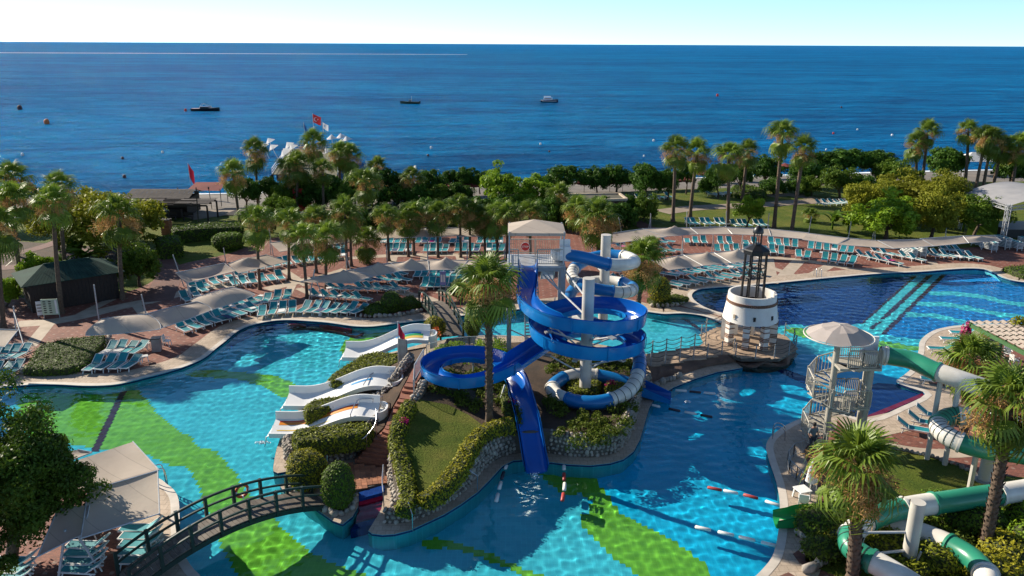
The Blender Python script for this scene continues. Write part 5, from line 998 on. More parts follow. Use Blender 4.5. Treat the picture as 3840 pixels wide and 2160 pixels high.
# ================================================================ BRIDGES
def arch_bridge(label, a, b, rise, width, n=26, posts=7, hr=1.0, ring_at=None, z0=0.15, m='green_wood', ringlab=''):
    a, b = Vector(a), Vector(b); d = b - a; L = d.length; t = d.normalized(); s = Vector((t.y, -t.x, 0)); br = thing('arched_bridge', label, 'bridge', (a.x, a.y, 0)); f = lambda k: a + d * k + Vector((0, 0, z0 + rise * 4 * k * (1 - k)))
    nb = int(L / .2)
    for i in range(nb):
        p, q = f(i / nb), f((i + .92) / nb); c = (p + q) / 2; dd = (q - p); g = MB(); g.bar(c - s * width / 2, c + s * width / 2, dd.length, .05, up=dd.normalized().cross(s)); obj('plank', g, MAT['deck_plank'], br)
    for sd in (-1, 1):
        e = s * (width / 2 - .04) * sd; P_ = [f(k / n) + e for k in range(n + 1)]
        g = MB()
        for lo_, hi_ in ((-.3, -.06),):
            A = [p + Vector((0, 0, lo_)) - s * .05 * sd for p in P_]; B = [p + Vector((0, 0, hi_)) - s * .05 * sd for p in P_]; A2 = [p + s * .1 * sd for p in A]; B2 = [p + s * .1 * sd for p in B]; g.ribbon(A, B); g.ribbon(B, B2); g.ribbon(B2, A2); g.ribbon(A2, A)
        obj('side_beam', g, MAT[m], br)
        for hh, ww in ((hr, .11), (hr * .55, .09)):
            g = MB(); Q = [p + Vector((0, 0, hh)) for p in P_]; c4 = [(-.04, -ww / 2), (.04, -ww / 2), (.04, ww / 2), (-.04, ww / 2)]; V = [q + s * x + Vector((0, 0, z)) for q in Q for x, z in c4]; g.add(V, [(i * 4 + j, (i + 1) * 4 + j, (i + 1) * 4 + (j + 1) % 4, i * 4 + (j + 1) % 4) for i in range(n) for j in range(4)]); obj('hand_rail', g, MAT[m], br)
        for k in range(posts + 1): p = f(k / posts) + e * 1.03; g = MB(); g.box(p + Vector((0, 0, hr * .42)), (.14, .14, hr * 1.3), math.atan2(t.y, t.x)); obj('post', g, MAT[m], br)
    if ring_at is not None:
        k, sd = ring_at; p = f(k) + s * (width / 2) * sd + Vector((0, 0, .62)); lr = thing('life_ring', ringlab, 'life ring', p); g = MB(); g.tube([p + s * .06 * sd + (t * math.cos(u) + Vector((0, 0, 1)) * math.sin(u)) * .3 for u in [2 * PI * i / 20 for i in range(21)]], .07, 8); obj('ring', g, MAT['orange_ring'], lr, smooth=60)
        for u in (0, PI / 2, PI, 1.5 * PI): c = p + s * .06 * sd + (t * math.cos(u) + Vector((0, 0, 1)) * math.sin(u)) * .3; g = MB(); g.box(c, (.06, .16, .17), math.atan2(t.y, t.x)); obj('strap', g, MAT['white_plastic'], lr)
    return br
arch_bridge('long arched green wooden bridge crossing the near left pool', at(470, 2195, 0.1), at(1200, 1880, 0.1), 1.0, 1.55, ring_at=(.62, -1), ringlab='orange life ring hanging on the long front bridge')
arch_bridge('small arched green wooden bridge behind the palm by the far pool', at(1610, 1138, 0.05), at(1695, 1268, 0.3), .75, 1.8, posts=6, ring_at=(.22, 1), ringlab='orange life ring hanging on the small far bridge')
# ================================================================ SPIRAL STAIR TOWER WITH GREEN TUBE SLIDE
SX, SY = 18.15, 41.7; SZ = 5.0
stt = thing('spiral_stair_tower', 'beige steel spiral stair tower with umbrella roof and start of green slide', 'slide tower', (SX, SY, 0)); bm2 = 'beige_metal'
g = MB(); g.tube([(SX, SY, 0), (SX, SY, 6.55)], .17, 16); obj('centre_post', g, MAT[bm2], stt, smooth=50)
for x, y in ((SX + 2.05, SY + .5), (SX + 1.7, SY - .75)): g = MB(); g.tube([(x, y, 0), (x, y, SZ - .1)], .17, 14); obj('post', g, MAT[bm2], stt, smooth=50)
g = MB(); g.prism(ccw([(SX - .1, SY - .95), (SX + 2.2, SY - .95), (SX + 2.2, SY + .85), (SX - .1, SY + .85)]), SZ - .14, SZ, True); obj('upper_platform', g, MAT[bm2], stt)
g = MB(); g.prism(ccw([(SX + .1, SY - .95), (SX + 1.85, SY - .95), (SX + 1.85, SY + .75), (SX + .1, SY + .75)]), 2.5, 2.62, True); obj('middle_platform', g, MAT[bm2], stt)
def panel(root, p, q, h0=.08, h1=1.05, nb=6, nm='railing_panel'):
    """one rounded railing panel between two base points"""
    p, q = Vector(p), Vector(q); d = q - p; g = MB(); c = [p + Vector((0, 0, h0)), p + Vector((0, 0, h1 - .12)), p + d * .08 + Vector((0, 0, h1)), q - d * .08 + Vector((0, 0, h1)), q + Vector((0, 0, h1 - .12)), q + Vector((0, 0, h0)), p + Vector((0, 0, h0))]; g.tube(c, .042, 6, caps=False)
    for i in range(1, nb): b = p + d * (i / nb); g.tube([b + Vector((0, 0, h0)), b + Vector((0, 0, h1))], .02, 5, caps=False)
    return obj(nm, g, MAT[bm2], root)
nst = 30; rs = 1.38
for i in range(nst):
    z = (i + 1) * SZ / nst; a = 250 - i * 22.5 * 1.0; a0, a1 = R(a), R(a - 24); g = MB(); g.prism(ccw([(SX + .16 * math.cos(a0), SY + .16 * math.sin(a0)), (SX + rs * math.cos(a0), SY + rs * math.sin(a0)), (SX + rs * math.cos(a1), SY + rs * math.sin(a1)), (SX + .16 * math.cos(a1), SY + .16 * math.sin(a1))]), z - .05, z, True); obj('tread', g, MAT[bm2], stt)
    if i % 2 == 0:
        a2 = R(a - 48); zz2 = z + 2 * SZ / nst; ex_ = math.cos((a0 + a2) / 2)
        if not (ex_ > .35): panel(stt, (SX + rs * math.cos(a0), SY + rs * math.sin(a0), z - .1), (SX + rs * math.cos(a2), SY + rs * math.sin(a2), zz2 - .1), nb=6, h1=1.1)
    if i % 4 == 0: g = MB(); g.tube([(SX + rs * math.cos(a0), SY + rs * math.sin(a0), z), (SX + rs * math.cos(a0), SY + rs * math.sin(a0), z + 1.1)], .045, 8); obj('stair_post', g, MAT[bm2], stt)
for zz in (2.62, SZ):
    for p, q in (((SX + .3, SY - .93), (SX + 1.1, SY - .93)), ((SX + 1.1, SY - .93), (SX + 1.85, SY - .93)), ((SX + .2, SY + .8), (SX + 1.1, SY + .8)), ((SX + 1.1, SY + .8), (SX + 1.85, SY + .8))): panel(stt, (*p, zz), (*q, zz), nb=7)
panel(stt, (SX + 1.85, SY - .93, 2.62), (SX + 1.85, SY + .75, 2.62), nb=10); panel(stt, (SX + 2.15, SY - .93, SZ), (SX + 2.15, SY - .5, SZ), nb=4)
for q in (((SX + .1, SY - 1.2), (SX + .75, SY - 1.2)), ((SX + .8, SY - 1.2), (SX + 1.4, SY - 1.1)), ((SX + 1.4, SY - 1.1), (SX + 1.75, SY - .6))): panel(stt, (*q[0], 0), (*q[1], 0), nb=6)
um = thing('umbrella_roof', 'round beige umbrella roof on top of the spiral stair tower', 'umbrella', (SX, SY, 6.3)); ur = 1.75; n = 16
g = MB(); V = [(SX + .08, SY, 7.25)]; ringp = []
for k in range(n): a = 2 * PI * k / n; V.append((SX + ur * .55 * math.cos(a), SY + ur * .55 * math.sin(a), 7.05 + (.03 if k % 2 == 0 else -.02)))
for k in range(n): a = 2 * PI * k / n; V.append((SX + ur * math.cos(a), SY + ur * math.sin(a), 6.62 + (.03 if k % 2 == 0 else -.04)))
F_ = [(0, 1 + k, 1 + (k + 1) % n) for k in range(n)] + [(1 + k, 1 + n + k, 1 + n + (k + 1) % n, 1 + (k + 1) % n) for k in range(n)]; g.add(V, F_); obj('canopy', g, MAT['umbrella_cloth'], um)
g = MB(); g.tube([(SX + (ur + .1) * math.cos(2 * PI * k / 32), SY + (ur + .1) * math.sin(2 * PI * k / 32), 6.6) for k in range(33)], .04, 8, caps=False); obj('rim_tube', g, MAT['pole_cream'], um, smooth=60)
for k in range(8): a = 2 * PI * k / 8; g = MB(); g.bar((SX, SY, 6.5), (SX + ur * math.cos(a), SY + ur * math.sin(a), 6.57), .035); obj('rib', g, MAT['pole_cream'], um)
g = MB(); g.tube([(SX, SY, 6.5), (SX, SY, 7.28)], .06, 8); obj('finial_pole', g, MAT['pole_cream'], um)
gsl = thing('tube_water_slide', 'green and white enclosed tube slide winding through the garden on the right', 'water slide', at(3430, 1900, 0))
GP = [(3300, 1330, 5.45), (3350, 1338, 5.4), (3420, 1352, 5.35), (3500, 1388, 5.2), (3600, 1424, 5.05), (3690, 1455, 4.75), (3775, 1490, 4.35), (3830, 1530, 3.95), (3810, 1560, 3.65), (3730, 1565, 3.4), (3640, 1560, 3.15), (3565, 1562, 3.0), (3525, 1585, 2.88), (3530, 1615, 2.78), (3570, 1645, 2.68), (3640, 1672, 2.55), (3720, 1690, 2.42), (3810, 1700, 2.3), (3900, 1725, 2.18), (3945, 1775, 2.08), (3890, 1825, 2.0), (3780, 1848, 1.92), (3680, 1862, 1.85), (3560, 1880, 1.75), (3440, 1897, 1.66), (3340, 1918, 1.58), (3250, 1955, 1.5), (3195, 2000, 1.42), (3190, 2045, 1.35), (3235, 2085, 1.28), (3310, 2125, 1.22), (3400, 2180, 1.15), (3500, 2240, 1.1), (3610, 2262, 1.04), (3690, 2225, .98), (3700, 2165, .93), (3650, 2100, .88), (3560, 2045, .83), (3460, 2003, .78), (3350, 1972, .73), (3240, 1950, .68), (3130, 1940, .6)]
gw = [at(*p) for p in GP]; gpath = catmull(gw, 6); gN = len(GP) - 1
tube_slide(gsl, gpath, .5, [(.6 / gN, 'tube_white', 0), (3.2 / gN, 'tube_green', 0), (5.2 / gN, 'tube_white', 0), (7.5 / gN, 'tube_green', 0), (10.6 / gN, 'tube_white', 0), (12.2 / gN, 'tube_green', 2), (14.6 / gN, 'tube_white', 2), (18 / gN, 'tube_green', 0), (21.4 / gN, 'tube_white', 0), (23.6 / gN, 'tube_green', 0), (24.6 / gN, 'tube_white', 0), (26 / gN, 'tube_green', 0), (27.2 / gN, 'tube_white', 0), (29.6 / gN, 'tube_green', 3), (32 / gN, 'tube_white', 0), (34 / gN, 'tube_green', 0), (35.2 / gN, 'tube_white', 0), (37 / gN, 'tube_green', 0), (39.4 / gN, 'tube_white', 0), (1, 'tube_white', 0)], 'green_wood')
ex = catmull([gw[-1] - Vector((0, 0, .42)), at(3020, 1955, .12), at(2960, 1960, .02), at(2905, 1962, -.06)], 5); flume(gsl, ex, .52, lambda f: (.9 - .45 * f, .7 - .35 * f), MAT['exit_green'], MAT['exit_green'], 30, name='exit_flume')
c0 = gw[0]; g = MB(); g.lathe([(.05, 0), (.48, .02), (.6, .3), (.56, .6), (.47, .62), (.48, .3), (.36, .1), (.02, .08)], 20, (c0.x - .55, c0.y, SZ + .02)); obj('start_tub', g, MAT['white_gelcoat'], gsl, smooth=60)
g = MB(); g.box((c0.x - .35, c0.y + .5, SZ + .7), (.8, .12, 1.3)); obj('start_shell', g, MAT['white_gelcoat'], gsl)
for i in (20, 24, 52, 92, 128, 160, 190, 225):
    q = gpath[min(i, len(gpath) - 1)]
    if q.z > .9: strut(gsl, (q.x, q.y, 0), (q.x, q.y, q.z - .4), .14 if q.z > 1.6 else .09, 'pole_cream', 'support_post')
q = at(3403, 2118, .25); pole_g = pole('slide_pole', 'thick cream pole with side struts in the shrubs under the green slide', q.x, q.y, .2, 3.35, .3)
strut(pole_g, (q.x, q.y, 1.9), (q.x - 3.0, q.y + .6, 1.45), .06); strut(pole_g, (q.x, q.y, 1.0), (q.x - 2.4, q.y - .4, 1.0), .07); strut(pole_g, (q.x + .1, q.y - .3, .2), (q.x + .25, q.y - .4, 1.2), .05)
q = at(3690, 1800, 0); pole('slide_pole', 'cream pole carrying the green slide in front of the terracotta deck', q.x, q.y, 0, 2.0, .32)
# ================================================================ PERGOLA ON THE RIGHT
pg = thing('pergola', 'pergola of cream fabric strips on green timber beams by the right pool edge', 'pergola', at(3640, 1310, 0)); zc = 2.7
c = [at(*p, zc) for p in T(ZU, (1900, 870), (2500, 862), (2620, 1010), (2600, 1260), (2260, 1085))]
c0, c1, c2, c3 = at(*Z8(1905, 880, *ZU), zc), at(*Z8(2560, 868, *ZU), zc), at(*Z8(2900, 1180, *ZU), zc), at(*Z8(2560, 1220, *ZU), zc)
for a_, b_ in ((c0, c3), (c1, c2)): g = MB(); g.bar(a_, b_, .14, .28); obj('beam', g, MAT['green_beam'], pg)
for k in range(8): a_, b_ = c0.lerp(c3, (k + .3) / 8), c1.lerp(c2, (k + .3) / 8); g = MB(); g.bar(a_ + Vector((0, 0, .16)), b_ + Vector((0, 0, .16)), .06, .12); obj('rafter', g, MAT['green_beam'], pg)
for k in range(9):
    a0, b0 = c0.lerp(c3, k / 9 + .008), c1.lerp(c2, k / 9 + .008); a1, b1 = c0.lerp(c3, (k + .9) / 9), c1.lerp(c2, (k + .9) / 9); g = MB(); N_ = 36; A, B = [], []
    for i in range(N_ + 1): f = i / N_; w_ = .05 * math.sin(f * N_ * .5 * PI) ; A.append(a0.lerp(b0, f) + Vector((0, 0, .24 + w_))); B.append(a1.lerp(b1, f) + Vector((0, 0, .24 + w_)))
    g.ribbon(A, B); obj('fabric_strip', g, MAT['sail_cloth'], pg)
for p in (c0.lerp(c3, .02), c0.lerp(c3, .5), c0.lerp(c3, .97), c1): g = MB(); g.box((p.x, p.y, zc / 2 - .07), (.16, .16, zc - .14)); obj('post', g, MAT['green_wood'], pg)
rgp = np.random.default_rng(9); 
def vine(label, c, r, n, m, sz, seed, name='climbing_vine'): rg = np.random.default_rng(seed); d = fuzz_points(rg, n); C = np.array(c) + d * np.array(r) * rg.uniform(.3, 1, n)[:, None]; V, Fq = leaf_cards(C, d, sz, rg, .8, .8); return tag(obj(name, np_mesh(name, V, Fq), MAT[m]), label, 'climbing plant', kind='stuff')
vine('magenta bougainvillea climbing the corner post of the pergola', c0 + Vector((-.1, -.15, -.75)), (.42, .35, 1.05), 520, 'bougainvillea', .085, 1)
vine('green leaves of the bougainvillea on the pergola corner', c0 + Vector((.15, 0, -1.6)), (.5, .4, .9), 260, 'leaf_mid', .1, 2)
vine('red flowering plant below the pergola', at(3755, 1395, .5), (.5, .4, .45), 260, 'bougainvillea', .08, 3)
vine('leafy vine over the right end of the pergola', at(3830, 1215, 2.9), (1.0, .7, .6), 420, 'leaf_olive', .11, 4)
# low round fence, closed parasol, table and chair beside the tower
fc = at(3040, 1790, 0); ft = thing('curved_fence', 'low curved metal fence around the foot of the stair tower', 'fence', fc)
railing(ft, [at(*p) for p in [(2952, 1740), (2958, 1775), (2985, 1800), (3015, 1830), (3060, 1850)]], .8, .13, 'grey_metal', .035, .016, mid=True); railing(ft, [at(*p) for p in [(2952, 1740), (2975, 1712), (3010, 1700)]], .8, .13, 'grey_metal', .035, .016)
# ================================================================ SUN LOUNGERS
def make_lounger(flat=False):
    t = thing('sun_lounger', 'sun lounger', 'sun lounger'); w_ = .62
    by = (.28, .95 if flat else .93); bz = (.34, (.80, .36, .64)[int(flat)]); t_ = flat; flat = flat == 1
    g = MB(); 
    for s_ in (-1, 1): g.bar((s_ * w_ / 2, -.95, .33), (s_ * w_ / 2, .95 if flat else .72, .33), .05, .06); g.bar((s_ * w_ / 2, by[0], bz[0]), (s_ * w_ / 2, by[1], bz[1]), .045, .05)
    g.bar((-w_ / 2, -.95, .33), (w_ / 2, -.95, .33), .05, .06); g.bar((-w_ / 2, by[1], bz[1]), (w_ / 2, by[1], bz[1]), .045, .05); g.bar((-w_ / 2, .25, .32), (w_ / 2, .25, .32), .04)
    obj('frame', g, MAT['white_plastic'], t, world=False)
    g = MB(); N_ = 6; A = [(-w_ / 2 + .02, -.93 + 1.19 * i / N_, .352 - .03 * math.sin(PI * i / N_)) for i in range(N_ + 1)]; B = [(w_ / 2 - .02, y, z) for _, y, z in A]; g.ribbon(A[::-1], B[::-1]); obj('seat', g, MAT['teal_sling'], t, world=False)
    g = MB(); A = [(-w_ / 2 + .02, by[0] + (by[1] - by[0]) * f, bz[0] + (bz[1] - bz[0]) * f + .03 - .03 * math.sin(PI * f)) for f in (0, .25, .5, .75, 1)]; B = [(w_ / 2 - .02, y, z) for _, y, z in A]; g.ribbon(A[::-1], B[::-1]); obj('backrest', g, MAT['teal_sling'], t, world=False)
    for x in (-1, 1):
        for y, d in ((-.72, -.1), (.5, .1)): g = MB(); g.bar((x * w_ / 2, y, .33), (x * (w_ / 2 + .02), y + d, 0), .05, .045); obj('leg', g, MAT['white_plastic'], t, world=False)
    return t
LP = {k: make_lounger(k) for k in (0, 1, 2)}; LUSED = {0: False, 1: False, 2: False}; NL = [0]; GSEQ = {}
def lounger(p, ang, label, flat=False, group='teal sun loungers', z=0.0):
    """ang: world direction the feet point to, degrees"""
    rz = R(ang + 90); flat = int(flat)
    if not LUSED[flat]: o = LP[flat]; LUSED[flat] = True; o.location = (p[0], p[1], z); o.rotation_euler = (0, 0, rz); o['label'] = label
    else: o = dup(LP[flat], (p[0], p[1], z), rz, label)
    o['group'] = group; NL[0] += 1; return o
def lrow(p0, p1, n, ang, phrase, jit=4, flat=0.12, skip=(), ang1=None, z=0.0):
    trg = np.random.default_rng(int(p0[0] * 11 + p0[1] + 9000))
    a, b = at(*p0, .25), at(*p1, .25)
    for i in range(n):
        if i in skip: continue
        f = i / max(1, n - 1); q = a.lerp(b, f); aa = ang + ((ang1 - ang) * f if ang1 is not None else 0)
        lounger((q.x + random.uniform(-.04, .04), q.y + random.uniform(-.08, .08)), aa + random.uniform(-jit, jit), f'teal lounger, {ORD[i]} from left in {phrase}', 1 if random.random() < flat else 2 if random.random() < .3 else 0)
        if trg.random() < .1:
            cn, cm = [('white', 'white_towel'), ('navy', 'navy_towel'), ('pink', 'magenta_towel'), ('pale', 'shirt_white')][int(trg.integers(0, 4))]; tl = f'{cn} towel on the {ORD[i]} lounger in {phrase}'
            if len(tl.split()) <= 16:
                g = MB(); N_ = 5; ka = [(-.27, -.75 + .22 * k, .36 - .03 * math.sin(PI * (k + .9) / 6)) for k in range(N_)]; g.ribbon([(x, y, zz + .02) for x, y, zz in ka][::-1], [(x + .5, y + .05, zz + .025) for x, y, zz in ka][::-1]); g.ribbon([(x + .5, y + .05, zz + .025) for x, y, zz in ka][::-1], [(x + .66, y + .05, zz - .15) for x, y, zz in ka][::-1]); tag(obj('towel', g, MAT[cm], loc=(q.x, q.y, 0), rot=(0, 0, R(aa + 90))), tl, 'towel')
# near left deck
lrow((352, 1372), (492, 1365), 4, -97, 'the front row by the low hedge bed', flat=0, skip=()); lrow((405, 1318), (520, 1310), 4, -97, 'the rear row by the low hedge bed', flat=0)
lrow((-30, 1400), (50, 1392), 3, -95, 'the front row at the far left edge', flat=0); lrow((-30, 1338), (75, 1330), 4, -95, 'the rear row at the far left edge', flat=0)
lrow((690, 1232), (955, 1155), 9, -38, 'the lower poolside row below the left sails', 6, flat=.15); lrow((720, 1198), (985, 1125), 9, -38, 'the upper poolside row below the left sails', 6, flat=.1)
lrow((985, 1172), (1095, 1160), 4, -80, 'the front row left of the curved coping', flat=0); lrow((1000, 1125), (1075, 1112), 3, -82, 'the rear row left of the curved coping', flat=0)
lrow((1140, 1160), (1345, 1165), 7, -105, 'the single row right along the curved pool edge', 4, flat=0, ang1=-120)
lrow((1195, 1110), (1360, 1120), 5, -25, 'the near row of the middle deck block', flat=.05, skip=()); lrow((1260, 1082), (1500, 1082), 8, -28, 'the second row of the middle deck block', flat=.08); lrow((1330, 1050), (1510, 1048), 6, -30, 'the third row of the middle deck block', flat=.08); lrow((1440, 1022), (1500, 1024), 2, -35, 'the short rear row of the middle deck block', flat=0)
lrow((1592, 1068), (1745, 1066), 7, -92, 'the front row beside the small bridge', flat=0); lrow((1565, 1030), (1760, 1028), 8, -92, 'the rear row beside the small bridge', flat=0)
lrow((700, 1120), (760, 1085), 3, -55, 'the shaded near row under the upper left sail', flat=.1); lrow((730, 1075), (900, 1035), 6, -50, 'the middle row under the upper left sail', flat=.1); lrow((880, 1060), (1050, 1040), 6, -60, 'the near row at the palm by the upper sail', flat=.1); lrow((905, 1018), (1060, 985), 6, -48, 'the rear row under the upper left sail', flat=.2)
lrow((1080, 985), (1290, 955), 8, -62, 'the left half of the palm terrace front row', flat=.1, ang1=-75); lrow((1130, 950), (1290, 925), 7, -64, 'the left half of the palm terrace rear row', flat=.1, ang1=-78)
lrow((1460, 937), (1880, 935), 19, -88, 'the front row under the far curved sails', flat=0, skip=(4, 5, 10, 15), ang1=-94); lrow((1440, 905), (1875, 905), 18, -88, 'the rear row under the far curved sails', flat=.05, skip=(4, 9, 13), ang1=-94)
# right side
lrow((2520, 1068), (2830, 1020), 11, -35, 'the front row below the middle right sails', flat=.35); lrow((2512, 1030), (2800, 990), 12, -35, 'the rear row below the middle right sails', flat=.2)
lrow((2290, 1050), (2440, 1062), 5, -30, 'the row behind the white tube coil', flat=.25); lrow((2300, 1015), (2420, 1020), 4, -30, 'the rear row behind the white tube coil', flat=.2)
lrow((2290, 955), (2530, 938), 9, -28, 'the shaded front row under the back right sails', flat=.05); lrow((2330, 925), (2500, 905), 7, -28, 'the shaded rear row under the back right sails', flat=.05)
lrow((2578, 905), (2830, 912), 9, -95, 'the sunny row between the two right sails', flat=.1, skip=(3, 6)); lrow((2690, 935), (2870, 942), 6, -95, 'the near row between the two right sails', flat=.1)
lrow((2898, 942), (3195, 985), 10, -102, 'the front row behind the deep pool', flat=0, skip=(2, 5), ang1=-122); lrow((2892, 912), (3190, 942), 11, -100, 'the rear row behind the deep pool', flat=0, skip=(4,), ang1=-118)
lrow((3240, 960), (3350, 985), 4, -55, 'the row with the pink towel behind the deep pool', flat=.4); lrow((3290, 945), (3440, 972), 5, -58, 'the second row beside the pink towel', flat=.2); lrow((3490, 955), (3650, 965), 6, -62, 'the dark row under the far right sail', flat=.1); lrow((3545, 935), (3600, 940), 3, -62, 'the rear dark row under the far right sail', flat=.1)
# pairs on the lawn
for i, x in enumerate((2585, 2605, 2641, 2661, 2696, 2716, 2756, 2782, 2800, 2842, 2862)):
    q = at(x, 838 + (6 if i > 5 else 0), .2); lounger(q, -75, f'bright teal lounger, {ORD[i]} from the left on the lawn above the back sails')
lrow((2372, 747), (2510, 738), 6, -55, 'the row on the lawn beside the flat-roofed hut', flat=.6); lrow((2672, 730), (2740, 724), 4, -40, 'the small group under the lawn palms', flat=.6); lrow((3080, 765), (3190, 758), 6, -60, 'the shaded row on the far right lawn', flat=0)
# right peninsula and near right
for i, (x, y) in enumerate(((3610, 1252), (3575, 1275), (3530, 1312))): lounger(at(x, y, .2), 172, f'turquoise lounger, {ORD[i]} from the far end on the round right terrace', False)
lounger(at(3510, 1430, .2), 160, 'teal lounger in shade below the green tube slide')
for i, (x, y, a_) in enumerate(((3425, 1612, -25), (3465, 1588, -28), (3495, 1562, -30), (3420, 1640, -25))): 
    if i < 3: lounger(at(x, y, .2), a_, f'teal lounger, {ORD[i]} from the front beside the ringed green tube')
# near left corner, under the big sails
for k, (px0, py0, n_, ph) in enumerate(((530, 1985, 5, 'the near stack line by the front bridge'), (330, 2050, 4, 'the line under the dark front sail'), (60, 2110, 3, 'the line at the bottom left corner'), (330, 1960, 2, 'the short line between the two front sails'))):
    for i in range(n_): q = at(px0 - 14 * i * (0 if k == 0 else .4), py0 + 30 * i, .25); lounger(q, 178 + random.uniform(-3, 3), f'teal lounger, {ORD[i]} from the back in {ph}')
# stacked loungers at the far right
for k, (x, y, n_) in enumerate(((3665, 925, 5), (3705, 940, 6), (3755, 930, 7), (3800, 935, 5), (3845, 930, 6))):
    for i in range(n_): q = at(x, y, 0); lounger(q, -75, f'stacked lounger, {ORD[i]} from the ground in the {ORD[k]} stack at far right', True, 'stacked loungers', z=i * .16)
for k, (x, y, n_) in enumerate(((3405, 965, 6), (3440, 962, 7))):
    for i in range(n_): q = at(x, y, 0); lounger(q, -75, f'stacked lounger, {ORD[i]} from the ground in the {ORD[k]} stack under the far sail', True, 'stacked loungers', z=i * .16)
# towels left on loungers
def towel(label, px, py, m, ang): q = at(px, py, .42); g = MB(); g.box((0, 0, 0), (.6, 1.2, .03)); lumpy(g, .04, int(px), 5); o = obj('towel', g, MAT[m], loc=(q.x, q.y, .5), rot=(0, R(8), R(ang))); tag(o, label, 'towel')
towel('magenta towel draped over a lounger behind the deep pool', 3335, 975, 'magenta_towel', 30); towel('dark towel on a lounger below the middle right sails', 2790, 1022, 'navy_towel', 50); towel('dark towel on the poolside lounger below the left sails', 855, 1190, 'navy_towel', 50); towel('red towel on a lounger under the palms', 1185, 945, 'sign_red', 30)
# side tables
def make_table():
    t = thing('side_table', 'table', 'side table', group='white side tables'); g = MB(); g.box((0, 0, .42), (.45, .45, .04)); obj('table_top', g, MAT['white_plastic'], t, world=False)
    for x in (-1, 1):
        for y in (-1, 1): g = MB(); g.bar((x * .17, y * .17, .4), (x * .2, y * .2, 0), .05); obj('leg', g, MAT['white_plastic'], t, world=False)
    return t
TB = make_table()
for i, (x, y, lab) in enumerate(((440, 1350, 'white side table between the loungers by the hedge bed'), (545, 1355, 'white side table at the right end of the hedge bed loungers'), (550, 1308, 'white side table beside the grey bin by the left pool'), (875, 1165, 'white side table among the left poolside loungers'), (950, 1172, 'second white side table among the left poolside loungers'), (980, 1125, 'white side table left of the curved coping loungers'), (1042, 1158, 'white side table in front of the curved coping loungers'), (1270, 1125, 'white side table in the middle deck block'), (1410, 1080, 'white side table at the back of the middle deck block'), (1235, 1095, 'white side table under the mast of the middle sail'), (850, 1065, 'white side table under the upper left sail'), (930, 1075, 'white side table near the palm by the upper sail'), (1695, 1035, 'white side table beside the small bridge loungers'), (780, 1182, 'white side table with red cup at the left poolside row'), (3080, 960, 'white side table behind the deep pool'), (3175, 975, 'second white side table behind the deep pool'), (2770, 1035, 'white side table below the middle right sails'))):
    q = at(x, y, 0); o = TB if i == 0 else dup(TB); o.location = q; o.rotation_euler = (0, 0, random.uniform(0, 1.5)); o['label'] = lab
# ================================================================ SHADE SAILS AND MASTS
def sail(label, c, peak=0.0, sag=.18, n=12, scal=.0, pk=(.5, .5)):
    """tensioned membrane between four corners, optionally with a raised cone"""
    c = [at(*p) for p in c]; mid_ = (c[0] + c[1] + c[2] + c[3]) / 4; c = [mid_ + (p - mid_) * 1.08 for p in c]; V = []
    for j in range(n + 1):
        for i in range(n + 1):
            u, v = i / n, j / n; u2 = .5 + (u - .5) * (1 - scal * 4 * v * (1 - v)); v2 = .5 + (v - .5) * (1 - scal * 4 * u * (1 - u))
            p = c[0] * (1 - u2) * (1 - v2) + c[1] * u2 * (1 - v2) + c[2] * u2 * v2 + c[3] * (1 - u2) * v2; d = math.hypot((u - pk[0]) * 2, (v - pk[1]) * 2); p = p.copy()
            p.z += peak * max(0, 1 - d) ** 1.8 - sag * (4 * u * (1 - u)) * (4 * v * (1 - v)) * (0 if peak else 1); V.append(p)
    g = MB(); g.add(V, [(j * (n + 1) + i, j * (n + 1) + i + 1, (j + 1) * (n + 1) + i + 1, (j + 1) * (n + 1) + i) for j in range(n) for i in range(n)])
    t = thing('shade_sail', label, 'shade sail', (c[0] + c[1] + c[2] + c[3]) / 4, group='beige shade sails'); obj('membrane', g, MAT['sail_cloth'], t, smooth=180)
    for a, b in ((0, 3), (1, 2), (3, 2)):
        rows = [j * (n + 1) + (0 if a == 0 else n) for j in range(n + 1)] if (a, b) != (3, 2) else [n * (n + 1) + i for i in range(n + 1)]
        gg = MB(); gg.tube([V[k] + Vector((0, 0, .02)) for k in rows], .03, 6); obj('edge_cable', gg, MAT['mast_metal'], t)
    return t
h1, h2 = 2.9, 2.5
S = lambda *a: [(x, y, z) for x, y, z in a]
sail('shade sail nearest the low hedge bed, lowest of the left chain', S((331, 1256, 2.4), (385, 1199, 2.8), (551, 1183, 2.8), (592, 1234, 2.4)), sag=-.4, scal=-.12)
sail('shade sail in the middle of the left chain over the poolside loungers', S((592, 1232, 2.4), (555, 1179, 2.8), (733, 1135, 2.8), (787, 1164, 2.4)), peak=.6, scal=-.08)
sail('shade sail at the upper end of the left chain', S((791, 1161, 2.4), (722, 1124, 2.8), (865, 1080, 2.8), (948, 1107, 2.4)), sag=-.45, scal=-.1)
sail('shade sail left of the lawn bush, with white edge', S((704, 1060, 2.4), (667, 1024, 2.9), (836, 990, 2.9), (875, 1018, 2.5)), sag=.3)
sail('peaked shade sail beside the lawn bush', S((900, 1023, 2.5), (862, 990, 2.9), (995, 958, 2.9), (1072, 982, 2.5)), peak=.5, pk=(.75, .4))
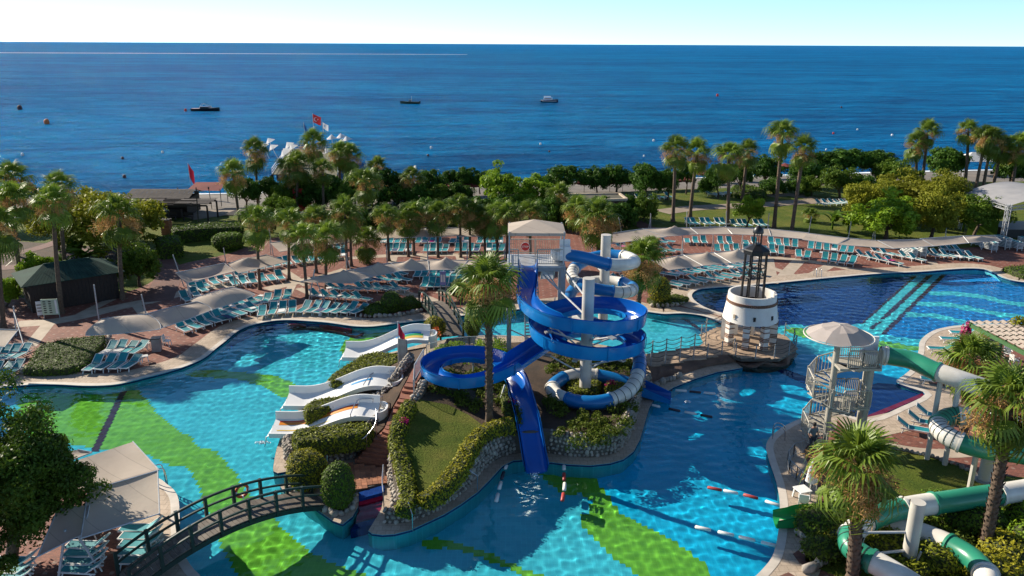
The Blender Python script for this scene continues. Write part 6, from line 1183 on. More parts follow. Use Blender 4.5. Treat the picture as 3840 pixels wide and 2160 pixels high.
for k, (a, b, pk) in enumerate((((1020, 911, 2.7), (1180, 890, 2.8), 0), ((1180, 890, 2.8), (1320, 872, 2.8), .5), ((1330, 872, 2.8), (1460, 862, 2.8), 0), ((1470, 862, 2.8), (1590, 858, 2.8), .3), ((1600, 858, 2.8), (1720, 855, 2.8), 0), ((1730, 855, 2.8), (1890, 858, 2.8), .3))):
    sail(f'beige shade sail, {ORD[k]} from the left in the far curve behind the palms', S((a[0] + 35 - 8 * k, a[1] + 32, 2.4), a, b, (b[0] + 35 - 8 * k, b[1] + 28, 2.4)), peak=pk, sag=.15)
for k, (c, pk) in enumerate(((S((1314, 1062, 2.4), (1136, 1056, 2.5), (1318, 1013, 2.8), (1389, 1038, 2.4)), .75), (S((1389, 1038, 2.4), (1322, 1012, 2.8), (1459, 988, 2.8), (1500, 1016, 2.4)), .8), (S((1500, 1016, 2.4), (1462, 988, 2.8), (1600, 978, 2.8), (1604, 1012, 2.4)), .8), (S((1612, 1012, 2.4), (1608, 976, 2.8), (1749, 978, 2.8), (1724, 1011, 2.4)), .8), (S((1728, 1012, 2.4), (1752, 978, 2.8), (1895, 982, 2.8), (1895, 1008, 2.4)), .7))):
    sail(f'peaked shade sail, {ORD[k]} from the left in the chain over the middle deck', c, peak=pk)
for k, (c, pk) in enumerate(((S((2293, 913, 2.4), (2190, 890, 2.8), (2405, 861, 2.8), (2488, 889, 2.4)), 0), (S((2496, 886, 2.4), (2418, 859, 2.8), (2583, 855, 2.8), (2612, 878, 2.4)), .7), (S((2612, 878, 2.4), (2587, 855, 2.8), (2716, 851, 2.8), (2741, 878, 2.4)), 0), (S((2745, 878, 2.4), (2724, 853, 2.8), (2877, 859, 2.8), (2885, 884, 2.4)), 0), (S((2885, 884, 2.4), (2881, 859, 2.8), (3026, 874, 2.8), (3010, 896, 2.4)), 0), (S((3014, 899, 2.4), (3030, 876, 2.8), (3175, 894, 2.8), (3138, 915, 2.4)), 0), (S((3142, 917, 2.4), (3178, 894, 2.8), (3287, 903, 2.8), (3345, 932, 2.4)), 0), (S((3349, 932, 2.4), (3291, 903, 2.8), (3453, 899, 2.8), (3494, 923, 2.4)), 0), (S((3498, 923, 2.4), (3457, 896, 2.8), (3606, 886, 2.8), (3627, 911, 2.4)), 0), (S((3627, 911, 2.4), (3610, 886, 2.8), (3722, 884, 2.8), (3751, 903, 2.4)), .3))):
    sail(f'beige shade sail, {ORD[k]} from the left in the long back chain on the right', c, peak=pk, sag=.12)
for k, (c, pk) in enumerate(((S((2510, 1012, 2.4), (2450, 978, 2.8), (2560, 958, 2.8), (2630, 997, 2.4)), .7), (S((2632, 996, 2.4), (2562, 957, 2.8), (2674, 949, 2.8), (2736, 986, 2.4)), .75), (S((2744, 986, 2.4), (2678, 949, 2.8), (2786, 938, 2.8), (2848, 972, 2.4)), .75))):
    sail(f'peaked shade sail, {ORD[k]} from the left in the short chain by the lighthouse', c, peak=pk)
sail('large beige sail over the near left deck, lit by the sun', S((277, 1735, 2.9), (493, 1663, 2.7), (584, 1763, 2.6), (335, 1835, 2.7)), sag=.12)
sail('blue-shaded sail over the near left deck below the lit one', S((340, 1838, 2.7), (582, 1767, 2.6), (588, 1924, 2.3), (315, 2010, 2.4)), sag=.15)
sail('dark shaded sail at the bottom left under the tree', S((224, 1904, 2.6), (330, 1900, 2.6), (310, 2000, 2.3), (149, 2080, 2.3)), sag=.1)
sail('narrow sail behind the lit front sail by the tree', S((180, 1700, 2.7), (290, 1688, 2.7), (340, 1698, 2.6), (277, 1722, 2.6)), sag=.05)
sail('shade sail cut by the left edge of the picture', S((-90, 1290, 2.5), (-70, 1235, 2.8), (62, 1240, 2.8), (14, 1300, 2.4)), sag=.1)
def mast(label, b, t, r=.055, b2=None):
    p = at(*b, 0); q = atY(*t, p.y); m_ = thing('sail_mast', label, 'mast', p, group='sail masts'); g = MB(); g.tube([p, q], r, 8); obj('mast_tube', g, MAT['mast_metal'], m_, smooth=60)
    if b2: p2 = at(*b2, 0); g = MB(); g.tube([p2, p.lerp(q, .82)], r * .85, 8); obj('stay_tube', g, MAT['mast_metal'], m_, smooth=60)
    return m_
MS = [((372, 1205), (352, 1068), None), ((555, 1205), (530, 1104), None), ((715, 1130), (697, 1040), (728, 1150)), ((690, 1075), (648, 955), None), ((885, 1080), (868, 1002), (898, 1075)), ((850, 1000), (838, 930), None), ((62, 1260), (50, 1148), (100, 1330)), ((1025, 960), (1008, 855), (1015, 955)), ((1280, 905), (1270, 815), None), ((1158, 1130), (1180, 1010), (1220, 1130)), ((1300, 1012), (1298, 950), (1315, 1012)), ((1452, 990), (1449, 920), None), ((1605, 1000), (1602, 905), None), ((1752, 990), (1752, 905), None), ((1890, 1000), (1895, 910), None), ((1720, 870), (1719, 790), None), ((2440, 862), (2440, 800), (2432, 862)), ((2575, 858), (2576, 793), None), ((2724, 858), (2724, 792), None), ((2877, 872), (2884, 800), None), ((3032, 880), (3043, 812), None), ((3180, 898), (3192, 830), None), ((3282, 905), (3280, 838), (3270, 905)), ((2560, 960), (2560, 885), (2555, 958)), ((2680, 950), (2674, 880), (2668, 948)), ((2786, 940), (2785, 872), (2776, 938)), ((2330, 965), (2328, 910), None), ((2222, 985), (2220, 920), None), ((2330, 870), (2320, 815), None), ((3545, 905), (3548, 850), None)]
for i, (b, t, b2) in enumerate(MS):
    near = 'left poolside sails' if b[0] < 1000 and b[1] > 1000 else 'upper left sails' if b[0] < 1100 else 'middle deck sails' if b[0] < 1900 and b[1] > 900 else 'far palm terrace sails' if b[0] < 1900 else 'long right sails'
    k = GSEQ.setdefault(near, 0); GSEQ[near] += 1; mast(f'slim grey mast, {ORD[k]} of those holding the {near}', b, t, b2=b2)
# frame poles of the front left sails
for lab, pts in (('long grey frame pole crossing under the front left tree', [at(220, 1900, 2.7), at(370, 2130, .2)]), ('grey corner post of the lit front sail by the pool ladder', [at(590, 1925, 0), at(584, 1765, 2.6)]), ('grey slanting pole at the bottom left corner', [at(215, 2200, 0), at(245, 1985, 2.4)])):
    t = thing('frame_pole', lab, 'pole', pts[0]); g = MB(); g.tube(pts, .06, 8); obj('tube', g, MAT['mast_metal'], t, smooth=60)
# ================================================================ POOL FURNITURE
def floats(px, py, col, a, i, ph):
    q = at(px, py, WATER_Z); d = Vector((math.cos(R(a)), math.sin(R(a)), 0)); g = MB(); g.tube([q - d * .38, q - d * .34, q + d * .34, q + d * .38], [.05, .1, .1, .05], 10); tag(obj('rope_float', g, MAT[{'w': 'white_plastic', 'r': 'float_red', 'd': 'float_dark'}[col]], smooth=50), f"{ {'w': 'white', 'r': 'red', 'd': 'dark'}[col]} pool float, {ORD[i]} in {ph}", 'float', 'lane rope floats')
def float_line(pts, ph):
    for i, (x, y, c) in enumerate(pts):
        a_, b_ = pts[max(i - 1, 0)], pts[min(i + 1, len(pts) - 1)]; d = at(b_[0], b_[1], 0) - at(a_[0], a_[1], 0); floats(x, y, c, math.degrees(math.atan2(d.y, d.x)), i, ph)
float_line([(1899, 1747, 'w'), (1885, 1784, 'd'), (1875, 1822, 'w'), (1864, 1867, 'w')], 'the line left of the straight blue chute'); float_line([(2115, 1750, 'w'), (2115, 1789, 'r'), (2117, 1826, 'w'), (2111, 1865, 'r')], 'the line right of the straight blue chute')
float_line([(2500, 1463, 'd'), (2554, 1466, 'w'), (2607, 1471, 'd'), (2661, 1476, 'w')], 'the far line at the blue tube exit'); float_line([(2454, 1522, 'w'), (2529, 1538, 'd'), (2589, 1550, 'w'), (2649, 1561, 'd')], 'the near line at the blue tube exit')
float_line([(2680, 1834, 'r'), (2740, 1846, 'w'), (2815, 1863, 'r'), (2897, 1889, 'w')], 'the line above the green slide exit'); float_line([(2636, 1983, 'w'), (2722, 2002, 'w'), (2801, 2021, 'w'), (2885, 2042, 'w')], 'the line below the green slide exit')
def ladder(label, px, py, ang):
    q = at(px, py, 0); t = thing('pool_ladder', label, 'pool ladder', q, R(ang)); 
    for s_ in (-.25, .25): g = MB(); g.tube(catmull([Vector((s_, -.55, 0)), Vector((s_, -.5, .62)), Vector((s_, -.2, .82)), Vector((s_, .1, .6)), Vector((s_, .15, -.9))], 5), .03, 8); obj('rail', g, MAT['steel'], t, smooth=60, world=False)
    for z in (-.3, -.6): g = MB(); g.bar((-.25, .14, z), (.25, .14, z), .06, .03); obj('rung', g, MAT['steel'], t, world=False)
ladder('steel pool ladder at the rounded corner of the near left deck', 612, 1800, -55); ladder('steel pool ladder at the far edge of the deep pool', 3068, 1040, 180); ladder('steel pool ladder at the round deck left of the stair tower', 2905, 1640, 75)
t = thing('parasol', 'closed white parasol beside the foot of the stair tower', 'parasol', at(3035, 1858, 0)); q = at(3035, 1858, 0)
g = MB(); g.lathe([(.06, .75), (.28, .78), (.25, 1.1), (.16, 1.75), (.07, 2.15), (.03, 2.3)], 14, q); lumpy(g, .05, 4, 6); obj('folded_canopy', g, MAT['white_cloth'], t, smooth=60); g = MB(); g.tube([q, q + Vector((0, 0, 2.35))], .03, 8); obj('pole', g, MAT['white_plastic'], t)
o = dup(TB, at(3005, 1870, 0), .3, 'white side table beside the closed white parasol'); o.scale = (1.5, 1.5, 1.3)
def chair(label, px, py, ang):
    t = thing('plastic_chair', label, 'chair', at(px, py, 0), R(ang)); g = MB(); g.box((0, 0, .43), (.46, .46, .04)); obj('seat', g, MAT['white_plastic'], t, world=False); g = MB(); g.box((0, .24, .68), (.46, .04, .44), 0, R(-10)); obj('backrest', g, MAT['white_plastic'], t, world=False)
    for x in (-1, 1):
        g = MB(); g.bar((x * .24, -.2, .64), (x * .24, .24, .66), .05, .03); obj('armrest', g, MAT['white_plastic'], t, world=False)
        for y in (-1, 1): g = MB(); g.bar((x * .2, y * .2, .43), (x * .23, y * .23, 0), .045); obj('leg', g, MAT['white_plastic'], t, world=False)
chair('white plastic armchair beside the green slide exit', 3010, 1905, 160); chair('white plastic chair beside the grey bin by the left pool', 628, 1298, 90)
for i, (x, y, a) in enumerate(((3730, 1335, 30), (3775, 1345, -20), (3690, 1350, 60), (3800, 1370, 100))): chair(f'white plastic chair, {ORD[i]} of those under the pergola', x, y, a)
q = at(590, 1315, 0); t = thing('litter_bin', 'grey box bin with dark top beside the left pool loungers', 'bin', q); g = MB(); g.box(q + Vector((0, 0, .5)), (.6, .6, 1.0), .2); obj('body', g, MAT['sign_grey'], t); g = MB(); g.box(q + Vector((0, 0, 1.02)), (.64, .64, .06), .2); obj('lid', g, MAT['black_metal'], t)
g = MB(); q = at(1200, 1183, 0); g.lathe([(.02, 0), (.16, 0), (.16, .28), (.13, .32), (.02, .32)], 12, q); tag(obj('bollard', g, MAT['white_paint'], smooth=40), 'small white round stump on the curved pool coping', 'bollard')
# spouts of water where the slides end
def splash(label, c, r, n, seed): rg = np.random.default_rng(seed); d = fuzz_points(rg, n); d[:, 2] = np.abs(d[:, 2]); C = np.array(c) + d * np.array(r) * rg.random(n)[:, None]; V, Fq = leaf_cards(C, d, .05, rg, .8, .9); tag(obj('splash_foam', np_mesh('splash_foam', V, Fq), MAT['foam']), label, 'foam', kind='stuff')
splash('white foam where the straight blue chute meets the water', at(2003, 1772, WATER_Z), (.35, .75, .16), 260, 1); splash('white foam below the orange striped slide', at(985, 1662, WATER_Z), (.5, .2, .12), 110, 2); splash('foam below the blue tube exit', at(2580, 1508, WATER_Z), (.3, .2, .1), 60, 3)
# ================================================================ PALMS
def frond_parts(nseg, L, droop, seed, lp=.75, width=.075):
    """fan frond: stalk plus radiating blades; outward along +X"""
    rg = np.random.default_rng(seed); V, F_ = [], []
    def quad(a, b, c, d): o = len(V); V.extend([a, b, c, d]); F_.append((o, o + 1, o + 2, o + 3))
    quad((0, -.03, 0), (lp, -.015, .0), (lp, .015, .0), (0, .03, 0)); quad((0, 0, -.03), (lp, 0, -.015), (lp, 0, .015), (0, 0, .03))
    for i in range(nseg):
        a = (-115 + 230 * (i + .5) / nseg); ar = R(a); l = L * (1 - .28 * abs(a / 115) ** 1.5) * rg.uniform(.88, 1.08); d = np.array([math.cos(ar), math.sin(ar), 0]); n = np.array([-math.sin(ar), math.cos(ar), 0]); z1 = .10 * math.cos(ar * .9) - .04; o = np.array([lp, 0, 0])
        w_ = width * L; p0 = o + d * .05; p1 = o + d * l * .55 + np.array([0, 0, z1 * l]); dr = droop * rg.uniform(.7, 1.3); p2 = o + d * l * .86 + np.array([0, 0, z1 * l - dr * .35 * l]); p3 = o + d * l * (1.0 - dr * .12) + np.array([0, 0, z1 * l - dr * .8 * l]); zf = np.array([0, 0, -.035])
        quad(tuple(p0 - n * .012), tuple(p1 - n * w_ + zf), tuple(p1 + n * 0), tuple(p0)); quad(tuple(p0), tuple(p1), tuple(p1 + n * w_ + zf), tuple(p0 + n * .012)); quad(tuple(p1 - n * w_ + zf), tuple(p2 - n * w_ * .5), tuple(p2 + n * w_ * .5), tuple(p1 + n * w_ + zf)); quad(tuple(p2 - n * w_ * .5), tuple(p3), tuple(p3 + n * .003), tuple(p2 + n * w_ * .5))
    return np.array(V, float), np.array(F_, int)
FRONDS = []
for i in range(5): V, F_ = frond_parts(20, 1.3, (.5, .75, 1.05, 1.3, .9)[i], 100 + i, 1.05, .05); me = np_mesh('frond', V, F_); me.materials.append(MAT['palm_leaf']); FRONDS.append(me)
DEADF = []
for i in range(3): V, F_ = frond_parts(14, .85, 1.1, 120 + i, .6, .05); me = np_mesh('dead_frond', V, F_); me.materials.append(MAT['palm_dead']); DEADF.append(me)
def plume_parts(seed, L=1.6, n=240):
    """arching flower stalk with a tan cloud of twigs"""
    rg = np.random.default_rng(seed); path = [(0, 0, 0), (.4 * L, 0, .12 * L), (.8 * L, 0, -.05 * L), (1.0 * L, 0, -.4 * L)]; V, F_ = [], []
    P_ = catmull(path, 4)
    for a, b in zip(P_, P_[1:]): o = len(V); V += [(a.x, -.015, a.z), (b.x, -.015, b.z), (b.x, .015, b.z), (a.x, .015, a.z)]; F_.append((o, o + 1, o + 2, o + 3))
    for i in range(n):
        f = rg.uniform(.35, 1); p = P_[int(f * (len(P_) - 1))]; c = np.array(p) + rg.normal(0, .13 * L, 3) * np.array([1, 1, .8]); d = rg.normal(0, 1, 3); d[2] = -abs(d[2]); d = d / np.linalg.norm(d) * .22; s_ = np.cross(d, rg.normal(0, 1, 3)); s_ = s_ / (np.linalg.norm(s_) + 1e-6) * .024; o = len(V); V += [tuple(c - s_), tuple(c + d - s_ * .3), tuple(c + d + s_ * .3), tuple(c + s_)]; F_.append((o, o + 1, o + 2, o + 3))
    return np.array(V, float), np.array(F_, int)
PLUMES = []
for i in range(3): V, F_ = plume_parts(140 + i); me = np_mesh('flower_plume', V, F_); me.materials.append(MAT['palm_dead']); PLUMES.append(me)
def frond_set(seed, n=26, nd=12, npl=4):
    rg = np.random.default_rng(seed); out = []
    for i in range(n):
        f = i / n; az = i * 137.5 + rg.uniform(-14, 14); el = (84 - 75 * (f / .66) ** .9 if f < .66 else -28 - 42 * (f - .66) / .34) + rg.uniform(-11, 11); out.append(('frond', min(4, int(f * 3.4 + rg.uniform(0, 1.2))), az, el, rg.uniform(.85, 1.1) * (.8 + .35 * f), .35 - .45 * f))
    for i in range(nd): out.append(('dead', int(rg.integers(0, 3)), rg.uniform(0, 360), rg.uniform(-88, -58), rg.uniform(.85, 1.25), -.3 - .4 * rg.random()))
    for i in range(npl): out.append(('plume', int(rg.integers(0, 3)), 360 * i / npl + rg.uniform(-30, 30), rg.uniform(-25, 20), rg.uniform(.85, 1.2), -.1))
    return out
def placed(kind, v, az, el, s, dz): return Matrix.Translation((0, 0, dz)) @ Matrix.Rotation(R(az), 4, 'Z') @ Matrix.Rotation(R(-el), 4, 'Y') @ Matrix.Scale(s, 4), {'frond': FRONDS, 'dead': DEADF, 'plume': PLUMES}[kind][v]
def joined(sel, name, m, seed, n, nd, npl):
    Vs, Fs, k = [], [], 0
    for it in frond_set(seed, n, nd, npl):
        if it[0] not in sel: continue
        M_, me = placed(*it); co = np.empty(len(me.vertices) * 3); me.vertices.foreach_get('co', co); co = co.reshape(-1, 3); co = co @ np.array(M_.to_3x3()).T + np.array(M_.translation); fi = np.empty(len(me.polygons) * 4, int); me.polygons.foreach_get('vertices', fi); Vs.append(co); Fs.append(fi.reshape(-1, 4) + k); k += len(co)
    me = np_mesh(name, np.concatenate(Vs), np.concatenate(Fs)); me.materials.append(MAT[m]); return me
CROWNS = [(joined(('frond',), 'crown', 'palm_leaf', 200 + i, 23, 0, 0), joined(('dead', 'plume'), 'dead_fronds', 'palm_dead', 200 + i, 2, 8 + i, 5 + i)) for i in range(4)]
def palm(label, cpx, bpx, near=False, rad=.19, seed=None, scale=1.0, zb=0.0, group='fan palms', sq=None):
    """fan palm from its foot and crown positions in the photo"""
    b = at(*bpx, zb); c = atY(*cpx, b.y); seed = seed or int(cpx[0] * 7 + cpx[1]); rg = np.random.default_rng(seed); H_ = c.z - b.z; top = Vector((c.x, b.y, c.z)); t = thing('fan_palm', label, 'palm tree', b, group=group)
    mid = b.lerp(top, .5) + Vector(((top.x - b.x) * -.12, 0, 0)); path = catmull([b, mid, top], 8); n = len(path); rr = [rad * (1.45 if i == 0 else 1.2 if i == 1 else 1.0 - .25 * i / n) * (1 + rg.normal(0, .035)) for i in range(n)]
    g = MB(); g.tube(path, rr, 10); obj('trunk', g, MAT['palm_bark'], t, smooth=60)
    if near:
        V, F_ = [], []; N_ = int(H_ * 26); sides = rg.random(N_)
        for i in range(N_):
            f = .12 + .86 * i / N_; k = min(n - 2, int(f * (n - 1))); p = path[k].lerp(path[k + 1], f * (n - 1) - k); a = i * 2.39996; d = Vector((math.cos(a), math.sin(a), 0)); s_ = Vector((-d.y, d.x, 0)); r_ = rad * (1.0 - .22 * f); w_ = .10; o = len(V); q = p + d * (r_ - .02); V += [tuple(q - s_ * w_), tuple(q + s_ * w_), tuple(p + d * (r_ + .07) + s_ * .045 + Vector((0, 0, .17))), tuple(p + d * (r_ + .07) - s_ * .045 + Vector((0, 0, .17)))]; F_.append((o, o + 1, o + 2, o + 3))
        bo = obj('bark_scales', np_mesh('bark_scales', V, F_), MAT['palm_bark'], t); bo['kind'] = 'stuff'
        for it in frond_set(seed, 27, 9, 11):
            M_, me = placed(*it); o = bpy.data.objects.new({'frond': 'frond', 'dead': 'dead_frond', 'plume': 'flower_plume'}[it[0]], me); COL.objects.link(o); o.parent = t; o.matrix_local = Matrix.Translation(top - b) @ Matrix.Scale(scale, 4) @ M_
            if it[0] == 'plume': o['kind'] = 'stuff'
    else:
        ms = CROWNS[seed % 4]; rz = rg.uniform(0, 6.28); sc_ = scale * rg.uniform(.92, 1.12)
        for nm, me in zip(('crown', 'dead_fronds'), ms): obj(nm, me, None, t, loc=top - b, rot=(rg.normal(0, .05), rg.normal(0, .05), rz), scale=(sc_, sc_, sc_ * rg.uniform(.92, 1.1)))
    return t
palm('large fan palm on the slide island in front of the blue ring', (1832, 1080), (1835, 1592), True, .22, 5, .93, 1.35)
palm('fan palm with dry tan flower stalks at bottom right, before the green slide', (3215, 1765), (3195, 2190), True, .28, 6, .96, .2)
palm('tall fan palm at the right edge crossing the green tube slide', (3790, 1520), (3690, 2080), True, .27, 7, .92, .2)
palm('fan palm behind the white bend of the green tube slide', (3645, 1362), (3608, 1672), True, .25, 8, .92)
palm('fan palm with hanging skirt right of the blue spiral slide', (2412, 985), (2392, 1165), True, .2, 10, 1.05, .05)
palm('fan palm with tan flower plumes just behind the slide tower', (2240, 825), (2245, 1000), True, .24, 11, 1.2)
FARP = [((958, 575), (968, 781)), ((1175, 545), (1186, 776)), ((1086, 637), (1086, 793)), ((1117, 622), (1115, 800)), ((1210, 638), (1215, 805)), ((1275, 580), (1275, 752)), ((1308, 588), (1306, 752)), ((1413, 630), (1413, 735)), ((1370, 690), (1372, 860)), ((1546, 672), (1570, 775)), ((874, 656), (900, 848))]
for i, (c, b) in enumerate(sorted(FARP)): palm(f'tall fan palm, {ORD[i]} from the left in the clump before the sea pier', c, b, scale=.98)
TERR = [((962, 838), (975, 1085)), ((1086, 838), (1084, 1048)), ((1182, 826), (1186, 1023)), ((1132, 896), (1152, 1114)), ((1225, 900), (1223, 1081)), ((1293, 802), (1302, 1003)), ((1312, 830), (1318, 998)), ((1372, 908), (1378, 986)), ((1451, 818), (1459, 978)), ((1525, 830), (1532, 962)), ((1550, 805), (1553, 957)), ((1641, 810), (1643, 965)), ((1724, 782), (1728, 965)), ((1761, 800), (1763, 965)), ((1815, 826), (1819, 965)), ((1865, 818), (1865, 975)), ((1905, 815), (1900, 985)), ((1985, 805), (1990, 985))]
for i, (c, b) in enumerate(sorted(TERR)): palm(f'slim fan palm, {ORD[i]} from the left on the terrace among the sails', c, b, rad=.15, scale=.84)
RP = [((2533, 566), (2523, 830)), ((2614, 580), (2587, 814)), ((2732, 592), (2728, 847)), ((2803, 572), (2784, 747)), ((2933, 513), (2902, 855)), ((3014, 563), (2968, 874))]
for i, (c, b) in enumerate(RP): palm(f'tall fan palm, {ORD[i]} from the left on the open right lawn', c, b, rad=.24, scale=1.02)
RP2 = [((3436, 545), (3432, 690)), ((3478, 500), (3457, 690)), ((3631, 492), (3618, 700)), ((3697, 516), (3658, 712)), ((3718, 530), (3685, 712)), ((3759, 555), (3722, 708)), ((3784, 585), (3790, 700)), ((3821, 552), (3792, 712))]
for i, (c, b) in enumerate(RP2): palm(f'tall fan palm, {ORD[i]} from the left in the far right clump', c, b, rad=.26, scale=1.1)
LPm = [((46, 672), (60, 960)), ((52, 755), (79, 1072)), ((224, 705), (248, 1030)), ((199, 768), (232, 1175)), ((447, 818), (460, 1122)), ((-5, 860), (15, 1236))]
for i, (c, b) in enumerate(LPm): palm(f'fan palm, {ORD[i]} of the group around the green-roofed hut', c, b, rad=.2, scale=.95)
palm('low fan palm among the shrubs right of the tower', (2097, 742), (2090, 841), scale=1.0); palm('dense fan palm behind the peaked sail right of the tower', (2165, 790), (2165, 880), scale=1.1); palm('young palm with short trunk on the right lawn', (3040, 808), (3038, 832), rad=.1, scale=.55); palm('small palm between the tower and the first right sail', (2375, 905), (2375, 960), rad=.12, scale=.6); palm('short fan palm below the middle right sails', (2440, 920), (2440, 985), rad=.12, scale=.6)
# ================================================================ TREES
TCR = {'dark': [crown_mesh('crown', 300 + i, 70, 6800, .058, .62, .3, (.17, .3), -.7) for i in range(3)], 'olive': [crown_mesh('crown', 320 + i, 95, 12000, .04, .66, .4, (.14, .28), -.75) for i in range(2)], 'bright': [crown_mesh('crown', 340 + i, 60, 6500, .058, .8, .35, (.18, .32), -.8) for i in range(2)], 'mid': [crown_mesh('crown', 360 + i, 75, 7600, .05, .62, .45, (.15, .28), -.7) for i in range(2)]}
TM = {'dark': 'leaf_dark', 'olive': 'leaf_olive', 'bright': 'leaf_bright', 'mid': 'leaf_mid'}
def tree(label, kind, c, hw, hh, base, z=0.0, group=None, name=None, full=False):
    b = at(*base, z); cc = atY(*c, b.y); dep = (cc - Vector((0, 0, CAMZ))).dot(FWD); rx = hw * dep / FPX; rz = hh * dep / FPX * 1.05; t = thing(name or f'{ {"dark": "round", "olive": "feathery", "bright": "leafy", "mid": "spreading"}[kind]}_tree', label, 'tree', b, group=group); ms = TCR[kind]; k = int(c[0] + c[1]) % len(ms); me = ms[k]
    rg = np.random.default_rng(abs(int(c[0] * 3 + c[1]))); h = cc.z - b.z; g = MB(); r0 = max(.07, rx * .05); fork = b.lerp(cc, .45) + Vector((rg.normal(0, .1), 0, 0)); g.tube([b, b.lerp(fork, .5) + Vector((rg.normal(0, .08), rg.normal(0, .08), 0)), fork], [r0 * 1.5, r0 * 1.1, r0], 8)
    for j in range(4): a = j * 1.57 + rg.uniform(0, 1); e = cc + Vector((math.cos(a) * rx * .45, math.sin(a) * rx * .45, rz * .15)); g.tube([fork, fork.lerp(e, .5) + Vector((0, 0, -.1)), e], [r0 * .75, r0 * .5, r0 * .2], 6)
    obj('trunk', g, MAT['tree_bark'], t, smooth=60); flat = {'dark': .62, 'olive': .66, 'bright': .8, 'mid': .62}[kind]
    o = obj('crown', me, MAT[TM[kind]], t, loc=cc - b, rot=(0, 0, rg.uniform(0, 6.28)), scale=(rx, rx * .95, rz / flat)); return t
BR = [(2120, 668, 82, 36, 730, 'dark'), (2237, 675, 42, 40, 727, 'dark'), (2310, 668, 54, 40, 724, 'dark'), (2420, 672, 60, 48, 748, 'dark'), (2500, 684, 42, 38, 750, 'dark'), (2570, 650, 34, 36, 728, 'dark'), (2690, 664, 42, 38, 745, 'dark'), (2775, 654, 46, 38, 735, 'dark'), (2870, 636, 66, 40, 705, 'dark'), (3030, 642, 62, 36, 702, 'dark'), (3085, 612, 70, 34, 690, 'dark'), (3180, 604, 74, 36, 690, 'dark'), (3290, 608, 70, 34, 688, 'dark'), (3550, 610, 74, 46, 682, 'dark'), (3800, 640, 66, 40, 700, 'dark')]
for i, (x, y, hw, hh, by, kd) in enumerate(BR): hw *= 1.22; hh *= 1.15; tree(f'dark round-crowned tree, {ORD[i]} from the left along the right beach', kd, (x, y), hw, hh, (x + 2, by), group='round trees along the beach')
BL = [(925, 716, 52, 42, 792, 'dark'), (1003, 704, 44, 32, 782, 'dark'), (1140, 705, 56, 40, 785, 'dark'), (1240, 706, 58, 42, 782, 'dark'), (1330, 700, 50, 42, 770, 'dark'), (1438, 684, 56, 40, 745, 'dark'), (1500, 690, 46, 36, 745, 'dark'), (1612, 690, 54, 42, 752, 'dark'), (1683, 674, 30, 30, 726, 'dark'), (1745, 668, 40, 32, 728, 'dark'), (1799, 674, 34, 26, 728, 'dark'), (1060, 735, 55, 36, 790, 'mid'), (1180, 742, 58, 36, 795, 'dark'), (1290, 738, 56, 38, 790, 'mid'), (1390, 735, 56, 36, 785, 'dark'), (1490, 730, 52, 34, 775, 'mid'), (1560, 735, 52, 36, 780, 'dark'), (1650, 730, 52, 34, 775, 'mid'), (1720, 725, 50, 34, 770, 'dark')]
for i, (x, y, hw, hh, by, kd) in enumerate(BL): hw *= 1.25; hh *= 1.15; tree(f'dark tree, {ORD[i]} from the left behind the palms by the sea pier', kd, (x, y), hw, hh, (x + 1, by), group='trees behind the palm clump')
for lab, kd, c, hw, hh, b in (('bright green leafy tree left of the flat-roofed hut', 'bright', (1880, 695), 85, 66, (1882, 815)), ('bright green bushy tree directly beside the flat-roofed hut', 'bright', (2010, 712), 82, 52, (2012, 810)), ('bright leafy tree low behind the slide tower', 'bright', (1950, 765), 70, 45, (1950, 830)), ('small round bright green tree on the lawn above the back sails', 'bright', (2819, 783), 66, 46, (2799, 856)),
        ('spreading yellow-green tree over the shaded right lawn loungers', 'mid', (3142, 675), 84, 42, (3149, 745)), ('small spreading tree left of the lawn loungers', 'mid', (3040, 692), 52, 34, (3042, 735)), ('low broad tree behind the big feathery trees', 'mid', (3345, 650), 92, 42, (3345, 705)),
        ('largest feathery olive-green tree on the right', 'olive', (3400, 732), 160, 78, (3400, 810)), ('feathery olive-green tree left of the largest one', 'olive', (3262, 750), 105, 72, (3262, 830)), ('feathery olive-green tree right of the largest one', 'olive', (3545, 722), 110, 66, (3530, 850)), ('big leafy bush tree before the feathery right trees', 'bright', (3320, 815), 135, 84, (3320, 898)), ('shaded feathery tree behind the back right sails', 'olive', (3505, 800), 110, 78, (3490, 896)), ('spreading green tree beside the stage truss', 'mid', (3685, 800), 98, 58, (3650, 890)),
        ('huge feathery yellow-green tree left of the beach bar', 'olive', (440, 836), 185, 104, (505, 950)), ('feathery yellow-green tree behind the left palms', 'olive', (215, 815), 140, 92, (215, 940)), ('feathery yellow-green tree crown nearest the beach bar roof', 'olive', (350, 785), 130, 66, (350, 895)), ('dark tree at the left edge behind the palms', 'dark', (-10, 765), 75, 45, (-10, 860)), ('dark low tree behind the leftmost palm', 'dark', (90, 722), 58, 30, (90, 790)),
        ('leafy shrub tree beside the brick path behind the hut', 'mid', (520, 995), 95, 66, (525, 1075)), ('dense bright shrub left of the green-roofed hut', 'bright', (140, 1010), 66, 62, (140, 1075)), ('yellow-green shrub at the left edge before the hut', 'bright', (20, 1090), 60, 55, (20, 1150)), ('leafy shrub below the palms left of the far sails', 'mid', (1040, 770), 56, 42, (1040, 820)), ('green shrub by the lower palms near the upper sail', 'mid', (1000, 835), 50, 45, (1000, 885))):
    tree(lab, kd, c, hw, hh, b)
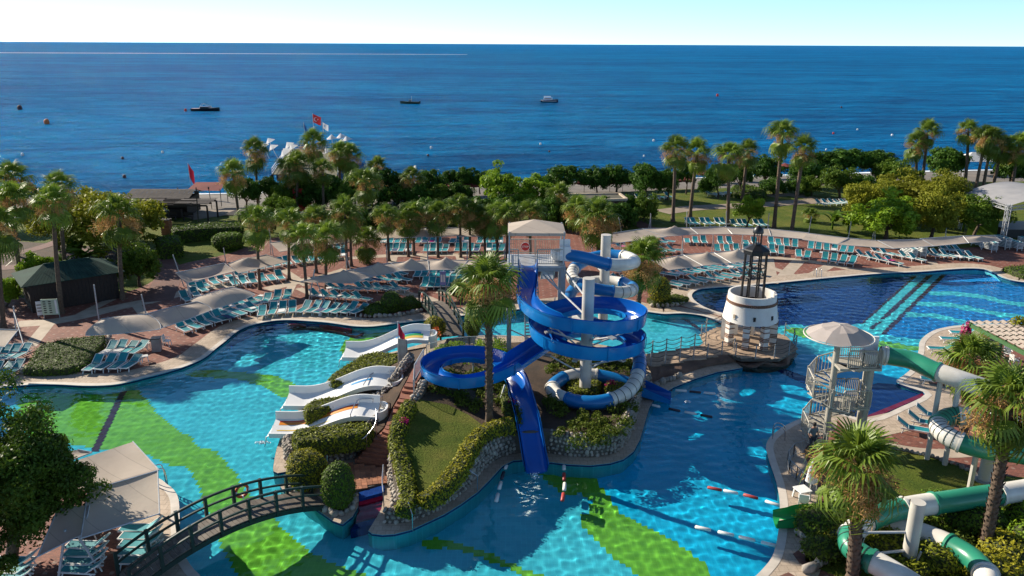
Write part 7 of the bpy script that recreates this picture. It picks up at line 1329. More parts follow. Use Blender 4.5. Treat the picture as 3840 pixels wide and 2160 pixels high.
# dark shrubs closing the view behind the palm terrace
for i, (x, y, hw, hh, m) in enumerate(((1235, 838, 70, 38, 'dark'), (1340, 832, 70, 38, 'dark'), (1440, 828, 66, 36, 'dark'), (1600, 800, 70, 42, 'dark'), (1700, 800, 66, 42, 'dark'), (1790, 800, 70, 44, 'dark'), (1890, 790, 66, 44, 'dark'), (2060, 800, 72, 46, 'dark'), (2150, 815, 66, 40, 'dark'), (2250, 790, 66, 40, 'dark'), (2330, 812, 58, 38, 'dark'), (1150, 850, 62, 36, 'dark'), (1075, 800, 52, 40, 'mid'), (2420, 785, 58, 42, 'mid'), (2360, 780, 48, 36, 'dark'), (2650, 698, 40, 26, 'dark'), (2900, 700, 60, 26, 'dark'), (3000, 700, 56, 28, 'dark'), (3230, 690, 60, 26, 'dark'))):
    hh *= 1.25; tree(f'dense dark shrub, {ORD[i]} counted along the belt behind the sails', m, (x, y), hw, hh, (x, y + hh * .85), name='dense_shrub', group='shrub belt')
hedge('box_hedge', 'long dark clipped hedge in front of the beach bar terrace', P([(646, 848), (780, 838), (905, 836), (911, 852), (780, 858), (650, 868)], 1.4), 0, 1.4, 'leaf_mid', dens=60, size=.14, seed=71, jit=.1)
hedge('box_hedge', 'square clipped hedge block on the lawn beside the brick pillar', P([(580, 885), (668, 880), (680, 905), (600, 915)], 1.7), 0, 1.7, 'topiary_leaf', dens=70, size=.13, seed=72, jit=.1)
hedge('box_hedge', 'sloping hedge bank among the right lawn palms', P([(2745, 700), (2800, 694), (2870, 712), (2868, 735), (2800, 728), (2750, 720)], .8), -.02, .9, 'leaf_mid', dens=50, size=.16, seed=73, jit=.1)
# big tree at the left front
fb = at(40, 2110, 0); cc = atY(85, 1790, fb.y); ft_ = thing('spreading_tree', 'big dense green tree hanging over the front left sails', 'tree', fb); bigc = crown_mesh('crown', 401, 170, 72000, .026, .95, .7, (.1, .3), -.95); g = MB(); g.tube([fb, fb.lerp(cc, .5), cc], [.28, .22, .12], 10)
for j in range(6): a = j * 1.05; e = cc + Vector((math.cos(a) * 1.4, math.sin(a) * 1.3, .3)); g.tube([fb.lerp(cc, .6), e], [.12, .04], 6)
obj('trunk', g, MAT['tree_bark'], ft_, smooth=60); obj('crown', bigc, MAT['leaf_front'], ft_, loc=cc - fb, scale=(3.25, 2.7, 3.4), rot=(0, 0, 1.0))
for i, (x, y, r_, h_) in enumerate(((-54, 67, 3.2, 6.0), (-48, 58, 3.0, 5.5), (-60, 76, 3.4, 6.5), (-44, 50, 3.0, 6.0))):
    c_ = inv((x, y, h_)); b_ = inv((x, y, 0)); tree(f'shade tree, {ORD[i]} of the row just beyond the left edge', 'mid', c_, r_ * 50, r_ * 38, b_, group='trees beyond the left edge')
# banana clumps
def banana(label, px, py, n, h, seed):
    rg = np.random.default_rng(seed); q = at(px, py, 0); t = thing('banana_plant', label, 'banana plant', q); N_ = 8
    for i in range(n):
        az = rg.uniform(0, 2 * PI); el = rg.uniform(.75, 1.35); L = h * rg.uniform(.7, 1.05); V = []; o = q + Vector((rg.normal(0, .25), rg.normal(0, .25), 0)); d = Vector((math.cos(az), math.sin(az), 0)); s_ = Vector((-d.y, d.x, 0)); A, B, C_ = [], [], []
        for k in range(N_ + 1): f = k / N_; ang = el - 1.5 * f * f; p = o + Vector((0, 0, h * .35)) + d * (L * f * math.cos(ang) * .8) + Vector((0, 0, L * (math.sin(el) * f - .55 * f * f))); w_ = .34 * math.sin(PI * min(1, .12 + f * .9)) ** .7; A.append(p - s_ * w_ + Vector((0, 0, .06))); C_.append(p); B.append(p + s_ * w_ + Vector((0, 0, .06)))
        g = MB(); g.ribbon(A, C_); g.ribbon(C_, B); obj('leaf', g, MAT['banana_leaf'], t, smooth=180)
    g = MB(); g.tube([q, q + Vector((0, 0, h * .5))], [.14, .1], 8); obj('stem', g, MAT['banana_leaf'], t)
for i, (x, y, n, h, lab) in enumerate(((290, 985, 14, 3.4, 'tall banana plant left of the huge feathery tree'), (330, 1010, 12, 3.0, 'banana plant with bluish leaves beside the brick path'), (60, 1110, 12, 2.6, 'banana plant at the left edge before the hut'), (230, 1030, 10, 2.4, 'low banana plant behind the hut roof'), (3120, 860, 12, 3.0, 'banana plant behind the right sails near the bush tree'), (3180, 872, 12, 2.6, 'second banana plant behind the right sails'), (3610, 868, 14, 2.8, 'yellow-green banana plant before the stage truss'), (2370, 850, 10, 1.8, 'low banana plant by the brown brick hut'), (1660, 860, 8, 1.6, 'low broad-leaved plant behind the palm terrace'))): banana(lab, x, y, n, h, 500 + i)
# ================================================================ NEAR RIGHT GARDEN
def shrub(label, px, py, rx, rz, m, seed, z=0.0, dens=260, size=.085): return ball_bush('garden_shrub', label, at(px, py, z), rx, rz, m, dens=dens, size=size, seed=seed, jit=.1)
for i, (x, y, rx, rz, m, lab) in enumerate(((3070, 2000, 1.15, .55, 'topiary_leaf', 'dark mounded shrub above the green slide exit'), (3130, 1985, .9, .6, 'topiary_leaf', 'dark mounded shrub behind the slide exit palm'), (3135, 2065, .55, .5, 'hedge_yellow', 'small bright round shrub beside the palm trunk'), (3075, 2090, .8, .45, 'cover_leaf', 'grey-green low shrub on the boulders'), (3600, 1985, 1.3, .75, 'leaf_mid', 'tall oleander left of the leaning palm trunk'), (3530, 1960, 1.2, .7, 'leaf_mid', 'oleander below the straight green tube'), (3660, 2010, 1.2, .8, 'leaf_mid', 'oleander in front of the leaning palm foot'), (3480, 2035, .9, .45, 'cover_leaf', 'low shrub beside the cream garden pole'), (3330, 2040, 1.1, .42, 'hedge_leaf', 'yellow-tipped low shrub left of the cream garden pole'), (3290, 2095, .9, .4, 'hedge_leaf', 'low shrub between palm trunk and white tube'), (3500, 2120, 1.1, .45, 'hedge_leaf', 'dense low shrub right of the cream garden pole'), (3560, 2080, 1.0, .5, 'cover_leaf', 'shrub inside the lower green tube bend'), (3770, 2130, 1.2, .7, 'hedge_yellow', 'bright yellow-green shrub in the bottom right corner'), (3720, 2190, 1.2, .6, 'hedge_yellow', 'bright shrub below the bottom right corner palm'), (3830, 2010, .9, .8, 'leaf_bright', 'bright leafy shrub at the right edge'), (3800, 1925, .9, .7, 'leaf_bright', 'leafy shrub at the right edge below the tube'), (3420, 1960, 1.0, .4, 'cover_leaf', 'low planting below the white tube joint'), (3230, 1850, 1.1, .45, 'topiary_leaf', 'dark shrub behind the near palm crown'), (3160, 1880, .8, .4, 'topiary_leaf', 'dark shrub beside the closed parasol'), (3400, 2150, .9, .4, 'hedge_leaf', 'low shrub at the bottom edge under the white tube'), (3330, 2165, .8, .4, 'cover_leaf', 'low shrub at the bottom edge right of the palm trunk'), (3850, 2100, .9, .9, 'leaf_bright', 'tall bright shrub at the right edge near the corner'))): shrub(lab, x, y, rx, rz, m, 600 + i)
tag(cover(([(3080, 2100, 0), (3200, 2000, 0), (3350, 1950, 0), (3500, 1930, 0), (3700, 1920, 0), (3860, 1900, 0), (3880, 2200, 0), (3500, 2260, 0), (3150, 2230, 0)], []), 'ground_cover', 120, .085, 'cover_leaf', 47), 'low leafy ground cover under the winding green tube slide', 'ground cover')
hedge('box_hedge', 'low dark hedge beside the deep pool at the right edge', P([(3760, 1000), (3850, 992), (3950, 1010), (3950, 1040), (3840, 1030)], .5), 0, .5, 'topiary_leaf', dens=90, size=.1, seed=74, jit=.1)
# ================================================================ HUTS AND BEACH BUILDINGS
def quadwall(root, a, b, z0, z1, w_, m, name='wall_plank', gap=.015, th=.04):
    """wall of upright boards between two ground points"""
    a, b = Vector((a[0], a[1])), Vector((b[0], b[1])); L = (b - a).length; n = max(1, int(L / w_)); ang = math.atan2(b.y - a.y, b.x - a.x)
    for i in range(n): c = a.lerp(b, (i + .5) / n); g = MB(); g.box((c.x, c.y, (z0 + z1) / 2), (L / n - gap, th, z1 - z0), ang); obj(name, g, MAT[m], root)
def hut():
    r = at(*Z8(300, 1380, *Z5), 0); t = thing('wooden_hut', 'dark plank hut with green corrugated roof behind the left sails', 'hut', r); A, B = at(*Z8(300, 1385, *Z5), 0), at(*Z8(1085, 1250, *Z5), 0); d = (B - A).normalized(); n = Vector((-d.y, d.x, 0)); C_, D = B + n * 4.2, A + n * 4.2; H_ = 2.45
    g = MB(); ins = [A + n * .06, B + n * .06, C_, D]; g.prism(ccw([(p.x, p.y) for p in ins]), 0, H_ - .05, True); obj('inner_wall', g, MAT['dark_wood'], t)
    quadwall(t, A, B, 0, H_, .28, 'dark_wood'); quadwall(t, B, C_, 0, H_, .28, 'dark_wood'); quadwall(t, D, A, 0, H_, .28, 'dark_wood')
    ov = .6; a, b, c, e = A - d * ov - n * ov, B + d * ov - n * ov, C_ + d * ov + n * ov, D - d * ov + n * ov; m1, m2 = (a + e) / 2 + d * 2.2, (b + c) / 2 - d * 2.2; z0, z1 = H_ + .02, H_ + 1.05; up = lambda p, z: Vector((p.x, p.y, z)); k = 26
    for (p, q, s, u) in ((a, b, m1, m2), (c, e, m2, m1)):
        for i in range(k):
            f0, f1 = i / k, (i + .94) / k; g = MB(); w0, w1, w2, w3 = up(p.lerp(q, f0), z0), up(p.lerp(q, f1), z0), up(s.lerp(u, f1), z1), up(s.lerp(u, f0), z1); o_ = Vector((0, 0, .05)); g.add([w0, w1, w2, w3, w0 + o_, w1 + o_, w2 + o_, w3 + o_], [(4, 5, 6, 7), (0, 1, 5, 4), (1, 2, 6, 5), (3, 0, 4, 7), (2, 3, 7, 6)]); obj('roof_panel', g, MAT['green_roof'], t)
    for tri in ((b, c, m2), (e, a, m1)): g = MB(); g.add([up(tri[0], z0), up(tri[1], z0), up(tri[2], z1), up(tri[0], z0 + .05), up(tri[1], z0 + .05), up(tri[2], z1 + .05)], [(3, 4, 5), (0, 1, 4, 3), (1, 2, 5, 4), (2, 0, 3, 5)]); obj('roof_hip', g, MAT['green_roof'], t)
    g = MB(); g.bar(up(m1, z1 + .06), up(m2, z1 + .06), .2, .08); obj('ridge_cap', g, MAT['green_roof'], t)
    return A, B, d, n
hA, hB, hd, hn = hut()
# billboards by the hut
def board(label, c, ang, w_, h_, z0, m, post=True, name='notice_board', rows=None):
    t = thing(name, label, 'sign', (c.x, c.y, 0), R(ang)); g = MB(); g.box((0, 0, z0 + h_ / 2), (w_, .06, h_)); obj('panel', g, MAT[m], t, world=False)
    for x in (-w_ / 2 + .05, w_ / 2 - .05): g = MB(); g.box((x, .06, (z0 + h_) / 2), (.06, .06, z0 + h_)); obj('post', g, MAT['grey_metal'], t, world=False)
    for (x, z, w2, h2, mm) in rows or (): g = MB(); g.box((x * w_, -.04, z0 + z * h_), (w2 * w_, .02, h2 * h_)); obj('printed_panel', g, MAT[mm], t, world=False)
    return t
board('pale green price board with columns of dark rows beside the hut', at(195, 1195, 0), 8, 1.3, 1.35, .35, 'sign_green', rows=[(x, .85 - .14 * i, .16, .06, 'black_metal') for x in (-.3, .02) for i in range(6)] + [(.38, .5, .12, .85, 'sign_white')])
board('white leaflet stand beside the green price board', at(155, 1190, 0), 25, .5, 1.2, .2, 'sign_white', rows=[(0, .3 + .22 * i, .8, .1, 'sign_grey') for i in range(3)], name='leaflet_stand')
board('tall grey poster frame with photo collage beside the hut', at(390, 1122, 0), 12, 1.5, 1.9, .5, 'sign_grey', rows=[(0, .5, .95, .16, 'beige_trim'), (-.2, .8, .4, .25, 'sign_white'), (.25, .2, .4, .2, 'sign_white')], name='poster_frame')
board('violet information board behind the small bridge', at(1662, 1088, 0), 0, .55, 1.3, .5, 'sign_violet', rows=[(-.22, .5, .3, .55, 'sign_white'), (.22, .5, .3, .55, 'sign_white')])
t = thing('warning_board', 'tall narrow grey warning board at the hedge by the farthest white slide', 'sign', at(1515, 1395, 1.8)); q = at(1515, 1395, 1.2); g = MB(); g.box(q + Vector((0, 0, 1.5)), (.16, .6, 1.6), R(60)); obj('panel', g, MAT['sign_grey'], t); g = MB(); g.tube([q, q + Vector((0, 0, 2.3))], .04, 6); obj('post', g, MAT['mast_metal'], t)
def flag(label, b, tpx, m, fw, fh, name='flag_pole', drop=.55, z=0.0, side=1, r=.035):
    p = at(b[0], b[1], b[2] if len(b) > 2 else z); q = atY(*tpx, p.y); t = thing(name, label, "flag", p); g = MB(); g.tube([p, q], r, 8); obj('pole', g, MAT['mast_metal'], t, smooth=60); N_ = 8; A, B = [], []
    for i in range(N_ + 1): f = i / N_; A.append(q + Vector((side * fw * f, .06 * math.sin(f * 7), -.05 - drop * f * fh))); B.append(q + Vector((side * fw * f * .92, .08 * math.sin(f * 6 + 1), -.05 - fh - drop * f * fh * 1.1)))
    g = MB(); g.ribbon(B, A); fo = obj('cloth', g, MAT[m], t, smooth=180); return t, q, fo
flag('red warning flag hanging on a pole at the slide hedge', (1495, 1392, 1.2), (1492, 1205), 'crimson_cloth', .42, .9, drop=1.0)
flag('large crimson flag on the beach pole left of the palms', (722, 742, -.5), (704, 612), 'crimson_cloth', .75, 2.0, drop=.6)
tf, qf, cl = flag('red flag with white crescent and star above the sea pier', (1190, 690, -1.0), (1172, 426), 'red_cloth', 1.35, 1.35, drop=.4)
# crescent and star on the flag, slightly proud of the cloth on both faces
cx, cz = qf.x + .52, qf.z - .93; g = MB(); out_, in_ = [], []
for i in range(25): a = R(35 + 290 * i / 24); out_.append((cx + .33 * math.cos(a), qf.y - .16, cz + .33 * math.sin(a))); in_.append((cx + .08 + .26 * math.cos(R(48 + 264 * i / 24)), qf.y - .16, cz + .26 * math.sin(R(48 + 264 * i / 24))))
g.ribbon(out_, in_); g.f = [tuple(reversed(f)) for f in g.f]; obj('crescent', g, MAT['sign_white'], tf)
g = MB(); star = [(cx + .34 + (.15 if i % 2 == 0 else .06) * math.cos(R(180 + 36 * i)), qf.y - .16, cz + (.15 if i % 2 == 0 else .06) * math.sin(R(180 + 36 * i))) for i in range(10)]; g.add(star + [(cx + .34, qf.y - .16, cz)], [(i, (i + 1) % 10, 10) for i in range(10)]); obj('star', g, MAT['sign_white'], tf)
tf2, q2, _ = flag('white flag with small blue emblem right of the red one', (1225, 690, -1.0), (1210, 458), 'white_cloth', .9, .95, drop=.5); g = MB(); g.box((q2.x + .32, q2.y - .14, q2.z - .62), (.25, .02, .2)); obj('emblem', g, MAT['stripe_blue'], tf2)
flag('dark blue flag left of the red one above the sea pier', (1165, 690, -1.0), (1138, 460), 'blue_cloth', .6, .8, drop=1.3)
# beach bar
bb = thing('beach_bar', 'beach bar with dark shingle roof and slatted pergola by the gravel beach', 'building', at(640, 845, 0)); A, B = at(530, 790, 0), at(715, 800, 0); zr0, zr1 = 2.6, 3.9
Yb = 103.0; x0, x1 = atY(470, 760, Yb).x, atY(688, 760, Yb).x
g = MB(); g.box(((x0 + x1) / 2, Yb + 3.2, 1.1), (x1 - x0, 4.6, 2.2)); obj('wall', g, MAT['dark_wood'], bb)
for i in range(9):
    for j in range(14):
        f0, f1 = i / 9, (i + 1.0) / 9; xx0 = x0 - .5 + (x1 - x0 + 1) * j / 14; xx1 = x0 - .5 + (x1 - x0 + 1) * (j + .96) / 14; y0, y1 = Yb + .4 + 3.0 * f0, Yb + .4 + 3.0 * f1; za, zb_ = 2.3 + .85 * f0, 2.3 + .85 * f1; g = MB(); g.add([(xx0, y0, za + .05), (xx1, y0, za + .05), (xx1, y1, zb_ + .02), (xx0, y1, zb_ + .02), (xx0, y0, za - .03), (xx1, y0, za - .03)], [(0, 1, 2, 3), (4, 5, 1, 0)]); obj('shingle', g, MAT['shingle'], bb)
g = MB(); g.add([(x0 - .5, Yb + 3.4, 3.16), (x1 + .5, Yb + 3.4, 3.16), (x1 + .5, Yb + 6.4, 2.3), (x0 - .5, Yb + 6.4, 2.3)], [(0, 1, 2, 3)]); obj('rear_roof', g, MAT['shingle'], bb)
px0, px1 = x1 - 9, x1 + 4.2
for i in range(7):
    for j in range(6):
        xx = px0 + (px1 - px0) * (j + .5) / 6; g = MB(); g.box((xx, Yb - 2.8 + i * .6, 2.32 + .06 * ((i + j) % 3)), ((px1 - px0) / 6 - .12, .5, .05), 0, R(8 * ((i * j) % 3 - 1))); obj('shade_panel', g, MAT['sail_cloth' if i < 2 and j < 3 else 'shingle'], bb)
for x in (px0, (px0 + px1) / 2, px1):
    for y in (Yb - 3.1, Yb + .3): g = MB(); g.box((x, y, 1.08), (.18, .18, 2.16)); obj('post', g, MAT['dark_wood'], bb)
for y in (Yb - 3.1, Yb - 1.4, Yb + .3): g = MB(); g.bar((px0, y, 2.2), (px1, y, 2.2), .12, .2); obj('beam', g, MAT['dark_wood'], bb)
g = MB(); g.box(((px0 + px1) / 2 - 1, Yb + .1, .55), (6, .6, 1.1)); obj('bar_counter', g, MAT['dark_wood'], bb)
for i in range(5): q = Vector((px0 + 1.2 + i * 2.2, Yb - 1.5, 0)); t = thing('wooden_bench', f'dark wooden bench, {ORD[i]} from the left under the beach bar pergola', 'bench', q); g = MB(); g.box(q + Vector((0, 0, .45)), (1.3, .4, .06)); obj('seat', g, MAT['dark_wood'], t); g = MB(); g.box(q + Vector((0, .2, .75)), (1.3, .05, .4)); obj('backrest', g, MAT['dark_wood'], t); [obj('leg', MB().box(q + Vector((x, 0, .21)), (.08, .36, .42)), MAT['dark_wood'], t) for x in (-.55, .55)]
q = at(627, 878, 0); bp = thing('brick_pillar', 'orange brick pillar with lantern frame beside the clipped hedge', 'pillar', q); bme = MB().box((0, 0, 0), (.44, .24, .13)).mesh('brick'); bme.materials.append(MAT['orange_brick']); g = MB(); g.box(q + Vector((0, 0, .85)), (.9, .9, 1.7)); obj('core', g, MAT['mortar'], bp)
for k in range(12):
    for i in (-1, 1):
        for fx, fy, rz in ((0, -1, 0), (0, 1, 0), (-1, 0, PI / 2), (1, 0, PI / 2)): o = bpy.data.objects.new('brick', bme); COL.objects.link(o); o.parent = bp; off = .23 * i + (.1 if k % 2 else -.02); o.location = (fx * .38 + (off if fx == 0 else 0), fy * .38 + (off if fy == 0 else 0), .08 + k * .142); o.rotation_euler = (0, 0, rz)
g = MB(); g.box(q + Vector((0, 0, 1.78)), (1.1, 1.1, .1)); obj('cap', g, MAT['dark_wood'], bp)
for x in (-.3, .3):
    for y in (-.3, .3): g = MB(); g.box(q + Vector((x, y, 2.3)), (.08, .08, 1.0)); obj('lantern_post', g, MAT['green_wood'], bp)
g = MB(); g.lathe([(.6, 2.8), (.55, 2.9), (.1, 3.15)], 4, q, a0=R(45)); obj('lantern_roof', g, MAT['green_wood'], bp)
for i, (b, tt) in enumerate((((745, 850), (735, 702)), ((415, 745), (415, 716)), ((540, 742), (541, 714)), ((665, 742), (666, 708)), ((795, 785), (782, 705)))): p = at(*b, 0 if i in (0, 4) else -.4); q = atY(*tt, p.y); t = thing('lamp_post', f'slim dark lamp post, {("tallest beside the beach bar", "leftmost on the beach behind the feathery tree", "second on the beach behind the bar roof", "third on the beach by the bar roof", "right of the beach bar pergola")[i]}', 'lamp post', p); g = MB(); g.tube([p, q], .07 if i == 0 else .045, 8); obj('post', g, MAT['black_metal'], t); g = MB(); g.box(q + Vector((0, 0, -.6 if i == 0 else 0)), (.5, .35, .35) if i == 0 else (.15, .15, .3)); obj('lamp_head', g, MAT['black_metal'], t)
t = thing('beach_awning', 'red beach awning beside the beach bar pergola', 'awning', at(765, 765, 0)); p = at(765, 775, 0); g = MB(); g.add([p + Vector(v) for v in ((-2.2, 0, 2.3), (2.4, .2, 2.2), (2.2, 3.4, 2.9), (-2.0, 3.2, 2.9))], [(0, 1, 2, 3)]); obj('cloth', g, MAT['beach_red'], t)
for v in ((-2.2, 0), (2.4, .2), (2.2, 3.4), (-2.0, 3.2)): g = MB(); g.tube([p + Vector((*v, 0)), p + Vector((*v, 2.5))], .05, 6); obj('post', g, MAT['dark_wood'], t)
t = thing('tarp_cover', 'cream tarpaulin cover on the terrace beside the tall beach palm', 'tarpaulin', at(890, 800, 0)); p = at(890, 806, 0); g = MB(); g.add([p + Vector(v) for v in ((-2, -.5, .05), (2, -.3, .05), (1.6, 1.6, .05), (-1.6, 1.4, .05), (.1, .6, .75))], [(0, 1, 4), (1, 2, 4), (2, 3, 4), (3, 0, 4)]); obj('cloth', g, MAT['sail_cloth'], t)
# flat-roofed brick hut
fh = thing('flat_roof_building', 'brown brick hut with flat gravel roof and pale parapet by the beach', 'building', at(2240, 800, 0)); q = [at(*p, 3.0) for p in ((2135, 755), (2350, 749), (2322, 728), (2118, 732))]
bxa, bya = q[0].x, q[0].y; bxb, byb = q[1].x, q[2].y
g = MB(); g.prism(ccw([(p.x, p.y) for p in q]), 0, 2.9); obj('wall', g, MAT['mortar'], fh); g = MB(); g.sheet(ccw([(p.x, p.y) for p in q]), 3.0); obj('roof', g, MAT['roof_gravel'], fh)
for a, b in zip(q, q[1:] + q[:1]): g = MB(); g.bar(a + Vector((0, 0, .06)), b + Vector((0, 0, .06)), .3, .26); obj('parapet', g, MAT['beige_trim'], fh)
a, b = q[0], q[1]; bme2 = MB().box((0, 0, 0), (.56, .1, .22)).mesh('brick'); bme2.materials.append(MAT['brown_brick']); d = (b - a); L = d.length; d.normalize(); nb = int(L / .6)
for k in range(11):
    for i in range(nb): o = bpy.data.objects.new('brick', bme2); COL.objects.link(o); o.parent = fh; c = a + d * ((i + .5 + (.25 if k % 2 else 0)) * L / (nb + .5)); o.location = Vector((c.x, c.y - .02, .2 + k * .25)) - fh.location; o.rotation_euler = (0, 0, math.atan2(d.y, d.x))
# stage truss with grey canvas roof
sgr = thing('stage_roof', 'silver truss stage with draped grey canvas roof at right', 'stage', at(3740, 880, 0)); zt_ = 4.4; s0, s1, s2, s3 = at(3618, 728, zt_), at(3782, 782, zt_), at(4080, 750, zt_), at(3880, 706, zt_)
def truss(p, q, w_=.4): 
    p, q = Vector(p), Vector(q); n = max(2, int((q - p).length / .7)); d = (q - p).normalized(); s = d.cross(Vector((0, 0, 1))); s = s.normalized() if s.length > .01 else Vector((1, 0, 0)); u = s.cross(d); g = MB()
    for i, j in ((-1, -1), (1, -1), (1, 1), (-1, 1)): g.bar(p + (s * i + u * j) * w_ / 2, q + (s * i + u * j) * w_ / 2, .06)
    for k in range(n):
        a, b = p.lerp(q, k / n), p.lerp(q, (k + 1) / n); f = 1 if k % 2 else -1; g.bar(a + (s * f - u) * w_ / 2, b + (-s * f - u) * w_ / 2, .035); g.bar(a + (s - u * f) * w_ / 2, b + (s + u * f) * w_ / 2, .035); g.bar(a + (-s - u * f) * w_ / 2, b + (-s + u * f) * w_ / 2, .035)
    return obj('truss', g, MAT['mast_metal'], sgr)
truss(s0, s1); truss(s1, s2); truss(s0, s3); truss(s3, s2)
for p in (s0, s1, s2, s3): truss((p.x, p.y, 0), (p.x, p.y, zt_ + .5))
V = []; n_ = 10
for j in range(n_ + 1):
    for i in range(n_ + 1): u, v = i / n_, j / n_; p = s0 * (1 - u) * (1 - v) + s1 * u * (1 - v) + s2 * u * v + s3 * (1 - u) * v; V.append(p + Vector((0, 0, .3 + .9 * math.sin(PI * v) * (1 - .25 * u) - .12 * math.sin(u * 19) ** 2 * math.sin(PI * v))))
g = MB(); g.add(V, [(j * (n_ + 1) + i, j * (n_ + 1) + i + 1, (j + 1) * (n_ + 1) + i + 1, (j + 1) * (n_ + 1) + i) for j in range(n_) for i in range(n_)]); obj('canvas_roof', g, MAT['grey_canvas'], sgr, smooth=180)
g = MB(); g.box(((s1.x + s2.x) / 2, (s1.y + s3.y) / 2, .5), (7, 5, 1.0)); obj('stage_floor', g, MAT['black_metal'], sgr)
g = MB(); hb = [at(3625, 880, 0), at(3735, 895, 0)]; g.bar(hb[0] + Vector((0, 0, 1.1)), hb[1] + Vector((0, 0, 1.1)), .1, 2.2); tag(obj('green_screen', g, MAT['leaf_mid']), 'green artificial hedge screen beside the stage truss', 'screen')
# white marquee and coloured play frame far right
t = thing('white_marquee', 'white marquee on the beach behind the far right palms', 'tent', at(3690, 640, -.3)); p = at(3690, 655, -.3); g = MB(); g.add([p + Vector(v) for v in ((-5, -2, 2.6), (5, -2, 2.6), (5, 3, 2.6), (-5, 3, 2.6), (-2.5, .5, 4.0), (2.5, .5, 4.0))], [(0, 1, 5, 4), (1, 2, 5), (2, 3, 4, 5), (3, 0, 4)]); obj('roof', g, MAT['white_cloth'], t)
for v in ((-5, -2), (5, -2), (5, 3), (-5, 3)): g = MB(); g.tube([p + Vector((*v, 0)), p + Vector((*v, 2.6))], .06, 6); obj('post', g, MAT['white_plastic'], t)
# beach parasols with red-brown covers
def beach_parasol(label, px, py, w_=2.6, m='beach_red', name='beach_parasol', h=2.3, z=-.3):
    p = at(px, py, z); t = thing(name, label, 'parasol', p, group='beach parasols'); n = 8; g = MB(); g.add([p + Vector((w_ / 2 * math.cos(2 * PI * k / n), w_ / 2 * math.sin(2 * PI * k / n), h - .45)) for k in range(n)] + [p + Vector((0, 0, h))], [(k, (k + 1) % n, n) for k in range(n)]); obj('canopy', g, MAT[m], t)
    g = MB(); A = [p + Vector((w_ / 2 * math.cos(2 * PI * k / n), w_ / 2 * math.sin(2 * PI * k / n), h - .45)) for k in range(n)]; g.ribbon([q - Vector((0, 0, .28)) for q in A], A, True); obj('valance', g, MAT[m], t); g = MB(); g.tube([p, p + Vector((0, 0, h))], .04, 6); obj('pole', g, MAT['dark_wood'], t)
k = 0
for x, y in [(1335 + 42 * i, 770 - i * 1.0) for i in range(9)] + [(1690 + 45 * i, 738 - 1.2 * i) for i in range(6)] + [(2190 + 48 * i, 727 - 1.5 * i) for i in range(9)] + [(2640 + 60 * i, 690 - 6 * i) for i in range(6)]: beach_parasol(f'red-brown beach parasol, {(ORD + [f"{o} after the twentieth" for o in ORD])[k]} from the left along the shore', x, y, 2.8); k += 1
q = at(1137, 795, 0); t = thing('life_guard_panel', 'tall bright red panel standing on the beach behind the palms', 'panel', q); g = MB(); g.box(q + Vector((0, 0, 1.6)), (2.4, .12, 3.2)); obj('panel', g, MAT['sign_red'], t); g = MB(); g.box(q + Vector((0, 0, .05)), (2.2, 1.0, .1)); obj('foot', g, MAT['white_plastic'], t)
# ================================================================ SEA PIER
zp = .9; pc = [at(*p, zp) for p in ((1020, 655), (1265, 655), (1300, 560), (1085, 560))]; pp_ = [(p.x, p.y) for p in pc]; sp_t = thing('sea_pier', 'wooden bathing pier on dark posts with white parasols over the sea', 'pier', (pp_[0][0], pp_[0][1], SEA_Z))
planks(sp_t, pp_, zp, .9, 0, 'sea_pier_plank', .12, gap=.07); ap = [at(*p, zp) for p in ((1170, 655), (1265, 655), (1245, 700), (1160, 700))]; planks(sp_t, [(p.x, p.y) for p in ap], zp - .02, .9, 0, 'sea_pier_plank', .12, gap=.07)
for f in (0, .25, .5, .75, 1):
    for a, b in ((0, 1), (3, 2), (0, 3)): p = pc[a].lerp(pc[b], f); g = MB(); g.tube([(p.x, p.y, SEA_Z - 1), (p.x, p.y, zp - .05)], .28, 8); obj('pile', g, MAT['black_metal'], sp_t)
for a, b in ((0, 3), (3, 2), (1, 2)): railing(sp_t, [pc[a] + Vector((0, 0, .06)), pc[b] + Vector((0, 0, .06))], 1.0, 0, 'white_plastic', .07, posts=2.2, mid=True)
for i, (x, y, tl) in enumerate(((1010, 595, .55), (1045, 600, .6), (1030, 575, .5), (1105, 590, .6), (1118, 600, .55), (1095, 615, .65), (1090, 625, .6), (1240, 620, .3), (1250, 565, .1), (1285, 560, .1), (1310, 570, .2))):
    p = at(x, y, zp); t = thing('white_parasol', f'white parasol, {ORD[i]} counted from the shore end of the sea pier', 'parasol', p, group='pier parasols'); n = 8; M_ = Matrix.Rotation(-tl, 3, 'Y'); R0 = 1.1; pts = [p + Vector((0, 0, 1.0)) + M_ @ Vector((R0 * math.cos(2 * PI * k / n), R0 * math.sin(2 * PI * k / n), 1.4)) for k in range(n)]; g = MB(); g.add(pts + [p + Vector((0, 0, 1.0)) + M_ @ Vector((0, 0, 2.3))], [(k, (k + 1) % n, n) for k in range(n)]); obj('canopy', g, MAT['white_cloth'], t); g = MB(); g.tube([p, p + Vector((0, 0, 1.0)) + M_ @ Vector((0, 0, 2.3))], .06, 6); obj('pole', g, MAT['white_plastic'], t)
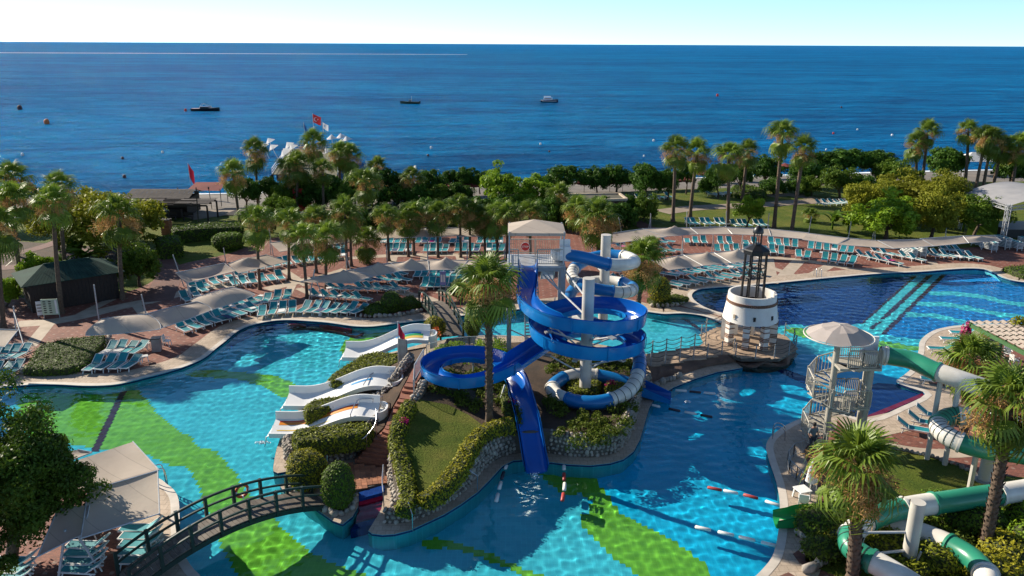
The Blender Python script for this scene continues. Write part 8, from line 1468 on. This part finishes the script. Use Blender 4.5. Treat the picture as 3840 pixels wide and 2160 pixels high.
# ================================================================ BOATS AND BUOYS
def hull(L, B, H_, n=9):
    """open-topped boat body, bow towards +X; returns deck-edge rings"""
    rows = []
    for i in range(n + 1): f = i / n; b = B / 2 * (1 if f < .45 else max(.03, 1 - ((f - .45) / .55) ** 2)); sh = H_ * (1 + .35 * f * f); x = -L / 2 + L * f; rows.append([(x, -b, sh), (x, -b * .92, sh * .4), (x, -b * .5, -.25), (x, b * .5, -.25), (x, b * .92, sh * .4), (x, b, sh)])
    g = MB(); V = [q for r in rows for q in r]; g.add(V, [(a * 6 + b, (a + 1) * 6 + b, (a + 1) * 6 + b + 1, a * 6 + b + 1) for a in range(n) for b in range(5)] + [(0, 1, 2, 3, 4, 5)]); dk_ = MB(); dk_.add([q for r in rows for q in (r[0], r[5])], [(2 * a, 2 * a + 2, 2 * a + 3, 2 * a + 1) for a in range(n)]); dk_.v = [(x, y * .97, z - .06) for x, y, z in dk_.v]; return g, dk_
def boat(label, px, py, L, B, H_, rz, mh, kind):
    p = at(px, py, SEA_Z); t = thing('motor_boat', label, 'boat', p, R(rz)); g, d = hull(L, B, H_); obj('hull', g, MAT[mh], t, world=False, smooth=40); obj('deck', d, MAT['white_gelcoat' if kind != 'fish' else 'hull_green'], t, world=False)
    if kind == 'speed':
        g = MB(); g.box((-.3, 0, H_ + .3), (L * .3, B * .7, .6)); obj('cabin', g, MAT['hull_black'], t, world=False); g = MB(); g.box((.18 * L, 0, H_ + .5), (.08, B * .7, .8), 0, 0, R(-50)); obj('windscreen', g, MAT['dark_glass'], t, world=False)
        for s in (-1, 1): g = MB(); g.tube([(-.2 * L, s * B * .35, H_), (-.1 * L, s * B * .35, H_ + 1.6), (.2 * L, s * B * .3, H_ + .6)], .05, 6); obj('arch_tube', g, MAT['white_plastic'], t, world=False)
    elif kind == 'yacht':
        g = MB(); g.box((-.08 * L, 0, H_ + .45), (L * .5, B * .75, .9)); obj('cabin', g, MAT['white_gelcoat'], t, world=False); g = MB(); g.box((-.08 * L, 0, H_ + .6), (L * .42, B * .77, .35)); obj('cabin_window', g, MAT['dark_glass'], t, world=False); g = MB(); g.box((-.12 * L, 0, H_ + 1.5), (L * .4, B * .7, .1)); obj('hardtop', g, MAT['white_gelcoat'], t, world=False)
        for s in (-1, 1): g = MB(); g.bar((-.28 * L, s * B * .3, H_ + .8), (-.25 * L, s * B * .3, H_ + 1.5), .08); obj('hardtop_post', g, MAT['white_gelcoat'], t, world=False)
        g = MB(); g.box((0, 0, H_ * .62), (L * .8, B * 1.0, .16)); obj('hull_stripe', g, MAT['white_gelcoat'], t, world=False)
    else:
        g = MB(); g.box((-.02 * L, 0, H_ + .4), (1.0, .9, .9)); obj('console', g, MAT['sign_grey'], t, world=False); g = MB(); g.box((.03 * L, 0, H_ + 1.0), (.06, .9, .5)); obj('windscreen', g, MAT['dark_glass'], t, world=False); g = MB(); g.tube([(-.1 * L, 0, H_), (-.1 * L, 0, H_ + 2.2)], .05, 6); obj('mast', g, MAT['white_plastic'], t, world=False)
        g = MB(); g.box((-L / 2 - .2, 0, .7), (.4, .4, 1.0)); obj('outboard_motor', g, MAT['black_metal'], t, world=False)
boat('black speedboat moored beside a small red buoy', 772, 416, 9.8, 2.9, .95, 4, 'hull_black', 'speed'); boat('olive green open fishing boat alone in the middle distance', 1537, 389, 7.8, 2.4, .8, 180, 'hull_green', 'fish'); boat('navy and white motor yacht right of the green boat', 2060, 384, 7.4, 2.6, .95, -3, 'hull_navy', 'yacht')
BUO = [(75, 411, 'buoy_dark', .8, 'dark barrel buoy at the far left of the sea'), (176, 465, 'buoy_orange', .75, 'orange barrel buoy left on the sea'), (696, 417, 'buoy_red', .45, 'small red buoy just left of the black speedboat'), (2690, 361, 'buoy_red', .6, 'red barrel buoy on the sea right of centre'), (85, 584, 'white_plastic', .3, 'white ball buoy above the leftmost palm'), (610, 574, 'white_plastic', .25, 'white ball buoy left of the palm clump'), (1617, 557, 'white_plastic', .28, 'white ball buoy right of the palm clump'), (2027, 543, 'white_plastic', .26, 'white ball buoy above the bright green tree'), (2451, 530, 'white_plastic', .28, 'white ball buoy left of the right lawn palms'), (1605, 586, 'buoy_dark', .25, 'small dark float near the white ball buoy'), (2415, 588, 'white_plastic', .22, 'small pale float near the right beach trees'), (460, 597, 'buoy_dark', .28, 'small dark float left on the sea'), (467, 667, 'buoy_dark', .3, 'small dark float near the left shore'), (3098, 564, 'white_plastic', .22, 'white ball buoy between right lawn palms'), (3155, 573, 'white_plastic', .24, 'second white ball buoy between right lawn palms'), (3155, 405, 'buoy_dark', .35, 'dark buoy far out on the right'), (3345, 510, 'white_plastic', .3, 'white ball buoy left of the far right palms'), (3125, 503, 'buoy_red', .28, 'small red buoy right of the tallest lawn palm'), (3215, 488, 'white_plastic', .24, 'white ball buoy in the middle of the right sea'), (2060, 571, 'buoy_dark', .22, 'dark float above the bright green tree')]
for x, y, m, r, lab in BUO:
    p = at(x, y, SEA_Z); g = MB(); g.lathe([(r * .3, -.1), (r * .85, 0), (r, r * .5), (r, r * 1.1), (r * .8, r * 1.7), (r * .2, r * 2.0)], 12, p); t = thing('buoy', lab, 'buoy', p, group='buoys on the sea'); obj('body', g, MAT[m], t, smooth=50)
# boat wake: a thin line of foam far out
A, B = [], []
for i in range(41): x = -3000 + 2900 * i / 40; y = 1790 + 30 * math.sin(i * .2); th = 44 * (1 - (i / 40) ** 1.5) * random.uniform(.55, 1.2) + 2; A.append((x, y - th / 2, SEA_Z + .3)); B.append((x, y + th / 2, SEA_Z + .6))
g = MB(); g.ribbon(A, B); struct('boat_wake', g, MAT['foam'], kind='stuff')
# ================================================================ PEOPLE AND SMALL FENCES
def person(label, base, joints, radii, edges, mats, rz=0.0):
    """one continuous body grown over a skeleton, clothes and hair as children"""
    t = thing('person', label, 'person', base, rz); 
    def skin(name, idx, m, grow=0.0, cap=None):
        sel = sorted(set(i for e in idx for i in e)); mp = {k: j for j, k in enumerate(sel)}; me = bpy.data.meshes.new(name); me.from_pydata([joints[k] for k in sel], [(mp[a], mp[b]) for a, b in idx], []); me.materials.append(MAT[m]); o = bpy.data.objects.new(name, me); COL.objects.link(o); o.parent = t
        md = o.modifiers.new('skin', 'SKIN'); sv = me.skin_vertices[0].data
        for k in sel: sv[mp[k]].radius = (radii[k] + grow,) * 2
        sv[0].use_root = True; sb = o.modifiers.new('sub', 'SUBSURF'); sb.levels = 1; sb.render_levels = 2; return o
    skin('body', edges, 'skin'); 
    for nm, idx, m, gr in mats: skin(nm, idx, m, gr)
    h = joints[5]; 
    g = MB(); g.lathe([(.03, -.13), (.07, -.11), (.092, -.02), (.10, .05), (.085, .10), (.03, .125)], 12, (0, 0, 0)); o = obj('hair', g, MAT['hair'], t, loc=(h[0], h[1] + .015, h[2] + .035), smooth=60, world=False); return t
#        pelvis       belly        chest        neck         head base    head         L sho        L elb        L hand       R sho        R elb        R hand       L hip        L knee      L ankle     L toe       R hip        R knee       R ankle      R toe
JR = [(0, 0, .95), (0, .0, 1.12), (0, -.02, 1.36), (0, -.03, 1.5), (0, -.05, 1.56), (0, -.06, 1.66), (-.2, -.02, 1.42), (-.27, .02, 1.15), (-.25, -.15, .95), (.2, -.02, 1.42), (.28, .0, 1.16), (.3, -.18, 1.0), (-.1, 0, .9), (-.1, -.08, .5), (-.1, .02, .09), (-.11, -.15, .04), (.1, 0, .9), (.11, -.2, .58), (.1, -.08, .28), (.11, -.24, .22)]
RD = [.14, .135, .15, .055, .06, .095, .075, .048, .035, .075, .048, .035, .09, .062, .04, .035, .09, .062, .04, .035]
ED = [(0, 1), (1, 2), (2, 3), (3, 4), (4, 5), (2, 6), (6, 7), (7, 8), (2, 9), (9, 10), (10, 11), (0, 12), (12, 13), (13, 14), (14, 15), (0, 16), (16, 17), (17, 18), (18, 19)]
person('person in grey top and dark trousers climbing the lower spiral stairs', at(3040, 1694, .5), JR, RD, ED, [('shirt', [(0, 1), (1, 2), (2, 6), (2, 9), (6, 7), (9, 10)], 'shirt_grey', .018), ('trousers', [(0, 12), (12, 13), (13, 14), (0, 16), (16, 17), (17, 18)], 'trousers', .018)], R(20))
JL = [(0, .12, .92), (0, .1, 1.08), (0, -.02, 1.3), (0, -.12, 1.42), (0, -.17, 1.46), (0, -.24, 1.52), (-.2, -.04, 1.35), (-.27, -.2, 1.12), (-.16, -.38, 1.08), (.2, -.04, 1.35), (.28, -.2, 1.12), (.18, -.38, 1.08), (-.1, .12, .88), (-.1, .08, .48), (-.1, .12, .08), (-.11, -.04, .04), (.1, .12, .88), (.1, .08, .48), (.1, .12, .08), (.11, -.04, .04)]
person('person in white shirt leaning on the railing below the stair tower', Vector((SX + 1.0, SY - .95, .02)), JL, RD, ED, [('shirt', [(0, 1), (1, 2), (2, 6), (2, 9), (6, 7), (9, 10)], 'shirt_white', .02), ('trousers', [(0, 12), (12, 13), (13, 14), (0, 16), (16, 17), (17, 18)], 'trousers', .018)], 0.0)
t = thing('garden_fence', 'low metal fence behind the blue slide ring on the island', 'fence', at(1600, 1330, 1.6)); railing(t, [at(*p) for p in [(1600, 1345, 1.7), (1680, 1320, 1.3), (1760, 1312, 1.1), (1840, 1308, .9), (1910, 1310, .9)]], 1.0, .14, 'mast_metal', .04, .018)
t = thing('garden_fence', 'metal mesh fence between the brick stairs and the blue slide ring', 'fence', at(1570, 1440, 2.3)); railing(t, [at(*p) for p in [(1552, 1490, 2.1), (1556, 1430, 2.35), (1590, 1370, 2.3)]], 1.1, .12, 'mast_metal', .04, .016)
